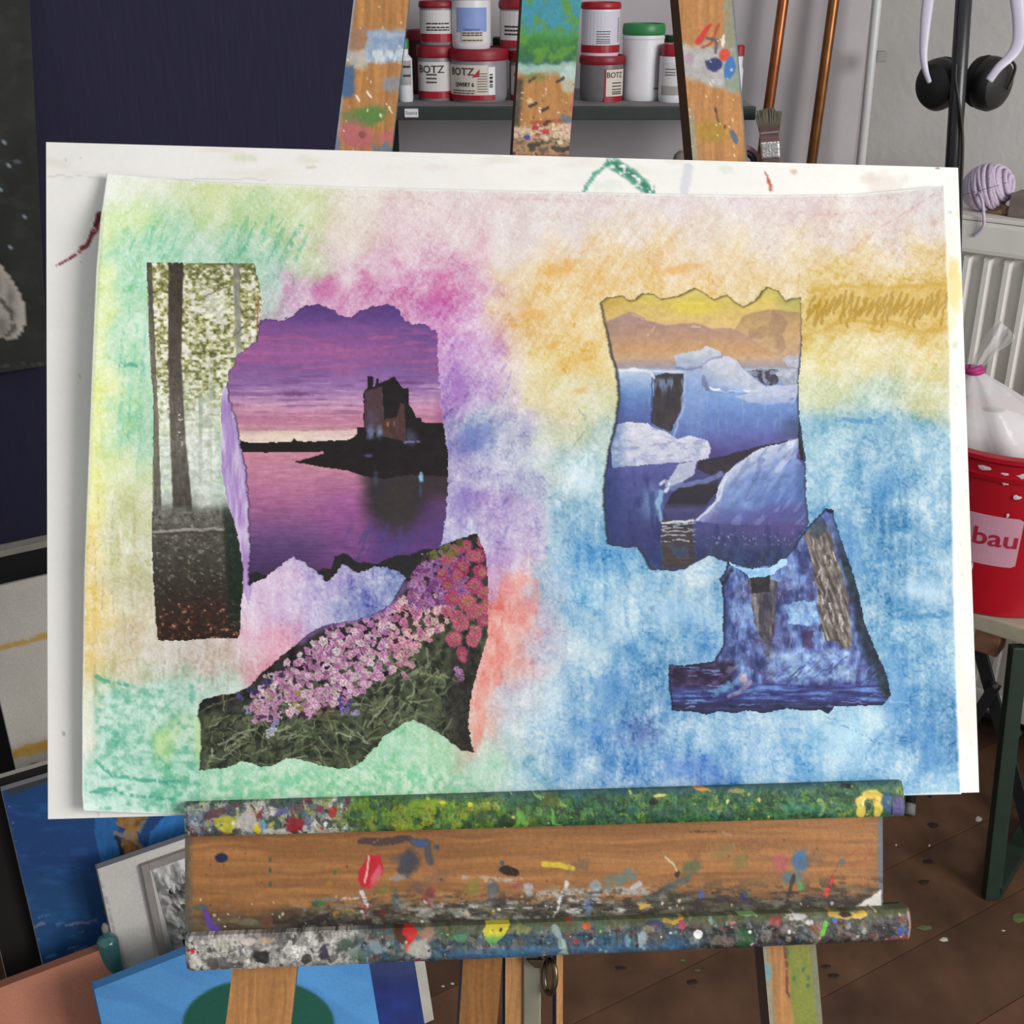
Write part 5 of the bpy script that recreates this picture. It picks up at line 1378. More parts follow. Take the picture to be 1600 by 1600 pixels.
    speck(c, px, py, 60, (560, 1225, 1410, 1300), ['#8cbc50', '#2c4c2c', '#a8b84c', '#1f3c2c', '#4c9454', '#c8bc6c'], .8, 2.8, 42)
    return c
def imp(amp, rnd_, seed):
    def f(px, py, u, v):
        e = 1 - (2 * v - 1) ** 4
        eu = np.clip(np.minimum(u, 1 - u) / .006, 0, 1)
        return rnd_ * (e - 1) * 1.0 + (sst(0, 1, eu) - 1) * rnd_ * .8 + amp * .5 * (fbm(px / 9, py / 8, 3, seed) - .4) + amp * .7 * (fbm(px / 24, py / 14, 2, seed + 5) - .5)
    return f
tx2 = np.linspace(0, 1, 760); ty2 = np.linspace(0, 1, 46)
slab('upper_ledge', ep(287, 1257, .012), ep(1413, 1222, .012), ep(1416, 1276, .012), ep(288, 1309, .012), EN, .0100, tx2, ty2, upper, vm_impasto, easel, lambda x, y: upper(x, y, x * 0 + .5, y * 0 + .1), imp(.0020, .0025, 3))
def lower(px, py, u, v):
    c1 = crust(['#aca8a0', '#c4c0b8', '#8c8884', '#b8b4b0', '#9c9894', '#6c6a68', '#c8c4bc', '#d0ccc4'], px, py, 13, 32, 20)
    c2 = crust(['#3c4c50', '#44585c', '#5c6468', '#3c5468', '#345468', '#4c4c48', '#3a6078', '#6c6c5c'], px, py, 15, 28, 18)
    c3 = crust(['#34302e', '#44403c', '#2c2a2a', '#5c5650', '#4c4844', '#3c3c40', '#6c645c', '#383430'], px, py, 17, 26, 18)
    b1 = sst(520, 600, px + 60 * (fbm(px / 40, py / 20, 3, 4) - .5)); b2 = sst(1020, 1120, px + 80 * (fbm(px / 50, py / 20, 3, 6) - .5))
    c = c1 + (c2 - c1) * b1[..., None]; c = c + (c3 - c) * b2[..., None]
    c = np.where((px < 560)[..., None], scumble(c, px, py, ['#d8d4cc', '#9c9890', '#4c4844', '#b8b0a8', '#c4c0bc'], 111), scumble(c, px, py, ['#2c2a2a', '#4c5c64', '#5c6450', '#7c6c58', '#3c3c40', '#8c8c84', '#34506c', '#6c3c38'], 113))
    c = mix(c, hx('#3c6c98'), sst(.5, .8, v + .3 * (fbm(px / 30, py / 12, 3, 8) - .5)) * .6 * sst(650, 720, px) * sst(1130, 1060, px))
    c = mix(c, hx('#6c7448'), sst(.3, .1, v + .2 * (fbm(px / 14, py / 8, 3, 9) - .5)) * .6 * sst(560, 640, px))
    B_ = lambda *a, **k: blob(c, px, py, *a, **k); S_ = lambda *a, **k: stroke(c, px, py, *a, **k)
    B_(298, 1487, 8, 4, hx('#b8142c'), 1, .2, .3); B_(408, 1495, 14, 12, hx('#2a2826'), .95, .3, .5, .5); B_(478, 1500, 10, 10, hx('#38342f'), .9, .3, .4); B_(385, 1472, 15, 6, hx('#dcc8bc'), .9, .4, .5)
    B_(330, 1505, 14, 10, hx('#4c4844'), .8, .4, .5); B_(415, 1470, 12, 5, hx('#b89878'), .8, .4, .5); B_(290, 1510, 6, 10, hx('#7c6c94'), .8, .5, .5); B_(348, 1478, 12, 8, hx('#a0a084'), .6, .5, .5)
    B_(507, 1488, 9, 12, hx('#332c40'), .9, .4, .7); B_(545, 1475, 26, 10, hx('#3c4c3c'), .8, .5, .5, -.3); B_(585, 1478, 16, 14, hx('#9cacb0'), .7, .5, .5); B_(560, 1492, 18, 10, hx('#506c50'), .7, .5, .5)
    B_(628, 1462, 12, 14, hx('#54281c'), .95, .3, .4); S_([(636, 1456), (645, 1458), (639, 1482)], 8, hx('#cc2c28'), 1, 0, False, 2); B_(668, 1462, 13, 12, hx('#a87c68'), .9, .3, .5)
    B_(655, 1485, 24, 18, hx('#b4b0a4'), .95, .4, .5, .2, 8); B_(655, 1502, 5, 4, hx('#b03048'), .9); B_(700, 1462, 22, 10, hx('#44603c'), .7, .5, .5); B_(720, 1465, 14, 8, hx('#5c9468'), .7, .5, .5)
    yp = [(754, 1455), (762, 1446), (800, 1444), (790, 1458), (770, 1480), (758, 1468)]
    m = inside(px + 3 * (vnoise(px / 6, py / 6, 2) - .5), py, yp); c[m] = ramp(py[m], [(1445, '#e4d23c'), (1460, '#d4c83c'), (1466, '#7cb05c'), (1478, '#4c9454')])
    B_(815, 1452, 16, 8, hx('#8c8c4c'), .7, .5, .6); B_(917, 1448, 7, 5, hx('#c86438'), 1, .2, .4); B_(890, 1442, 6, 2.5, hx('#c84838'), .9); B_(938, 1454, 6, 8, hx('#3c6c3c'), .9); B_(900, 1470, 6, 5, hx('#8c3438'), .8)
    S_([(868, 1450), (878, 1475), (876, 1495)], 6, hx('#9cb8b8'), .7, .35); S_([(880, 1470), (886, 1496)], 4, hx('#b8c4a8'), .7, .3); B_(800, 1490, 30, 10, hx('#3c7494'), .6, .5, .5)
    B_(1003, 1468, 10, 16, hx('#a8b8bc'), .8, .4, .5); S_([(994, 1462), (996, 1480)], 3, hx('#24303c'), .9); B_(980, 1470, 5, 12, hx('#7cacc4'), .7, .4, .5); B_(1025, 1446, 16, 7, hx('#3a3054'), .9, .3, .4)
    B_(1014, 1452, 12, 6, hx('#8c8064'), .8, .4, .5); S_([(1040, 1440), (1055, 1444), (1066, 1438)], 3.5, hx('#c89c34'), .9, .1); B_(1066, 1446, 5, 8, hx('#b03c60'), 1, .2, .3); B_(1091, 1460, 7, 7.5, hx('#e8eae8'), 1, .12, .12)
    B_(1112, 1440, 4, 6, hx('#7cb0a8'), .8); B_(1145, 1442, 7, 2.5, hx('#c86c5c'), .9); B_(1165, 1468, 16, 20, hx('#2f5c38'), .9, .4, .5); B_(1172, 1456, 3, 3, hx('#e0e4e0'), 1)
    B_(1130, 1470, 24, 8, hx('#6c5c50'), .7, .5, .5); B_(1212, 1440, 12, 9, hx('#943c34'), .9, .4, .5); B_(1246, 1434, 18, 5, hx('#d0ccc8'), .95, .3, .5); B_(1265, 1442, 6, 5, hx('#d4d0cc'), .9, .3, .5); B_(1230, 1452, 12, 9, hx('#78706c'), .8, .4, .5)
    S_([(1290, 1443), (1285, 1459)], 5, hx('#6cbc3c'), 1, 0, False, .8); B_(1272, 1452, 12, 10, hx('#8c5c4c'), .7, .5, .5); B_(1305, 1438, 4, 5, hx('#4c74b4'), 1, .2, .3)
    S_([(1300, 1430), (1330, 1432), (1352, 1430)], 5, hx('#d0ac4c'), .95, .15); B_(1322, 1430, 12, 4, hx('#2c2024'), .9); B_(1345, 1432, 12, 4, hx('#e0b84c'), .95, .3, .4, -.2)
    B_(1410, 1455, 9, 7, hx('#3c5094'), 1, .2, .4); B_(1398, 1464, 4, 4, hx('#3c58a0'), .9); B_(1408, 1436, 8, 5, hx('#7c3438'), .8); B_(1350, 1455, 4, 6, hx('#a8a498'), .8); B_(1325, 1448, 5, 6, hx('#a4a4a0'), .8)
    S_([(1385, 1470), (1405, 1465), (1420, 1468)], 4, hx('#98504c'), .8, .2); S_([(1422, 1428), (1425, 1445), (1422, 1466)], 4, hx('#b88c84'), .8, .2)
    S_([(1156, 1431), (1185, 1432)], 2.2, hx('#8cbc74'), .9); B_(1370, 1440, 24, 8, hx('#54544c'), .6, .5, .6)
    speck(c, px, py, 40, (292, 1430, 560, 1520), ['#dedad2', '#8c8880', '#4c4844', '#a09488', '#c8bcb0'], 1, 4, 51)
    speck(c, px, py, 90, (560, 1425, 1425, 1500), ['#b8b09c', '#2c2a2c', '#8c9c9c', '#6c8c9c', '#a85c50', '#c8b878', '#d8d4cc', '#4c6c4c'], .8, 3, 52)
    return c
slab('lower_ledge', ep(287, 1466, .013), ep(1426, 1422, .013), ep(1428, 1472, .013), ep(290, 1521, .013), EN, .0130, tx2, np.linspace(0, 1, 54), lower, vm_impasto, easel, lambda x, y: lower(x, y, x * 0 + .5, y * 0 + .1), imp(.0022, .0045, 9))

# ---------------------------------------------------------------- drawing board
BT, SHT = 0.0, 0.0012                         # board face and sheet face above the easel plane
def boardc(px, py, u, v):
    c = np.tile(hx('#f2efe9'), px.shape + (1,)) * (.985 + .03 * fbm(px / 60, py / 60, 3, 3))[..., None]
    # stains and crayon marks in the margins
    c = mix(c, hx('#e8dfd0'), .7 * sst(.5, .75, fbm(px / 70, py / 18, 4, 6)) * sst(300, 250, py))
    c = mix(c, hx('#ece4d8'), .6 * sst(.5, .7, fbm(px / 26, py / 80, 3, 16)) * sst(1470, 1480, px))
    S_ = lambda *a, **k: stroke(c, px, py, *a, **k); B_ = lambda *a, **k: blob(c, px, py, *a, **k)
    S_([(75, 275), (120, 276), (180, 281), (420, 280)], 1.4, hx('#cfcdd2'), .7)
    S_([(155, 336), (150, 355), (138, 378), (118, 398), (90, 414)], 7.5, hx('#7c1c20'), .9, .30, True, 2); S_([(153, 338), (150, 352)], 5, hx('#5c1014'), .9)
    S_([(912, 298), (930, 272), (950, 256)], 4, hx('#4c9c84'), .85, .32); S_([(955, 254), (985, 272), (1015, 298)], 13, hx('#3f8c74'), .85, .40); S_([(960, 256), (990, 276), (1012, 296)], 6, hx('#2c7c64'), .8, .42)
    S_([(1075, 262), (1070, 298)], 9, hx('#c4c8d4'), .6, .25); S_([(1199, 278), (1204, 296)], 3.5, hx('#b04c34'), .9, .25); S_([(1196, 268), (1200, 280)], 2, hx('#b86048'), .8, .3)
    B_(1240, 268, 6, 5, hx('#cca890'), .7, .5, .6); B_(1380, 285, 46, 20, hx('#e4d8cc'), .7, .5, .5); B_(1360, 280, 20, 10, hx('#ddd0c0'), .6, .5, .6)
    B_(380, 246, 26, 8, hx('#d8dcb8'), .6, .6, .7); B_(680, 262, 30, 8, hx('#ece0e0'), .7, .6, .6); B_(1135, 265, 14, 8, hx('#d4e0cc'), .6, .6, .6); B_(950, 290, 34, 10, hx('#dce4d8'), .6, .6, .6)
    B_(485, 261, 10, 3, hx('#d0c8a8'), .6, .5, .6)
    B_(1490, 450, 14, 45, hx('#ecd890'), .85, .5, .5); B_(1488, 420, 10, 20, hx('#e4cc80'), .7, .6, .5); B_(1484, 500, 12, 20, hx('#f0e8c0'), .7, .6, .5)
    B_(1492, 540, 6, 4, hx('#c4c8b0'), .7, .5, .6); B_(1495, 700, 5, 6, hx('#d8d8d4'), .7, .6, .6); B_(1488, 745, 3, 10, hx('#cfe0ec'), .7, .5, .5); B_(1498, 335, 6, 8, hx('#ece0d0'), .8, .5, .5); B_(1484, 332, 5, 3, hx('#c8c4b8'), .8, .5, .5)
    B_(128, 870, 6, 10, hx('#e8e4dc'), .6, .6, .5); S_([(98, 1148), (101, 1143)], 1.6, hx('#8c8c98'), .8); B_(170, 1225, 22, 40, hx('#d8c8a8'), .55, .8, .4); S_([(158, 1215), (154, 1250), (152, 1275)], 2, hx('#cbb894'), .5, .3)
    B_(1465, 263, 4, 2, hx('#a85048'), .9)
    speck(c, px, py, 26, (1482, 560, 1525, 1230), ['#d4d4d0', '#cfd8dc', '#e0dcd0'], 1, 3, 61)
    speck(c, px, py, 10, (80, 230, 130, 1270), ['#c8c8c8', '#b8b8bc'], .7, 1.5, 62)
    return c
b_us = np.concatenate([np.linspace(0, .075, 46)[:-1], np.linspace(.075, .965, 380)[:-1], np.linspace(.965, 1, 26)])
b_vs = np.concatenate([np.linspace(0, .2, 90)[:-1], np.linspace(.2, 1, 150)])
bd = slab('drawing_board', ep(72, 222, BT), ep(1497, 262, BT), ep(1530, 1238, BT), ep(75, 1280, BT), EN, .006, b_us, b_vs, boardc, vmat('white_coated_board', .5, .015, 300, .04, 400), None, '#d8d4cc')
tag(bd, 'white drawing board behind the collage, with stray crayon marks', 'board')

# ---------------------------------------------------------------- collage: sheet
WP = """170,290,eef0dc 250,288,eef1d8 350,300,e4edb4 450,300,e8edbc 560,300,efe4d6 650,300,ecd9d6 750,300,e8d6d6 850,310,e6d8d5 950,310,e5d8d6 1050,312,e6d8d6 1150,318,e5d8d7 1250,320,e4d3d3 1350,312,e5d8d7 1450,308,dcd2d0
165,360,e6eebc 220,340,d8ecb2 260,365,b0dcb2 330,345,cfe6ac 400,345,cbe4ae 470,340,d8e6ac 540,350,ecdccc 620,360,eaccd2 700,360,ead4d2 800,360,e9dcd9 900,370,e6d9da 1000,370,eadaca 1100,370,eadaca 1200,370,e6d8ce 1300,380,e6d6cf 1400,370,e2d3ce 1460,370,dfd0cb
190,400,aedcbd 250,392,a2dabb 310,388,b2dec0 380,390,a2d6b4 430,388,b2daac 480,400,cfdcac 530,410,e4c0cc 600,400,e2b4ca 680,400,dfb0c6 750,400,eac4ce 810,400,eaddd6 870,392,efd6b2 950,400,efd09c 1050,400,edcc98 1150,400,ecd4aa 1250,400,ead4ae 1350,410,e6c898 1450,400,debd7a
150,440,e2eeb2 200,440,aedcbc 225,470,c4e4c8 420,430,a8dac0 450,450,d6a4ca 500,440,d69cc6 560,450,d68ab8 620,440,d684b6 680,450,d67cb0 730,440,d698bc 770,450,e2bcc8 810,430,efd6ae 860,450,efc678 920,440,efca8a 1000,440,eeca86 1100,440,eeca8a 1180,440,eacd98 1240,450,e6cd9a 1300,440,e2c47c 1400,440,dfc074 1470,440,dbba6a
145,500,e4eeb0 200,500,b2deba 225,520,c8e6c8 740,490,d69cca 700,500,d68cc6 790,490,eccdaa 830,480,eac070 900,490,efcd8a 930,500,efd69a 1270,490,dcbc66 1350,490,dab962 1450,490,dab760
140,560,e8eeaa 200,560,aadab2 225,580,c0e2c4 710,560,c68cce 760,560,d6acd6 800,560,ead4ba 850,560,efda94 900,560,edc87c 940,560,eed690 1270,560,ead998 1350,560,e8d89c 1450,560,e6d498
140,620,eaeea0 200,620,bce2b2 225,640,aedabc 710,620,b48cce 750,620,c6a4d6 800,620,d6c0cd 850,620,ead9a0 900,620,e6d9a0 940,620,dadab0 1270,610,d4dab0 1350,620,b4cdbd 1450,610,d4d4aa
140,680,ecea94 200,680,c4e2aa 230,680,a2d2b2 355,680,90d2b2 715,680,988cca 760,680,8292ca 800,680,acacd2 850,680,d2d6bc 890,680,d2d6b0 930,680,b4cdc8 1280,680,90bede 1350,680,84b4da 1450,680,84b4da
140,740,ecea90 200,740,dae6aa 235,740,d2deb2 715,740,9c8cce 770,740,a49cd6 820,740,b4b8da 870,740,c2d2ce 920,740,a4cae2 1290,740,7cb0da 1360,740,70a4d2 1450,740,78acd6
140,800,ece688 200,800,d2d6aa 235,800,d2d6aa 715,800,aca0da 770,800,b094d2 810,800,c2b0da 860,800,94bede 920,800,8cb8de 1300,800,78acda 1380,800,5894ca 1450,800,74a8d6
140,860,ecd688 190,860,cace9c 225,860,d2d2b0 720,830,b0acde 780,860,c6a8d6 820,860,c6b4da 870,860,90bee2 930,870,7cb4e6 1330,860,609cd2 1400,860,5894ca 1470,860,80b0da
140,920,e8ce80 200,920,cac6a2 400,940,ead4ea 440,930,debcde 500,930,b4a4de 560,930,8888ce 610,920,6c7cc6 790,920,cea4ca 820,920,eea4a2 860,920,acc4e2 930,920,84beea 1000,930,88b8e2 1080,920,9cc0e2 1370,920,68a0d2 1450,920,9cc0e2
140,980,ecd284 190,990,d6c6a2 215,1000,d6c6aa 395,980,eabcce 430,990,ea9cb4 480,960,bcace2 560,960,8890d2 780,970,ee948a 820,970,ee948a 850,980,bcc4da 900,980,a4caea 980,980,9cc4ea 1060,980,94bee2 1110,980,8cb8e2 1400,980,5c9cd2 1470,980,84b4de
140,1040,e8ca7c 200,1040,daccaa 260,1020,ded6c8 330,1020,d6c6b8 380,1030,e2b4bc 420,1040,eaa4b4 770,1040,f2a094 800,1040,e6aca4 840,1030,b4c4de 900,1040,9cc4ea 980,1040,78acde 1030,1040,5894ce 1420,1040,64a0d6 1480,1040,7cb0de
140,1090,dedab2 180,1090,96d2c0 240,1090,8eceb8 300,1080,a4d6bc 350,1070,c6dac8 760,1100,ee9c8a 800,1100,bcc4d6 860,1100,9cc4ea 930,1090,78acde 1000,1090,5890ce 1430,1100,78acde 1480,1100,5894ce
140,1150,e2deC4 180,1150,86cab8 240,1150,9ed6b2 290,1140,b0daa2 620,1160,9edab2 680,1160,acdeb2 750,1150,e6b09a 800,1160,b0cad6 870,1150,88b8e6 950,1150,689cda 1030,1150,74a8de 1100,1150,88b8e6 1200,1150,90bce6 1300,1140,acd2ee 1370,1140,b0d6f2 1430,1160,5894d2 1480,1150,508cca
145,1215,b4ded0 200,1210,acdecc 260,1210,92d6b2 350,1210,a4deb8 450,1215,b0e2bc 550,1215,a4deb2 650,1210,a4deb2 750,1210,b8dec4 820,1210,98c4de 900,1210,80b0e2 1000,1210,5c94da 1100,1210,588cd6 1200,1200,80b4ea 1300,1210,88bcea 1400,1210,84b8ea 1470,1210,8cc0ea
135,1255,b4e2d0 250,1250,7eceb0 1180,930,7cb4e6 1100,1000,74a8de 1120,1070,8cb8e2 1000,1000,90c0e8 1320,760,78b0dc 1420,1200,78b0e4 1490,1210,a0ccec"""
WPTS = [(float(a.split(',')[0]), float(a.split(',')[1]), a.split(',')[2]) for a in WP.split()]
def wash(px, py):
    wx = px + 40 * (fbm(px / 60, py / 60, 5, 1) - .5) * 2 + 5 * (fbm(px / 9, py / 9, 2, 4) - .5) * 2
    wy = py + 36 * (fbm(px / 60, py / 60, 5, 2) - .5) * 2 + 5 * (fbm(px / 9, py / 9, 2, 5) - .5) * 2
    c = rbf(wx, wy, WPTS, 26.0, 2.2)
    # pigment density: blotches, pencil streaks, paper tooth left white
    dens = .84 + .62 * (fbm(px / 34, py / 34, 4, 11) - .5) + .28 * (fbm(px / 11, py / 11, 3, 12) - .5)
    low = sst(560, 760, py)
    ver = fbm(px / 7, py / 46, 3, 13); dia = fbm((px + py * .7) / 7, (py - px * .7) / 52, 3, 14)
    dens = dens + .42 * ((ver * low + dia * (1 - low)) - .5)
    tooth = fbm(px / 3.2, py / 3.2, 2, 15)
    dens = dens + .55 * (tooth - .5)
    # clouds in the blue field
    blue = sst(.02, .2, c[..., 2] - c[..., 0])
    dens = dens + blue * (.5 * (fbm(px / 60, py / 44, 4, 18) - .5) + .4 * (fbm(px / 20, py / 36, 3, 19) - .5) + .04)
    c = 1 - (1 - c) * np.clip(dens, .25, 2.0)[..., None]
    for sc_, sd_ in ((48, 201), (30, 203)):
        e_ = fbm(px / sc_, py / sc_, 4, sd_); c = 1 - (1 - c) * (1 + .30 * sst(.022, .0, abs(e_ - .5)) + .10 * sst(.0, .08, e_ - .5))[..., None]
    lum = c.mean(-1, keepdims=True)
    c = np.clip((lum + (c - lum) * (.90 - .10 * blue)[..., None]) * .985 + blue[..., None] * np.array([.030, .034, .0]), 0, 1)
    S_ = lambda *a, **k: stroke(c, px, py, *a, **k); B_ = lambda *a, **k: blob(c, px, py, *a, **k)
    rs = random.Random(3)
    # teal hatching above and left of the forest
    for k in range(46):
        x = rs.uniform(185, 470); y = rs.uniform(335, 400); L = rs.uniform(20, 48)
        S_([(x + 10, y), (x, y + L * .5), (x - 5, y + L)], rs.uniform(1.5, 4), hx(rs.choice(['#6cbc98', '#7cc8a8', '#58b090', '#9cd8bc'])), .5, .42, seed=k)
    for k in range(30):
        x = rs.uniform(182, 226); y = rs.uniform(380, 720); L = rs.uniform(25, 70)
        S_([(x + 3, y), (x - 2, y + L)], rs.uniform(1.5, 4), hx(rs.choice(['#74c4a0', '#84ccac', '#a4dcbc', '#5cb098'])), .4, .44, seed=k)
    S_([(212, 570), (200, 568), (188, 572)], 4, hx('#2c9080'), .6, .4)
    for k in range(22):
        x = rs.uniform(135, 240); y = rs.uniform(760, 1060); L = rs.uniform(30, 80)
        S_([(x, y), (x + 2, y + L)], rs.uniform(1.5, 4), hx(rs.choice(['#b8a074', '#a89880', '#ccb070', '#9c9c78'])), .35, .46, seed=k)
    for k in range(26):
        x = rs.uniform(250, 400); y = rs.uniform(1005, 1060); L = rs.uniform(14, 34)
        S_([(x, y), (x - 2, y + L)], rs.uniform(1.5, 3.5), hx(rs.choice(['#a8948a', '#b8a498', '#9c8c84'])), .4, .46, seed=k)
    # stippled teal lower left
    m = sst(1055, 1080, py + 20 * (fbm(px / 16, py / 16, 3, 7) - .5)) * sst(330, 300, px) * sst(138, 158, px)
    f = fbm(px / 10, py / 8, 4, 27)
    c = mix(c, hx('#58ac94'), m * sst(.46, .76, f) * .62); c = mix(c, hx('#d4eee6'), m * sst(.50, .28, f) * .55)
    B_(255, 1165, 24, 32, hx('#c4e07c'), .5, .7, .5)
    for pts in ([(143, 1238), (170, 1232), (210, 1244), (270, 1250)], [(150, 1190), (175, 1212), (220, 1218), (280, 1222)], [(150, 1058), (165, 1064), (200, 1070)]):
        S_(pts, 4, hx('#3c9c80'), .7, .42)
    B_(137, 1130, 12, 60, hx('#f0ece0'), .6, .6, .5); B_(137, 1262, 20, 10, hx('#e4f4ec'), .8, .5, .4)
    # bottom mint torn edge
    m = sst(1180, 1215, py + 40 * (fbm(px / 30, py / 30, 3, 8) - .5)) * sst(310, 340, px) * sst(760, 690, px)
    f = fbm(px / 8, py / 8, 4, 37)
    c = mix(c, hx('#6cc898'), m * sst(.52, .7, f) * .6); c = mix(c, hx('#dcf4d8'), m * sst(.45, .32, f) * .6)
    # pinks around the castle
    for k in range(26):
        x = rs.uniform(440, 760); y = rs.uniform(410, 490)
        B_(x, y, rs.uniform(4, 14), rs.uniform(4, 12), hx(rs.choice(['#cc6ca8', '#d880b0', '#d46498', '#e8b0cc'])), .35, .7, .7, rs.uniform(-1, 1), k)
    B_(512, 452, 22, 26, hx('#cc5c9c'), .45, .7, .6); B_(685, 470, 14, 16, hx('#c8509c'), .5, .7, .6)
    # violet/blue patches right of the castle
    B_(735, 685, 40, 30, hx('#5c70b8'), .55, .8, .6, 0, 3); B_(718, 790, 20, 40, hx('#7c64b8'), .45, .8, .6, 0, 4); B_(750, 775, 22, 16, hx('#8c5cb0'), .45, .8, .6, 0, 5); B_(715, 600, 16, 34, hx('#a86cc0'), .5, .8, .5, 0, 6)
    for k in range(40):
        x = rs.uniform(700, 800); y = rs.uniform(560, 830); L = rs.uniform(8, 24)
        S_([(x, y), (x - L * .5, y + L)], rs.uniform(1.5, 3), hx(rs.choice(['#7c6cb8', '#8c70b8', '#a87cc0', '#5c74b8', '#c8b4e0'])), .45, .46, seed=k)
    # coral streak
    co = [(788, 890), (840, 905), (848, 930), (826, 985), (796, 1040), (770, 1085), (752, 1150), (744, 1185), (735, 1140), (742, 1080), (760, 1020), (768, 960)]
    mm = inside(px + 12 * (fbm(px / 14, py / 14, 3, 4) - .5), py + 12 * (fbm(px / 14, py / 14, 3, 5) - .5), co)
    c = mix(c, ramp(fbm(px / 12, py / 22, 4, 6), [(.3, '#f4c4b4'), (.5, '#ee9480'), (.7, '#e86c5c')]), mm * .38)
    # orange accents
    for x, y, rx, ry in ((801, 508, 10, 4), (920, 560, 12, 4), (908, 610, 20, 8), (830, 490, 22, 10), (880, 420, 40, 12), (1060, 420, 50, 10), (860, 540, 20, 8)):
        B_(x, y, rx, ry, hx('#e09c3c'), .5, .8, .7, -.2, int(x))
    # ochre scribble band at the right
    m = sst(440, 452, py + 10 * (fbm(px / 30, py / 20, 3, 4) - .5) + .04 * (1480 - px) * (px < 1300)) * sst(532, 512, py + 14 * (fbm(px / 20, py / 20, 3, 5) - .5)) * sst(1258, 1268, px)
    c = mix(c, hx('#d4b05a'), m * .35)
    zz = []
    for k in range(21):
        x = 1264 + k * 10.4; zz += [(x + 8, 462 + 6 * math.sin(k * .9)), (x - 3, 500 + 9 * math.sin(k * 1.3))]
    S_(zz, 2.6, hx('#a47e2a'), .62, .12, wob=3)
    S_([(1262, 455), (1320, 446), (1400, 448), (1480, 444)], 4, hx('#c49c38'), .5, .3); S_([(1290, 512), (1320, 500), (1400, 505), (1440, 520), (1478, 512)], 5, hx('#c49c3c'), .55, .3)
    S_([(1368, 505), (1362, 515), (1372, 518)], 3, hx('#c49a38'), .6)
    # red crayon lines upper right
    for pts, w, a in (([(1466, 298), (1420, 330), (1380, 352), (1352, 372)], 2, .6), ([(1352, 372), (1330, 392), (1310, 408)], 2, .5), ([(770, 310), (900, 314), (950, 316)], 3, .35), ([(1230, 332), (1290, 335), (1400, 330)], 3, .35), ([(1306, 333), (1296, 345), (1290, 360)], 3, .5), ([(1202, 386), (1196, 396)], 3, .7), ([(1455, 340), (1458, 352)], 3, .45), ([(730, 392), (700, 330), (640, 310), (540, 308)], 2.5, .25), ([(1180, 425), (1240, 380), (1280, 350)], 2, .3)):
        S_(pts, w, hx('#d08c90'), a * .7, .46)
    # blue field strokes
    for k in range(120):
        x = rs.uniform(850, 1495); y = rs.uniform(690, 1235); L = rs.uniform(14, 60); an = rs.choice([0.1, 1.2, 1.5, .9, -.9])
        S_([(x, y), (x + L * math.cos(an), y + L * math.sin(an))], rs.uniform(2, 6), hx(rs.choice(['#5c96cc', '#6ca4d6', '#a8d0f0', '#c0dcf4', '#5490c8', '#80b6e2'])), .40, .46, seed=k)
    for x, y, rx, ry, h, a in ((1330, 860, 20, 60, '#5088c4', .45), (1400, 1080, 22, 90, '#5490cc', .4), (1380, 760, 50, 36, '#5c98cc', .45), (1450, 1170, 30, 50, '#3c7cbc', .5), (1320, 1150, 40, 34, '#c4e4f8', .55), (1000, 1140, 34, 24, '#44589c', .55), (960, 1080, 40, 30, '#4888c8', .5), (1080, 1200, 60, 24, '#4878cc', .45), (930, 1140, 40, 20, '#5c94d8', .4), (1440, 920, 34, 22, '#c0dcf0', .5), (880, 900, 16, 40, '#84b4e0', .4), (1060, 950, 40, 30, '#a8cdec', .5)):
        B_(x, y, rx, ry, hx(h), a, .9, .7, 0, int(x + y))
    f = fbm(px / 6, py / 6, 3, 47); m = sst(1.2, .3, np.hypot((px - 1000) / 44, (py - 1140) / 40))
    c = mix(c, hx('#34508c'), m * sst(.55, .7, f) * .6)
    # white scumble mid
    B_(905, 745, 26, 30, hx('#e4f0f8'), .6, .8, .8); S_([(870, 790), (900, 740), (930, 700)], 8, hx('#e8f4f8'), .6, .48)
    S_([(895, 700), (920, 660), (905, 640)], 2, hx('#6c9ca4'), .5, .4)
    for pts in ([(1392, 965), (1480, 960)], [(1350, 880), (1420, 868)], [(1310, 655), (1370, 660)], [(1408, 1010), (1416, 1060)]):
        S_(pts, 5, hx('#3c80b8'), .55, .42)
    S_([(1292, 1120), (1330, 1140), (1375, 1165)], 1.2, hx('#4c6c9c'), .6, .4)
    # torn lavender strip along the castle, and torn edges
    strip_ = [(344, 620), (349, 600), (362, 596), (368, 640), (384, 695), (394, 760), (398, 850), (396, 915), (388, 945), (380, 920), (374, 845), (353, 782), (345, 735)]
    mm = inside(px, py, strip_); c = mix(c, ramp(fbm(px / 5, py / 40, 3, 3), [(.3, '#d8c4e4'), (.55, '#b898d0'), (.75, '#a880c0')]), mm * .95)
    # grass-green fade next to the flower picture
    B_(312, 1150, 10, 50, hx('#c4e09c'), .7, .7, .4)
    # paper rim left bare
    e = np.minimum(px - (128 + 39 * (1262 - py) / 990), 1e9)
    return np.clip(c, 0, 1)
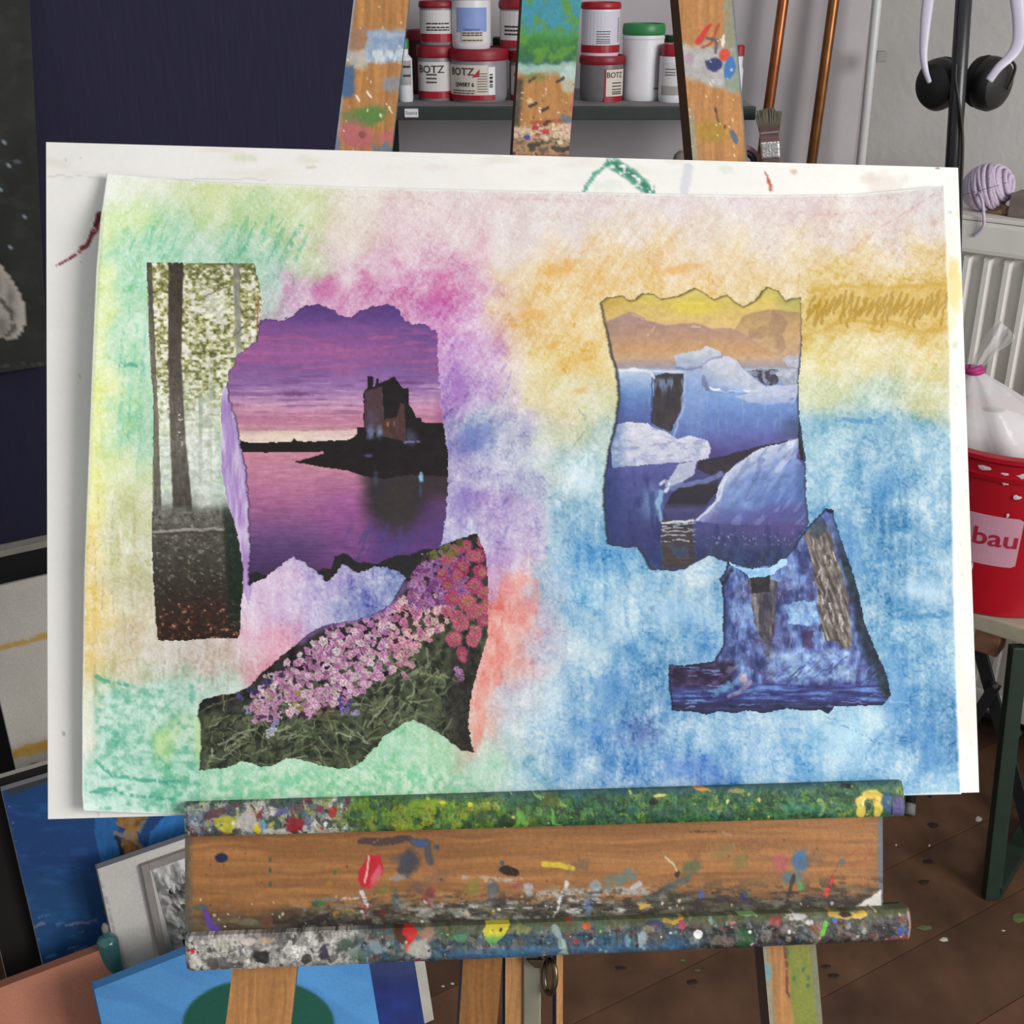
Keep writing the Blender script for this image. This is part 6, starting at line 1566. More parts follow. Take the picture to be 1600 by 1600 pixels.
# sheet outline
def curve(pts, t):
    P = np.array(pts, float); d = np.concatenate([[0], np.cumsum(np.hypot(*np.diff(P, axis=0).T))]); d /= d[-1]
    return np.interp(t, d, P[:, 0]), np.interp(t, d, P[:, 1])
topc = [(167, 271), (300, 283), (550, 292), (800, 298), (1000, 302), (1200, 305), (1340, 303), (1476, 290)]
botc = [(130, 1267), (290, 1274), (700, 1262), (1100, 1252), (1410, 1243), (1502, 1241)]
lefc = [(167, 271), (157, 340), (150, 420), (144, 560), (137, 740), (131, 900), (128, 1100), (128, 1240), (130, 1267)]
rigc = [(1476, 290), (1481, 400), (1484, 500), (1487, 700), (1492, 950), (1498, 1150), (1502, 1241)]
NU, NV = 720, 500
u = np.linspace(0, 1, NU); v = np.linspace(0, 1, NV)
tx_, ty_ = curve(topc, u); bx_, by_ = curve(botc, u); lx_, ly_ = curve(lefc, v); rx_, ry2_ = curve(rigc, v)
U, V_ = np.meshgrid(u, v)
def coons(t, b, l, r):
    return ((1 - V_) * t[None, :] + V_ * b[None, :] + (1 - U) * l[:, None] + U * r[:, None]
            - ((1 - U) * (1 - V_) * t[0] + U * (1 - V_) * t[-1] + (1 - U) * V_ * b[0] + U * V_ * b[-1]))
PX = coons(tx_, bx_, lx_, rx_); PY = coons(ty_, by_, ly_, ry2_)
def lift(px, py):
    """height of the sheet over the board: the left edge curls away, corners a little"""
    lx = 128 + 39 * np.clip((1262 - py) / 990, 0, 1) ** 1.6
    a = np.clip(1 - (px - lx) / 150, 0, 1)
    l = 0.017 * a ** 2 * (.55 + .45 * sst(1262, 500, py)) * (.35 + .65 * sst(272, 380, py))
    b = np.clip((px - 1330) / 150, 0, 1) * np.clip((400 - py) / 110, 0, 1)
    l = l + 0.006 * b ** 1.5
    l = l + 0.0012 * (fbm(px / 180, py / 180, 2, 90) - .3) * sst(130, 300, px)
    return l + SHT
sheet_c = wash(PX, PY)
edge = np.minimum(np.minimum(U * NU, (1 - U) * NU), np.minimum(V_ * NV, (1 - V_) * NV))
sheet_c = mix(sheet_c, hx('#f2f2ec'), .7 * sst(2.5, .5, edge + 2 * (fbm(PX / 20, PY / 20, 2, 3) - .5)))
Ps = ep(PX, PY, lift(PX, PY))
collage = thing('collage_painting', 'watercolour and crayon collage with torn landscape photographs on the drawing board', 'painting', tuple(ep(800, 1260)))
idx = np.arange(NU * NV).reshape(NV, NU)
Q = np.stack([idx[:-1, :-1], idx[1:, :-1], idx[1:, 1:], idx[:-1, 1:]], -1).reshape(-1, 4)
ring = np.concatenate([idx[0, :], idx[1:, -1], idx[-1, -2::-1], idx[-2:0:-1, 0]])
Pf = Ps.reshape(-1, 3); k = len(ring); b0 = len(Pf)
a = np.arange(k); b = (a + 1) % k
V3 = np.concatenate([Pf, Pf[ring] - EN * .0006]); C3 = np.concatenate([sheet_c.reshape(-1, 3), np.tile(hx('#ece8e0'), (k, 1))])
Qs = np.stack([ring[a], ring[b], b0 + b, b0 + a], -1)
vm_sheet = vmat('watercolour_paper', .8, .05, 650, .22, 800, .25)
obj('sheet', mesh_np('sheet', V3, np.concatenate([Q, Qs]), C3), vm_sheet, collage, None, True)

# ---------------------------------------------------------------- collage: torn photographs
def clipping(name, label, poly, fn, step=1.35, torn=2.2, extra=0.00045, seed=1, under=0):
    xs = [p[0] for p in poly]; ys = [p[1] for p in poly]
    gx = np.arange(min(xs) - 4, max(xs) + 5, step); gy = np.arange(min(ys) - 4, max(ys) + 5, step)
    X, Y = np.meshgrid(gx, gy)
    cx = (X[:-1, :-1] + X[1:, 1:]) / 2; cy = (Y[:-1, :-1] + Y[1:, 1:]) / 2
    qx = cx + torn * (fbm(cx / 5, cy / 5, 3, seed) - .5) * 2; qy = cy + torn * (fbm(cx / 5, cy / 5, 3, seed + 4) - .5) * 2
    keep = inside(qx, qy, poly)
    id_ = np.arange(X.size).reshape(X.shape)
    Q = np.stack([id_[:-1, :-1], id_[1:, :-1], id_[1:, 1:], id_[:-1, 1:]], -1)[keep]
    used = np.unique(Q); remap = np.full(X.size, -1); remap[used] = np.arange(len(used))
    Q = remap[Q]
    px = X.ravel()[used]; py = Y.ravel()[used]
    c = np.clip(fn(px, py), 0, 1)
    P = ep(px, py, lift(px, py) + extra)
    # rim: boundary edges folded down to the sheet
    E = np.concatenate([Q[:, [0, 1]], Q[:, [1, 2]], Q[:, [2, 3]], Q[:, [3, 0]]])
    key = np.sort(E, 1); kk = key[:, 0].astype(np.int64) * len(used) + key[:, 1]
    un, inv, cnt = np.unique(kk, return_inverse=True, return_counts=True)
    bE = E[cnt[inv] == 1]
    bv = np.unique(bE); rm = np.full(len(used), -1); rm[bv] = len(used) + np.arange(len(bv))
    V = np.concatenate([P, P[bv] - EN * (extra + .0001)])
    C = np.concatenate([c, np.tile(hx('#e8e4e0'), (len(bv), 1))])
    Qs = np.stack([bE[:, 1], bE[:, 0], rm[bE[:, 0]], rm[bE[:, 1]]], -1)
    o = obj(name, mesh_np(name, V, np.concatenate([Q, Qs]), C), vm_photo, collage, label, True)
    return o
vm_photo = vmat('printed_photo_paper', .6, .03, 500, .06, 700, .12)

def tone(c, px, py, sat=.88, gain=.97, seed=70, amp=.16):
    l = c.mean(-1, keepdims=True)
    c = (l + (c - l) * sat) * gain
    g = fbm(px / 9, py / 6, 4, seed) - .5; h = fbm(px / 2.6, py / 2.6, 2, seed + 3) - .5
    return np.clip(c * (1 + amp * 1.4 * g + amp * .6 * h)[..., None], 0, 1)
# forest
forest_poly = [(230, 410), (300, 411), (397, 412), (405, 440), (410, 470), (405, 500), (405, 525), (392, 545), (372, 570), (356, 600), (349, 606), (345, 625), (346, 735), (354, 782), (366, 815), (373, 845), (380, 885), (379, 925), (376, 950), (376, 984), (372, 997), (330, 997), (280, 1001), (247, 1000), (243, 950), (240, 900), (238, 850), (239, 790), (240, 720), (241, 630), (235, 560), (232, 480)]
def forest(px, py):
    c = ramp(py + 20 * (fbm(px / 30, py / 30, 3, 2) - .5), [(410, '#b8b48c'), (470, '#d8d2b0'), (540, '#e0dcc4'), (620, '#e8ead8'), (700, '#e6ece2'), (770, '#cfd8cc'), (800, '#8c9488'), (830, '#706c64'), (880, '#5c564e'), (940, '#463a34'), (1000, '#3c2a24')])
    # foliage
    f = fbm(px / 5.5, py / 4, 5, 5) + .25 * (fbm(px / 30, py / 30, 3, 6) - .5)
    fol = sst(720, 560, py)
    c = mix(c, hx('#a8a85c'), fol * sst(.42, .58, f) * .75); c = mix(c, hx('#7c7e4a'), fol * sst(.52, .70, f) * .75); c = mix(c, hx('#4c4e30'), fol * sst(.64, .80, f) * .7)
    c = mix(c, hx('#f4f2e6'), fol * sst(.44, .32, f) * .8); c = mix(c, hx('#5c6438'), fol * sst(470, 415, py + 40 * (fbm(px / 26, py / 26, 3, 77) - .5)) * sst(.42, .6, f) * .5); c = mix(c, hx('#f4f4ec'), sst(1.1, .2, np.hypot((px - 322) / 40, (py - 690) / 80)) * .6)
    c = mix(c, hx('#eef0e8'), sst(1.0, .2, np.hypot((px - 335) / 34, (py - 480) / 28)) * .55)
    f2 = fbm(px / 10, py / 8, 4, 25); mist = sst(560, 640, py) * sst(800, 740, py)
    c = mix(c, hx('#b4c49c'), mist * sst(.5, .65, f2) * .6)
    c = mix(c, hx('#9cccb4'), sst(335, 350, px) * sst(650, 700, py) * sst(800, 740, py) * .6)
    # trunks
    def trunk(xc0, w0, y0, xc1, w1, y1, col0, col1, a=1, s=3):
        t = np.clip((py - y0) / (y1 - y0), 0, 1); xc = xc0 + (xc1 - xc0) * t; w = w0 + (w1 - w0) * t
        al = sst(1.0, .8, abs(px - xc + 2 * (fbm(px / 6, py / 10, 2, s) - .5)) / (w / 2)) * (py >= y0 - 1) * (py <= y1) * a
        col = hx(col0) + (hx(col1) - hx(col0)) * t[..., None]
        col = col * (.82 + .36 * fbm(px / 3, py / 16, 3, s))[..., None]
        return mix(c, col, al)
    c = trunk(369, 12, 408, 373, 10, 560, '#86847a', '#a4a498', .9, 4)
    c = trunk(314, 7, 620, 312, 8, 760, '#a8b4a4', '#b4c0b0', .7, 6)
    c = trunk(330, 8, 560, 326, 9, 780, '#c4ccb8', '#c4d0c4', .5, 7)
    c = trunk(233, 8, 408, 243, 9, 640, '#4c463e', '#7c7466', .95, 8); c = trunk(243, 9, 640, 247, 14, 830, '#7c7466', '#5c584e', .95, 9)
    c = trunk(275, 26, 408, 273, 23, 560, '#433a32', '#5a5048', 1, 10); c = trunk(273, 23, 560, 278, 27, 690, '#5a5048', '#736c64', 1, 11)
    c = trunk(278, 27, 690, 286, 34, 800, '#736c64', '#4c463e', 1, 12)
    c = mix(c, hx('#f0f0e4'), sst(.68, .76, fbm(px / 4, py / 4, 2, 44)) * sst(1, .5, abs(px - 281) / 6) * sst(620, 640, py) * sst(720, 690, py) * .9)
    tuft = sst(.52, .62, f) * sst(470, 410, py) * sst(290, 262, px) * .5
    c = mix(c, hx('#7c7c3c'), tuft)
    # shafts of light and ground
    c = mix(c, hx('#dfe4da'), sst(16, 4, abs(px - (306 + .15 * (py - 700)))) * sst(640, 700, py) * sst(830, 780, py) * .6)
    g = sst(785, 805, py + 12 * (fbm(px / 14, py / 14, 3, 8) - .5))
    f3 = fbm(px / 5, py / 4, 4, 9)
    gc = ramp(py, [(790, '#7c7c72'), (830, '#5e5a52'), (880, '#4a463e'), (930, '#382f2a'), (1000, '#32241f')])
    c = mix(c, gc, g * sst(.2, .4, f3)); c = mix(c, hx('#a89f88'), g * sst(.62, .78, f3) * sst(945, 900, py) * .6); c = mix(c, hx('#302a26'), g * sst(.42, .28, f3) * .6)
    low = sst(925, 945, py); c = mix(c, hx('#6c3a2a'), low * sst(.5, .66, f3) * .6); c = mix(c, hx('#d0a080'), low * sst(.70, .80, f3) * .8)
    stroke(c, px, py, [(236, 830), (290, 828), (350, 826)], 3, hx('#a49c94'), .9, .1); stroke(c, px, py, [(236, 834), (350, 832)], 2, hx('#4c4440'), .7, .2)
    c = mix(c, hx('#1c2a22'), sst(344, 352, px - .06 * (py - 800)) * sst(775, 815, py) * sst(1000, 960, py) * .72)
    stroke(c, px, py, [(405, 470), (402, 500), (403, 520)], 1.5, hx('#b84c5c'), .7, .2); stroke(c, px, py, [(372, 520), (400, 490)], 2, hx('#7c7060'), .7); stroke(c, px, py, [(310, 470), (335, 455), (360, 448)], 1.5, hx('#7c7860'), .7)
    return tone(c, px, py, .95, .98, 72, .22)
clipping('forest_photo', 'torn photograph of misty forest trunks', forest_poly, forest, seed=3, torn=1.4)

castle_poly = [(407, 499), (425, 500), (440, 502), (457, 494), (470, 480), (482, 478), (496, 475), (508, 479), (520, 485), (532, 493), (545, 497), (556, 491), (575, 482), (592, 477), (605, 476), (616, 479), (623, 483), (628, 494), (632, 500), (642, 505), (650, 508), (656, 504), (662, 505), (672, 513), (685, 521), (684, 560), (687, 600), (690, 640), (696, 680), (700, 720), (699, 760), (697, 800), (692, 839), (686, 856), (672, 860), (661, 865), (655, 882), (638, 905), (624, 893), (606, 886), (589, 884), (575, 890), (563, 895), (548, 888), (535, 881), (524, 895), (511, 910), (500, 897), (486, 887), (470, 876), (458, 870), (446, 878), (433, 887), (411, 905), (389, 914), (391, 857), (389, 795), (385, 732), (377, 695), (367, 651), (358, 620), (356, 598), (358, 580), (367, 573), (369, 557), (392, 540), (403, 529)]
def castle(px, py):
    yy = py + 12 * (fbm(px / 70, py / 7, 4, 3) - .5) + 5 * (fbm(px / 25, py / 5, 3, 4) - .5)
    sky = ramp(yy, [(475, '#5a3c86'), (498, '#6a4490'), (512, '#86509a'), (530, '#8e5298'), (548, '#a45c9e'), (562, '#9c5a9e'), (580, '#8c5ea4'), (600, '#9c6cae'), (615, '#b482b8'), (628, '#c48cb8'), (640, '#d892b2'), (655, '#cc7c9c'), (668, '#d08aa0'), (674, '#ecc4b8'), (682, '#f6dcc8'), (690, '#f6e0cc')])
    sky = mix(sky, hx('#5c4694'), sst(560, 690, px) * sst(640, 500, py) * .55)
    sky = mix(sky, hx('#c06098'), sst(.55, .7, fbm(px / 50, py / 6, 3, 7)) * sst(500, 530, py) * sst(600, 570, py) * .5)
    sky = mix(sky, hx('#a04c8c'), sst(670, 690, px) * sst(600, 650, py) * .5)
    blob(sky, px, py, 460, 616, 30, 3.4, hx('#7c4888'), .85, .6, .5, .02, 4); blob(sky, px, py, 452, 612, 16, 3, hx('#8c5494'), .7, .6, .5, 0, 5); blob(sky, px, py, 480, 606, 40, 2.5, hx('#b488bc'), .5, .7, .6, 0, 6); blob(sky, px, py, 640, 598, 30, 4, hx('#6c4488'), .6, .7, .6, 0, 8); blob(sky, px, py, 420, 632, 40, 2.5, hx('#e0b0c4'), .6, .7, .6, 0, 9); blob(sky, px, py, 520, 628, 50, 2.2, hx('#d8a8c4'), .6, .7, .6, 0, 10)
    strk_ = fbm(px / 45, py / 3.2, 3, 44); sky = mix(sky, hx('#e0b4cc'), sst(.58, .75, strk_) * sst(585, 610, py) * .5); sky = mix(sky, hx('#70407c'), sst(.44, .3, strk_) * sst(560, 590, py) * sst(660, 640, py) * .4)
    for y_, h_, a_ in ((640, '#d49cb8', .5), (652, '#b86c94', .45), (671, '#b8788c', .6), (664, '#e0a8b0', .4)):
        stroke(sky, px, py, [(360, y_), (450, y_ + 1), (560, y_ - 1)], 1.6, hx(h_), a_, .3)
    # water
    w = ramp(py + 6 * (fbm(px / 30, py / 5, 3, 9) - .5), [(706, '#d88aa0'), (730, '#d0849e'), (760, '#c2749a'), (790, '#ac6294'), (820, '#8a548c'), (850, '#62447a'), (880, '#54386c'), (910, '#403048')])
    w = mix(w, hx('#9c4c98'), sst(470, 540, px) * sst(730, 800, py) * .5)
    rip = fbm(px / 22, py / 2.2, 3, 12); w = w * (.90 + .22 * rip)[..., None]
    w = mix(w, hx('#5c3a80'), sst(560, 600, px) * sst(750, 830, py) * .8)
    dk = sst(548, 585, px + 12 * (fbm(px / 20, py / 10, 3, 5) - .5) - .05 * (py - 740)) * sst(860, 800, py + .35 * abs(px - 620)) * sst(712, 735, py)
    w = mix(w, hx('#383034'), dk * (.95 - .45 * sst(655, 690, px) * sst(760, 800, py)))
    w = mix(w, hx('#5c3c7c'), sst(640, 680, px) * sst(765, 800, py) * sst(860, 830, py) * .6)
    w = mix(w, hx('#403a34'), sst(1.0, .3, np.hypot((px - 622) / 40, (py - 790) / 60)) * .7)
    strk = fbm((px + py * .5) / 5, py / 22, 3, 14); w = mix(w, hx('#4c4488'), sst(805, 835, py) * sst(520, 560, px) * sst(.5, .65, strk) * .6)
    c = np.where((py < 700)[..., None], sky, w)
    # land and castle
    dark = np.tile(hx('#262022'), px.shape + (1,)) * (.9 + .25 * fbm(px / 12, py / 10, 3, 6))[..., None]
    jag = 3 * (fbm(px / 6, py / 6, 2, 8) - .5)
    land = [(370, 689), (400, 692), (455, 690), (459, 684), (464, 689), (490, 690), (515, 688), (540, 688), (552, 683), (558, 678), (558, 668), (568, 667), (568, 612), (574, 607), (574, 589), (583, 588), (583, 604), (587, 603), (587, 591), (592, 591), (592, 599), (616, 588), (628, 605), (632, 607), (638, 605), (639, 632), (645, 640), (650, 652), (658, 653), (660, 660), (705, 661), (705, 745), (640, 742), (600, 748), (568, 744), (545, 736), (520, 732), (498, 729), (478, 725), (459, 722), (480, 716), (505, 709), (505, 706), (470, 707), (370, 707)]
    m = inside(px + jag * .3, py + jag * .5, land); c = np.where(m[..., None], dark, c)
    # tower face, warm stone and blue floodlight
    tw = inside(px, py, [(570, 612), (597, 604), (600, 650), (600, 682), (570, 668)])
    c = np.where(tw[..., None], mix(np.tile(hx('#4c3436'), px.shape + (1,)), hx('#6c5060'), fbm(px / 5, py / 8, 3, 3) * .6), c)
    tw2 = inside(px, py, [(600, 655), (620, 652), (626, 630), (632, 632), (634, 690), (600, 682)])
    c = np.where(tw2[..., None], mix(np.tile(hx('#4a3030'), px.shape + (1,)), hx('#6c4c48'), fbm(px / 5, py / 6, 3, 5) * .7), c)
    blob(c, px, py, 579, 674, 7, 14, hx('#7c8cb4'), .8, .9, .4); blob(c, px, py, 593, 674, 6, 12, hx('#7898b8'), .8, .9, .4); blob(c, px, py, 583, 655, 10, 22, hx('#605474'), .5, .9, .4)
    blob(c, px, py, 642, 683, 12, 14, hx('#504c6c'), .8, .9, .4); stroke(c, px, py, [(632, 692), (654, 690)], 2.5, hx('#7c84b0'), .8, .3); blob(c, px, py, 606, 663, 2.5, 5, hx('#b06c3c'), .9); blob(c, px, py, 616, 662, 2, 5, hx('#a05c38'), .8)
    blob(c, px, py, 576, 712, 7, 3, hx('#5c5490'), .8, .4, .2); blob(c, px, py, 658, 746, 4, 9, hx('#7cc0dc'), 1, .5, .3); blob(c, px, py, 657, 765, 3, 14, hx('#486480'), .5, .7, .3); blob(c, px, py, 587, 748, 5, 18, hx('#4c5c70'), .5, .8, .3)
    # bank in front
    bk = [(380, 900), (400, 893), (430, 905), (480, 900), (505, 888), (517, 889), (523, 870), (534, 864), (545, 867), (556, 878), (590, 880), (620, 867), (640, 868), (660, 858), (680, 857), (690, 862), (690, 930), (380, 930)]
    m = inside(px + jag, py + jag, bk); c = np.where(m[..., None], np.tile(hx('#2c2a2c'), px.shape + (1,)) * (.9 + .2 * fbm(px / 8, py / 8, 2, 4))[..., None], c)
    c = mix(c, hx('#8c5ca0'), sst(374, 366, px - .06 * (py - 640)) * sst(600, 700, py) * .4)
    return tone(c, px, py, .86, .97, 71, .10)
clipping('castle_photo', 'torn photograph of a castle by purple sunset water', castle_poly, castle, seed=5, torn=3.2, extra=.0009)

flower_poly = [(745, 834), (752, 848), (759, 866), (762, 900), (763, 940), (762, 994), (756, 1016), (750, 1034), (741, 1066), (734, 1097), (732, 1137), (740, 1175), (722, 1172), (708, 1162), (694, 1150), (682, 1142), (669, 1134), (658, 1130), (647, 1125), (637, 1127), (628, 1131), (612, 1142), (600, 1151), (590, 1164), (581, 1173), (570, 1186), (559, 1194), (548, 1199), (537, 1201), (512, 1198), (500, 1195), (487, 1191), (470, 1186), (447, 1184), (435, 1192), (425, 1197), (406, 1198), (392, 1192), (378, 1189), (365, 1196), (353, 1200), (330, 1202), (312, 1203), (315, 1169), (314, 1128), (309, 1119), (313, 1100), (319, 1092), (341, 1087), (369, 1083), (391, 1072), (406, 1056), (437, 1028), (455, 1014), (469, 1003), (487, 987), (500, 980), (519, 975), (550, 970), (575, 964), (600, 953), (612, 943), (622, 928), (631, 909), (641, 897), (653, 875), (662, 865), (684, 855), (716, 843)]
def flowers(px, py):
    px, py = px + 6 * (fbm(px / 7, py / 7, 3, 51) - .5), py + 6 * (fbm(px / 7, py / 7, 3, 52) - .5)
    rs = random.Random(21)
    dgl = np.where(px < 400, (py - 1080) * 1.3, (py - 1080) + (px - 400) * .55)          # distance below the flower band
    c = ramp(fbm(px / 12, py / 12, 4, 3), [(.25, '#1c1a1c'), (.5, '#2e2a2a'), (.75, '#403a38')])
    grass = sst(10, 50, dgl + 40 * (fbm(px / 30, py / 30, 3, 4) - .5))
    gc = ramp(fbm(px / 9, py / 9, 4, 8), [(.25, '#262a22'), (.45, '#3c4234'), (.6, '#4e5840'), (.8, '#5c5c48')])
    c = mix(c, gc, grass)
    for k in range(620):
        x = rs.uniform(312, 740); y = rs.uniform(1030, 1205)
        if (y - 1096 if x < 400 else (y - 1090) + (x - 400) * .55) < 0: continue
        L = rs.uniform(12, 46); an = rs.gauss(-.55 if x < 470 else (.6 if x < 560 else -.8), .7)
        col = rs.choice(['#5c6c4c', '#74845c', '#485840', '#8c9870', '#343c2e', '#2a2e28', '#6c7050', '#7c7c5c', '#9ca484'] if x < 690 else ['#3c3c34', '#4a463e', '#2c2a28', '#5c5c4c'])
        stroke(c, px, py, [(x, y), (x + L * math.cos(an), y + L * math.sin(an))], rs.uniform(1.0, 2.2), hx(col), rs.uniform(.45, .9), 0, False, .8, k)
    c = mix(c, hx('#262022'), sst(690, 715, px + 20 * (fbm(px / 20, py / 20, 3, 5) - .5)) * sst(1000, 1030, py) * .55)
    c = mix(c, hx('#55432f'), sst(1, .2, np.hypot((px - 510) / 40, (py - 1110) / 26)) * .5)
    def fl(x, y, r, col, n, depth, seed, core=None, a=1.0):
        m = (abs(px - x) < r * 1.3) & (abs(py - y) < r * 1.3)
        if not m.any(): return
        dx = px[m] - x; dy = py[m] - y; d = np.hypot(dx, dy); an = np.arctan2(dy, dx)
        R = r * (1 - depth * (.5 + .5 * np.cos(n * an + seed)))
        al = a * sst(1.02, .82, d / R)
        cc = np.tile(col, d.shape + (1,)) * (.62 + .42 * (d / r) + .16 * np.cos(n * an + seed))[..., None] if core is None else np.tile(col, d.shape + (1,)) * (.70 + .35 * (d / r) + .14 * np.cos(n * an + seed))[..., None]
        c[m] = mix(c[m], cc, al)
        if core is not None: c[m] = mix(c[m], core, sst(.35, .2, d / r) * .7)
    # band of small pale pink blossoms
    pts = []
    for k in range(2600):
        x = rs.uniform(395, 700); y = rs.uniform(930, 1130)
        mid_ = 1100 - (x - 395) * .52; half = 18 + 46 * max(0, math.sin((x - 385) / 330 * math.pi)) 
        if abs(y - mid_ - 6) < half: pts.append((x, y))
    pts.sort(key=lambda p: rs.random())
    for k, (x, y) in enumerate(pts[:640]):
        t = (x - 400) / 300
        base = rs.choice(['#d89cc0', '#c884b4', '#e0b0c8', '#b878ac', '#e4bccc', '#d4a0bc', '#c07ca4', '#e8ccd0'])
        if x > 610: base = rs.choice(['#e0a4b4', '#d88ca8', '#e8bcb8', '#c87498', '#e4b0b0'])
        fl(x, y, rs.uniform(3.8, 8.2), np.minimum(hx(base) * rs.uniform(.95, 1.18), 1), 5, .3, rs.uniform(0, 6))
        if k % 9 == 0: fl(x + rs.uniform(-8, 8), y + rs.uniform(-6, 8), rs.uniform(3, 6.5), hx(rs.choice(['#2c1c28', '#4a2838', '#5c2c50', '#38202c'])), 4, .3, 1)
    for k in range(44):
        x = rs.uniform(395, 440); y = rs.uniform(1055, 1125)
        fl(x + (1125 - y) * .25, y, rs.uniform(2.5, 5), hx(rs.choice(['#e4c0b4', '#d8a4a0', '#484060', '#5c4c80', '#e8d4c0', '#c898a8'])), 5, .35, k)
    for x, y, col in ((465, 1085, '#b4a45c'), (455, 1100, '#a89c5c'), (470, 1105, '#9c8c54'), (550, 1100, '#6c60a8'), (540, 1110, '#9484c4'), (532, 1098, '#5c54a0'), (555, 1112, '#c4b4dc'), (425, 1140, '#cfd0e4'), (430, 1132, '#a8a8d0'), (422, 1146, '#e4e4ec'), (375, 1090, '#5c5c8c'), (395, 1080, '#484874'), (388, 1110, '#a4a4bc'), (420, 1062, '#4c4478'), (412, 1070, '#54487c'), (640, 1040, '#e0a8b4'), (635, 1055, '#d898b0'), (716, 1050, '#b47cac'), (722, 1058, '#a46c9c')):
        for j in range(4): fl(x + rs.uniform(-5, 5), y + rs.uniform(-5, 5), rs.uniform(3, 5.5), hx(col) * rs.uniform(.85, 1.1), 5, .3, j)
    # bright violets at the upper left of the red heads
    for k in range(230):
        x = rs.uniform(636, 730); y = rs.uniform(845, 950)
        if y < 893 - (x - 640) * .6: continue
        fl(x, y, rs.uniform(4, 8.5), hx(rs.choice(['#9c5ca4', '#b478b8', '#8c4c94', '#c490c4', '#a868a0', '#b86c9c'])), 5, .3, k)
    # red chrysanthemum heads
    heads = [(722, 885, 15), (745, 870, 14), (752, 895, 14), (728, 855, 12), (700, 875, 12), (740, 915, 15), (708, 935, 14), (756, 925, 13), (730, 940, 17), (748, 955, 15), (715, 965, 13), (700, 915, 12), (722, 975, 15), (742, 985, 12), (700, 955, 10), (710, 998, 15), (740, 1000, 13), (722, 1020, 11), (722, 1030, 8), (752, 848, 9), (755, 972, 11), (690, 895, 10), (715, 900, 10), (735, 868, 11), (712, 858, 10), (758, 945, 10), (738, 960, 11)]
    for k, (x, y, r) in enumerate(heads):
        fl(x + rs.uniform(-2, 2), y + rs.uniform(-2, 2), r, hx(rs.choice(['#c45878', '#b84870', '#cc6480', '#ac4068', '#c05c74'])), rs.choice([9, 11, 13]), .16, k, None)
        fl(x + 1, y - 1, r * .6, hx(rs.choice(['#cc7480', '#c46474', '#d08078'])), 7, .2, k + 2, None, .8)
        fl(x + 1, y, r * .25, hx('#c08860'), 5, .2, k, None, .7)
    speck(c, px, py, 26, (665, 846, 720, 872), ['#6c6c34', '#70703c', '#504c28'], 2.5, 6, 9)
    ed = sst(12, 2, seg_dist(px, py, [(469, 1001), (487, 986), (519, 974), (575, 962), (606, 950), (630, 915)])[0])
    c = mix(c, hx('#8c64a8'), ed * .6)
    return tone(c, px, py, .95, 1.0, 73, .18)
clipping('flower_photo', 'torn photograph of pink blossoms over grass', flower_poly, flowers, seed=7, torn=2.0, extra=.0007)

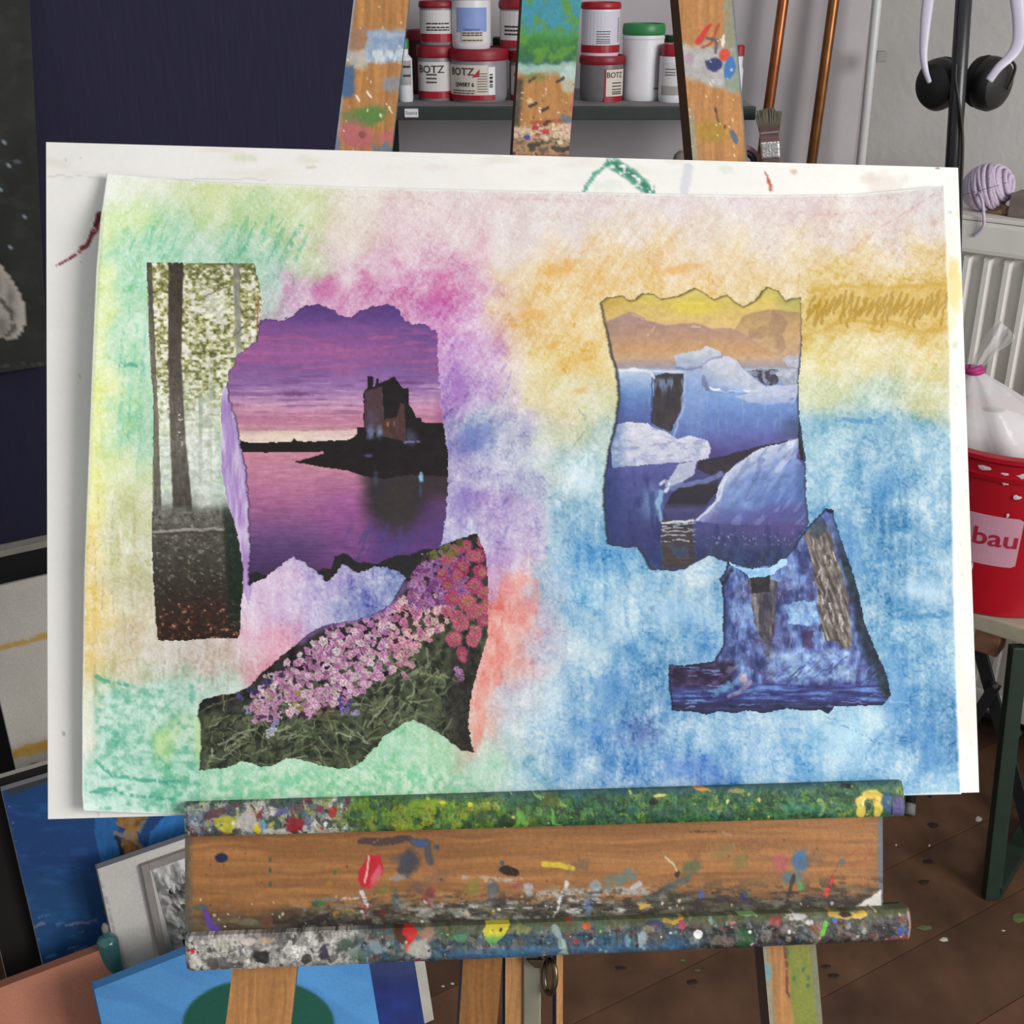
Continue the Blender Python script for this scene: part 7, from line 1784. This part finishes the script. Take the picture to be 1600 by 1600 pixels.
ice_poly = [(939, 472), (950, 465), (973, 461), (983, 470), (994, 468), (1006, 458), (1022, 459), (1034, 467), (1062, 462), (1076, 455), (1087, 450), (1100, 456), (1116, 468), (1128, 463), (1137, 461), (1150, 473), (1162, 479), (1176, 472), (1187, 464), (1193, 454), (1200, 448), (1216, 454), (1228, 470), (1240, 466), (1252, 465), (1253, 498), (1253, 545), (1248, 595), (1249, 651), (1254, 685), (1259, 714), (1259, 764), (1264, 817), (1250, 839), (1240, 858), (1231, 870), (1212, 882), (1172, 887), (1150, 882), (1131, 876), (1120, 870), (1109, 867), (1087, 879), (1072, 888), (1056, 892), (1016, 889), (1009, 873), (997, 854), (978, 856), (964, 853), (950, 851), (948, 826), (944, 789), (945, 748), (952, 701), (962, 664), (967, 623), (964, 582), (956, 557), (947, 511)]
def ice(px, py):
    n = lambda s, o=4, k=1, a=1.0: fbm(px / s, py / (s * a), o, k)
    w = 4 * (n(14, 3, 3) - .5)
    c = ramp(py + 20 * (n(40, 3, 5) - .5), [(450, '#d6ca70'), (470, '#dcc464'), (490, '#e0c070'), (505, '#e4c07c'), (530, '#deb884'), (570, '#ccac8c')])
    c = mix(c, hx('#e4d054'), sst(1.1, .2, np.hypot((px - 1085) / 60, (py - 480) / 16)) * .8); c = mix(c, hx('#c49c4c'), sst(1000, 950, px) * sst(500, 470, py) * .6); c = mix(c, hx('#aeac68'), sst(1200, 1240, px) * sst(500, 470, py) * .7)
    def under(pts, soft=2):
        xs = [p[0] for p in pts]; ys = [p[1] for p in pts]
        return sst(-soft, soft, py + w - np.interp(px, xs, ys))
    mtR = under([(1140, 530), (1160, 495), (1180, 487), (1205, 484), (1235, 486), (1260, 492)]) * sst(1135, 1155, px)
    c = mix(c, ramp(py, [(485, '#a88868'), (510, '#c49c6c'), (540, '#c8a47c'), (570, '#c0a48c')]), mtR * .8); c = mix(c, hx('#9c7c68'), mtR * sst(.5, .65, n(20, 3, 8)) * .5)
    mtL = under([(930, 508), (950, 502), (975, 490), (985, 486), (998, 492), (1010, 500), (1040, 508), (1062, 506), (1085, 504), (1100, 509), (1115, 515), (1140, 513), (1160, 520), (1180, 532), (1200, 548), (1225, 557), (1260, 562)])
    c = mix(c, ramp(py + 8 * (n(20, 3, 4) - .5), [(488, '#b4948c'), (505, '#b08c84'), (525, '#bc947c'), (545, '#d0a070'), (560, '#ccA888'), (575, '#aca09c')]), mtL * .95)
    stroke(c, px, py, [(1012, 525), (1022, 512)], 2, hx('#e0c4ac'), .6, .3); stroke(c, px, py, [(1082, 509), (1094, 510)], 2, hx('#dcb8a8'), .7); stroke(c, px, py, [(985, 488), (1005, 500)], 1.6, hx('#d8b4a0'), .6, .3)
    c = mix(c, hx('#a89ca0'), sst(560, 572, py) * .8)
    ice_b = sst(574, 578, py + .5 * w)
    body = ramp(py + 14 * (n(30, 3, 6) - .5), [(576, '#a8bcdc'), (600, '#7c9cd4'), (640, '#6488cc'), (680, '#5c6cb8'), (715, '#544c94'), (745, '#4c4884'), (800, '#484c90'), (850, '#40447c'), (890, '#384474')])
    c = mix(c, body, ice_b)
    # left block and dark cleft
    lb = inside(px + w, py + w, [(960, 580), (985, 576), (1016, 579), (1020, 600), (1020, 665), (960, 665)])
    c = np.where(lb[..., None], ramp(py + 10 * (n(14, 3, 7) - .5), [(576, '#d4dcec'), (590, '#a8c0e4'), (615, '#6c94d4'), (640, '#5c74bc'), (662, '#5464a8')]), c)
    ck = inside(px + w, py + w, [(1022, 588), (1040, 582), (1068, 584), (1068, 630), (1060, 660), (1048, 675), (1030, 668), (1016, 660), (1020, 630)])
    c = np.where(ck[..., None], mix(np.tile(hx('#3a3438'), px.shape + (1,)), hx('#544c50'), n(7, 3, 9, 3)), c)
    top = sst(3, 0, abs(py - 578 - .03 * (px - 960))) * sst(1075, 1060, px); c = mix(c, hx('#e0e4f0'), top * .9)
    c = mix(c, hx('#8ca8d8'), sst(588, 596, py) * sst(622, 600, py) * sst(.5, .65, n(5, 3, 31, 5)) * ck * .6)
    # centre column, light blue
    cl = inside(px + w, py + w, [(1070, 578), (1096, 578), (1104, 620), (1118, 700), (1050, 690), (1052, 668), (1066, 640)])
    c = np.where(cl[..., None], ramp(py + 20 * (n(12, 3, 12, 2) - .5), [(578, '#a4b8e0'), (610, '#84a4dc'), (650, '#7494d4'), (690, '#5c6cb4'), (710, '#4c54a0')]), c)
    stroke(c, px, py, [(1103, 610), (1108, 650), (1122, 700)], 3, hx('#a4c0ec'), .7, .15)
    # overhang slab and tilted block
    ov = inside(px + .6 * w, py + .6 * w, [(1054, 556), (1062, 552), (1095, 547), (1104, 541), (1126, 549), (1127, 556), (1112, 562), (1096, 574), (1080, 577), (1056, 574)])
    c = np.where(ov[..., None], ramp(py + 8 * (n(10, 3, 14) - .5), [(542, '#d4d6e0'), (556, '#c4cad8'), (572, '#a4b0cc'), (578, '#8c98c0')]), c)
    tb_ = inside(px + .6 * w, py + .6 * w, [(1097, 566), (1112, 558), (1136, 556), (1150, 562), (1162, 578), (1178, 592), (1196, 604), (1186, 612), (1150, 612), (1104, 610), (1096, 588)])
    c = np.where(tb_[..., None], ramp(py - .35 * (px - 1110) + 12 * (n(16, 3, 16) - .5), [(545, '#d8d8e4'), (575, '#c8ccdc'), (595, '#a4b8dc'), (612, '#6c94d8')]), c)
    stroke(c, px, py, [(1108, 607), (1125, 609)], 2.5, hx('#f4f6fa'), .95); stroke(c, px, py, [(1162, 611), (1180, 610)], 2.5, hx('#f4f6fa'), .95); stroke(c, px, py, [(1125, 611), (1162, 612)], 1.8, hx('#a8d0f4'), .9, .2)
    stroke(c, px, py, [(1098, 590), (1104, 610)], 4, hx('#64607c'), .6, .3)
    rk = inside(px + w, py + w, [(1168, 580), (1185, 577), (1215, 578), (1222, 590), (1212, 602), (1195, 601), (1182, 592)]); c = np.where(rk[..., None], mix(np.tile(hx('#4c4858'), px.shape + (1,)), hx('#8c90a8'), sst(.5, .62, n(6, 3, 17))), c)
    rs_ = inside(px + w, py + w, [(1210, 582), (1240, 576), (1256, 578), (1256, 600), (1225, 602)]); c = np.where(rs_[..., None], ramp(n(8, 3, 18), [(.3, '#9ca4bc'), (.6, '#c0c4d4')]), c)
    bg_ = inside(px + w, py + w, [(1222, 560), (1232, 555), (1256, 556), (1256, 574), (1230, 572)]); c = np.where(bg_[..., None], hx('#c0c0cc') * (.9 + .2 * n(10, 2, 19))[..., None], c)
    # right mass: pale top then blue to violet
    rm_ = sst(1098, 1106, px) * sst(612, 616, py) * sst(722, 716, py + .0 * px)
    c = mix(c, ramp(py - .06 * (px - 1100) + 16 * (n(26, 3, 21) - .5), [(606, '#8cb0e4'), (625, '#7498dc'), (650, '#6484cc'), (675, '#6470bc'), (700, '#584c98'), (722, '#4c4080')]), rm_ * .95)
    sn = inside(px + 1.5 * w, py + 1.5 * w, [(1150, 620), (1185, 608), (1205, 602), (1225, 602), (1245, 598), (1248, 615), (1238, 630), (1200, 632), (1168, 628)]); c = mix(c, hx('#c8cce0'), sn * (.85 - .4 * sst(612, 632, py)))
    c = mix(c, hx('#4c74b8'), sst(.55, .7, n(6, 3, 23)) * sst(1225, 1240, px) * sst(600, 620, py) * sst(680, 650, py) * .6)
    dkR = inside(px + w, py + w, [(1248, 655), (1262, 665), (1262, 724), (1250, 718), (1246, 690)]); c = np.where(dkR[..., None], hx('#2c2c3c'), c)
    c = mix(c, hx('#3c3850'), sst(1200, 1245, px) * sst(640, 665, py) * sst(700, 680, py) * .5)
    # dark water between
    dw = inside(px + w, py + w, [(1092, 720), (1130, 712), (1175, 700), (1240, 685), (1250, 690), (1180, 712), (1145, 735), (1135, 740), (1110, 742), (1090, 734)]); c = np.where(dw[..., None], hx('#3c3640') * (.9 + .2 * n(8, 2, 24))[..., None], c)
    # snow floe left
    fl_ = inside(px + w, py + w, [(964, 664), (985, 659), (1012, 661), (1020, 668), (1040, 674), (1058, 686), (1078, 680), (1090, 684), (1104, 687), (1111, 700), (1106, 715), (1092, 720), (1060, 722), (1020, 725), (985, 728), (956, 731), (955, 700)])
    c = np.where(fl_[..., None], ramp(py + 26 * (n(20, 4, 26, .5) - .5), [(660, '#dcdce8'), (690, '#d4d4e4'), (712, '#c8c8dc'), (730, '#a8acd0')]), c)
    c = mix(c, hx('#84a8d4'), fl_ * sst(985, 965, px + 12 * (n(10, 3, 27) - .5)) * .75)
    u1 = inside(px + w, py + w, [(945, 731), (1000, 728), (1062, 722), (1060, 745), (1044, 760), (1034, 790), (1034, 860), (940, 860)])
    c = np.where(u1[..., None], ramp(py + 30 * (n(24, 4, 28) - .5), [(728, '#5c60a8'), (760, '#505498'), (800, '#444c88'), (860, '#3c3c74')]), c)
    c = mix(c, hx('#7ca8dc'), sst(1, .2, np.hypot((px - 1018) / 26, (py - 785) / 40)) * .55)
    c = mix(c, hx('#d4dce8'), inside(px + w, py + w, [(1060, 724), (1090, 720), (1086, 740), (1066, 752), (1050, 760), (1040, 762), (1044, 752)]) * .75)
    c = mix(c, hx('#e0e8f0'), sst(4, 1, seg_dist(px + w, py + w, [(1033, 757), (1040, 752), (1048, 760), (1040, 768)])[0]) * .9)
    stroke(c, px, py, [(1034, 768), (1028, 790), (1033, 812)], 5, hx('#8cc0e4'), .8, .2)
    # dark pool and its reflection
    dp = inside(px + w, py + w, [(1050, 770), (1060, 760), (1090, 752), (1125, 746), (1122, 770), (1108, 782), (1096, 800), (1085, 812), (1040, 816), (1036, 800), (1042, 785)])
    c = np.where(dp[..., None], ramp(py, [(745, '#4c4c70'), (760, '#3a343c'), (785, '#34303a'), (796, '#4c4c80'), (815, '#44406c')]), c); stroke(c, px, py, [(1050, 762), (1100, 752), (1128, 740)], 5, hx('#7480bc'), .8, .15)
    rf = inside(px + w, py + 0 * w, [(1033, 812), (1082, 814), (1086, 884), (1034, 888)]); c = np.where(rf[..., None], mix(np.tile(hx('#38323a'), px.shape + (1,)), hx('#5c5048'), n(18, 3, 33, .12)), c)
    for y_ in (818, 822, 826, 831, 837, 846): stroke(c, px, py, [(1034, y_), (1060, y_ - 2), (1086, y_ - 4 if y_ < 825 else y_)], 1.4, hx('#c8d0dc'), .75, .42, seed=int(y_))
    stroke(c, px, py, [(1034, 818), (1060, 815), (1092, 812)], 2.2, hx('#dce4ec'), .9, .3)
    # front berg
    fb_ = inside(px + .8 * w, py + .8 * w, [(1087, 815), (1104, 800), (1118, 782), (1124, 760), (1130, 744), (1140, 736), (1150, 726), (1164, 716), (1178, 706), (1200, 697), (1222, 692), (1248, 685), (1246, 705), (1244, 720), (1246, 716), (1258, 730), (1262, 820), (1150, 820)])
    dist_top = py - np.interp(px, [1087, 1118, 1130, 1150, 1178, 1200, 1248], [815, 782, 744, 726, 706, 697, 685])
    fbc = ramp(dist_top + 22 * (n(20, 4, 35) - .5), [(0, '#d4d8ec'), (12, '#b4c0e4'), (34, '#7c94d4'), (60, '#6c8cd0'), (90, '#5c78c4'), (115, '#5c5ca8')]); c = np.where(fb_[..., None], fbc, c)
    c = mix(c, hx('#5c4c98'), fb_ * sst(775, 812, py) * .6); c = mix(c, hx('#84a8e4'), fb_ * sst(1, .2, np.hypot((px - 1170) / 30, (py - 790) / 14)) * .5); c = mix(c, hx('#405c98'), fb_ * sst(1238, 1252, px) * .6)
    stroke(c, px, py, [(1236, 690), (1232, 715), (1216, 735)], 6, hx('#e0e4f4'), .6, .25); stroke(c, px, py, [(1190, 720), (1176, 760), (1168, 780)], 6, hx('#5c70b0'), .5, .3); stroke(c, px, py, [(1134, 745), (1122, 780), (1090, 812)], 2.5, hx('#e0e4f4'), .8, .15)
    lo_ = sst(812, 822, py) * sst(1080, 1092, px)
    c = mix(c, ramp(py + 16 * (n(22, 4, 37) - .5), [(815, '#54508c'), (840, '#484880'), (860, '#3c4068'), (888, '#343c5c')]), lo_ * .92); c = mix(c, hx('#5c4c90'), lo_ * sst(1150, 1220, px) * sst(850, 825, py) * .7)
    c = mix(c, hx('#b0b8d0'), sst(.70, .78, n(3.2, 2, 39)) * sst(1090, 1120, px) * sst(828, 838, py) * sst(856, 846, py) * .7)
    c = mix(c, hx('#2c3450'), sst(858, 868, py + w) * sst(1120, 1140, px) * .7)
    c = mix(c, hx('#3c5c94'), sst(.5, .66, n(8, 3, 41, 2)) * sst(830, 870, py) * .5)
    drip = n(5, 3, 61, 7); c = mix(c, hx('#cfdcf0'), sst(.62, .78, drip) * sst(590, 600, py) * sst(700, 650, py) * sst(1235, 1215, px) * .16 * (1 - ck) * (1 - fl_))
    c = mix(c, hx('#2c3470'), sst(.55, .75, n(10, 4, 63, 3)) * sst(730, 760, py) * (1 - fb_) * (1 - rf) * .55)
    c = mix(c, hx('#8494c8'), fl_ * sst(.52, .66, n(14, 4, 64, .4)) * .55); c = mix(c, hx('#e8e8f2'), fl_ * sst(.5, .36, n(9, 3, 65, .6)) * .4)
    c = mix(c, hx('#54689c'), fb_ * sst(.54, .70, fbm((px + .8 * py) / 10, (py - .8 * px) / 34, 4, 66)) * .35); c = mix(c, hx('#b4c8ec'), fb_ * sst(.46, .32, fbm((px + .8 * py) / 10, (py - .8 * px) / 34, 4, 66)) * .25)
    c = mix(c, hx('#8c98bc'), (ov | tb_) * sst(.52, .70, n(11, 4, 67)) * .25); stroke(c, px, py, [(1098, 568), (1112, 560), (1128, 556)], 2.2, hx('#7488b4'), .6, .1); stroke(c, px, py, [(1056, 574), (1080, 577), (1096, 573)], 2.5, hx('#6c7cac'), .7, .1); stroke(c, px, py, [(1070, 580), (1066, 640), (1050, 690)], 2, hx('#b0c4ec'), .6, .2)
    stroke(c, px, py, [(960, 580), (985, 577), (1016, 579), (1020, 590)], 3, hx('#e4e8f4'), .9, .1); stroke(c, px, py, [(1018, 590), (1019, 660)], 2, hx('#38406c'), .6, .2)
    c = mix(c, hx('#2c3c78'), sst(985, 950, px + 14 * (n(16, 3, 69) - .5)) * sst(590, 620, py) * (1 - .7 * fl_) * .6)
    lum_ = c.mean(-1, keepdims=True); bl_ = (sst(.02, .14, c[..., 2] - c[..., 0]) * .14)[..., None]; c = c + (lum_ - c) * bl_
    c = tone(c, px, py, .96, .97, 74, .11)
    d, _t = seg_dist(px, py, ice_poly + [ice_poly[0]]); c = mix(c, hx('#3c4458'), sst(4.5, 1, d + 3 * (n(9, 2, 43) - .5)) * sst(480, 540, py) * .75); c = mix(c, hx('#7c6c40'), sst(4, 1, d) * sst(520, 480, py) * .7)
    return c
bell_poly = [(1292, 794), (1302, 797), (1304, 811), (1312, 836), (1323, 867), (1335, 901), (1343, 934), (1351, 974), (1366, 1010), (1380, 1041), (1389, 1067), (1392, 1086), (1380, 1102), (1351, 1102), (1318, 1104), (1304, 1103), (1294, 1115), (1284, 1109), (1259, 1110), (1231, 1107), (1194, 1114), (1169, 1110), (1146, 1114), (1124, 1111), (1104, 1116), (1079, 1111), (1051, 1111), (1048, 1083), (1045, 1055), (1046, 1038), (1065, 1040), (1093, 1037), (1117, 1034), (1124, 1021), (1131, 1007), (1131, 974), (1132, 943), (1129, 915), (1125, 905), (1132, 898), (1138, 878), (1150, 872), (1180, 880), (1212, 876), (1235, 862), (1253, 836), (1267, 819), (1281, 805)]
def bell(px, py):
    n = lambda s, o=4, k=1, a=1.0: fbm(px / s, py / (s * a), o, k)
    g = n(9, 4, 3, 2.4)
    c = ramp(g + .15 * (n(40, 3, 5) - .5), [(.25, '#303c74'), (.42, '#44508c'), (.52, '#5468b0'), (.62, '#6484c8'), (.75, '#7c9cd4')])
    c = mix(c, hx('#54487c'), sst(.5, .66, n(16, 4, 6, 1.6)) * .45); c = mix(c, hx('#9cb8e0'), sst(.62, .74, n(5, 4, 46, 3)) * .45)
    c = mix(c, hx('#34488c'), sst(1150, 1132, px) * sst(1030, 990, py) * .6)
    w = 8 * (n(12, 3, 8) - .5)
    b1 = inside(px + w, py + w, [(1256, 838), (1275, 818), (1298, 830), (1305, 860), (1318, 900), (1326, 940), (1330, 985), (1334, 1010), (1322, 1020), (1304, 1000), (1286, 1000), (1280, 960), (1274, 910), (1266, 870)])
    bc = ramp(fbm((px - .35 * py) / 4, (py + .2 * px) / 22, 4, 9), [(.25, '#4c4440'), (.45, '#6c6058'), (.58, '#847668'), (.72, '#a89c90')])
    c = mix(c, bc, b1 * .95)
    b2 = inside(px + w, py + w, [(1170, 905), (1212, 905), (1214, 940), (1208, 1000), (1202, 1035), (1192, 1020), (1178, 970)])
    c = mix(c, ramp(n(4, 4, 11, 6), [(.25, '#3c3848'), (.45, '#544c54'), (.6, '#6c6260'), (.75, '#908478')]), b2 * .92)
    c = mix(c, hx('#2c2a2c'), inside(px, py, [(1172, 900), (1204, 898), (1202, 925), (1174, 928)]) * .85)
    rs = random.Random(5)
    for k in range(60):
        x = rs.uniform(1262, 1325); y = rs.uniform(840, 995)
        if not (1258 + (y - 840) * .18 < x < 1300 + (y - 840) * .2): continue
        stroke(c, px, py, [(x, y), (x + rs.uniform(-5, 3), y + rs.uniform(6, 16))], rs.uniform(.9, 1.7), hx(rs.choice(['#b8b0a8', '#9c9084', '#c8c4c4', '#3c3632'])), .75, .15, seed=k)
    wn = inside(px + w, py + w, [(1228, 945), (1250, 938), (1276, 940), (1280, 970), (1262, 978), (1232, 974)]); c = mix(c, ramp(n(7, 3, 13), [(.3, '#6c98d8'), (.6, '#a0ccf0')]), wn * .9)
    c = mix(c, hx('#4c3464'), inside(px + w, py + w, [(1252, 985), (1272, 985), (1268, 1018), (1256, 1014)]) * .8)
    lt = sst(1008, 1022, py + w) * sst(1070, 1056, py + w) * sst(1190, 1215, px) * sst(1345, 1325, px); c = mix(c, ramp(n(9, 4, 15), [(.3, '#5c70b4'), (.5, '#80a4dc'), (.7, '#a4c8ec')]), lt * .85)
    lt2 = sst(980, 1000, py) * sst(1035, 1020, py) * sst(1150, 1160, px) * sst(1230, 1210, px); c = mix(c, hx('#7084cc'), lt2 * .5 * sst(.45, .6, n(7, 3, 16)))
    ft = sst(1062, 1074, py + .5 * w); c = mix(c, ramp(n(40, 4, 17, .08) + .1 * (n(20, 2, 18) - .5), [(.25, '#2c2c64'), (.45, '#383c80'), (.58, '#4458a8'), (.7, '#5c84cc')]), ft * .9)
    c = mix(c, hx('#2c2848'), sst(1092, 1102, py + .5 * w) * .75)
    lf = sst(1160, 1140, px + w) * sst(1028, 1040, py); c = mix(c, ramp(n(12, 4, 19, .7), [(.3, '#2a2036'), (.5, '#3c2c4c'), (.7, '#584470')]), lf * sst(1085, 1065, py) * .95)
    blob(c, px, py, 1162, 1060, 8, 12, hx('#c0a0a8'), .85, .5, .5); blob(c, px, py, 1140, 1046, 7, 8, hx('#7c648c'), .7, .6, .5); blob(c, px, py, 1133, 1075, 22, 8, hx('#5ca0d4'), .8, .6, .6, -.5); stroke(c, px, py, [(1140, 1088), (1160, 1078), (1172, 1066)], 4, hx('#a08cac'), .7, .3)
    for k in range(70):
        x = rs.uniform(1060, 1380); y = rs.uniform(1040, 1105); L = rs.uniform(10, 34)
        an = -.7 if y < 1075 and x > 1120 else 0
        stroke(c, px, py, [(x, y), (x + L * math.cos(an), y + L * math.sin(an))], rs.uniform(.9, 1.8), hx(rs.choice(['#6ca0dc', '#2c2c64', '#8c94d0', '#4c3c7c', '#5c8cd0'])), .6, .3, seed=k)
    dkr = sst(24, 8, seg_dist(px, py, [(1302, 797), (1323, 867), (1343, 934), (1351, 974), (1380, 1041), (1391, 1075)])[0] * np.interp(py, [800, 900, 1000, 1080], [1.6, 1.2, .9, 1.0]) + w)
    c = mix(c, ramp(n(10, 3, 21), [(.3, '#1c2430'), (.55, '#24303c'), (.75, '#2c4440')]), dkr * .88 * sst(820, 880, py)); c = mix(c, hx('#3c5c90'), dkr * sst(880, 820, py) * .8)
    c = mix(c, hx('#3c4c5c'), inside(px + w, py + w, [(1262, 822), (1284, 806), (1292, 820), (1282, 845), (1270, 838)]) * .75)
    stroke(c, px, py, [(1130, 912), (1136, 902), (1142, 890)], 4, hx('#2a2420'), .8, .3); stroke(c, px, py, [(1293, 796), (1301, 799)], 3, hx('#241c1c'), .95)
    c = tone(c, px, py, .82, 1.0, 75, .30)
    d, _t = seg_dist(px, py, bell_poly + [bell_poly[0]]); c = mix(c, hx('#242a48'), sst(3.5, 1, d) * .6)
    return c
clipping('blue_rock_photo', 'torn deep blue and brown photograph shaped like a bell', bell_poly, bell, seed=11, torn=1.6, extra=.0006)
clipping('iceberg_photo', 'torn photograph of icebergs under a yellow sky', ice_poly, ice, seed=9, torn=1.8, extra=.001)
# torn pale blue paper fringe under the iceberg photograph
fringe = [(1138, 878), (1152, 884), (1172, 889), (1205, 886), (1216, 876), (1226, 872), (1232, 876), (1228, 884), (1214, 890), (1208, 898), (1190, 902), (1172, 902), (1160, 893), (1142, 884)]
clipping('torn_fringe', 'pale blue torn paper fringe', fringe, lambda px, py: ramp(fbm(px / 8, py / 8, 3, 5), [(.3, '#84b8e0'), (.6, '#b4d8f0')]), seed=13, torn=2.5, extra=.0013)

# ------------------------------------------------------------------ stray paint drops on the floor
m_drop = mat('white_paint_drop', '#c8c4bc', .6)
m_dropg = mat('green_paint_drop', '#5c6c3c', .7); m_dropd = mat('dark_paint_drop', '#2c1c14', .7)
mark = thing('paint_drops', 'dried paint drops spattered over the brown floor boards', 'paint drops', tuple(on_z(1500, 1400, .001)))
for k, (x, y, rx, ry, m_) in enumerate(((1529, 1280, 5, 4.5, m_drop), (1475, 1468, 7, 3.5, m_drop), (1595, 1434, 14, 8, m_dropg), (1444, 1450, 14, 4, m_dropg), (1568, 1454, 3, 1.5, m_drop), (1458, 1289, 9, 4, m_dropd), (1450, 1346, 8, 3.5, m_dropd), (1444, 1378, 9, 4, m_dropd), (1291, 1510, 8, 3, m_dropd), (1303, 1524, 9, 3.5, m_dropd), (1082, 1534, 9, 4, m_dropd), (970, 1512, 9, 3, m_dropd), (707, 1537, 3, 2, m_drop), (692, 1541, 3, 1.6, m_drop), (1066, 1500, 5, 2, m_dropg), (1090, 1516, 5, 2, m_dropg), (1452, 1321, 2, 2, m_drop), (1400, 1320, 2, 1.6, m_drop))):
    bm = bmesh.new(); rs = random.Random(k)
    cv = bm.verts.new(tuple(on_z(x, y, .0016))); rg = []
    for j in range(14):
        t_ = 2 * math.pi * j / 14; s = rs.uniform(.75, 1.15)
        rg.append(bm.verts.new(tuple(on_z(x + rx * s * math.cos(t_), y + ry * s * math.sin(t_), .0009))))
    for j in range(14): bm.faces.new([cv, rg[j], rg[(j + 1) % 14]])
    from_bm('drop', bm, m_, mark)
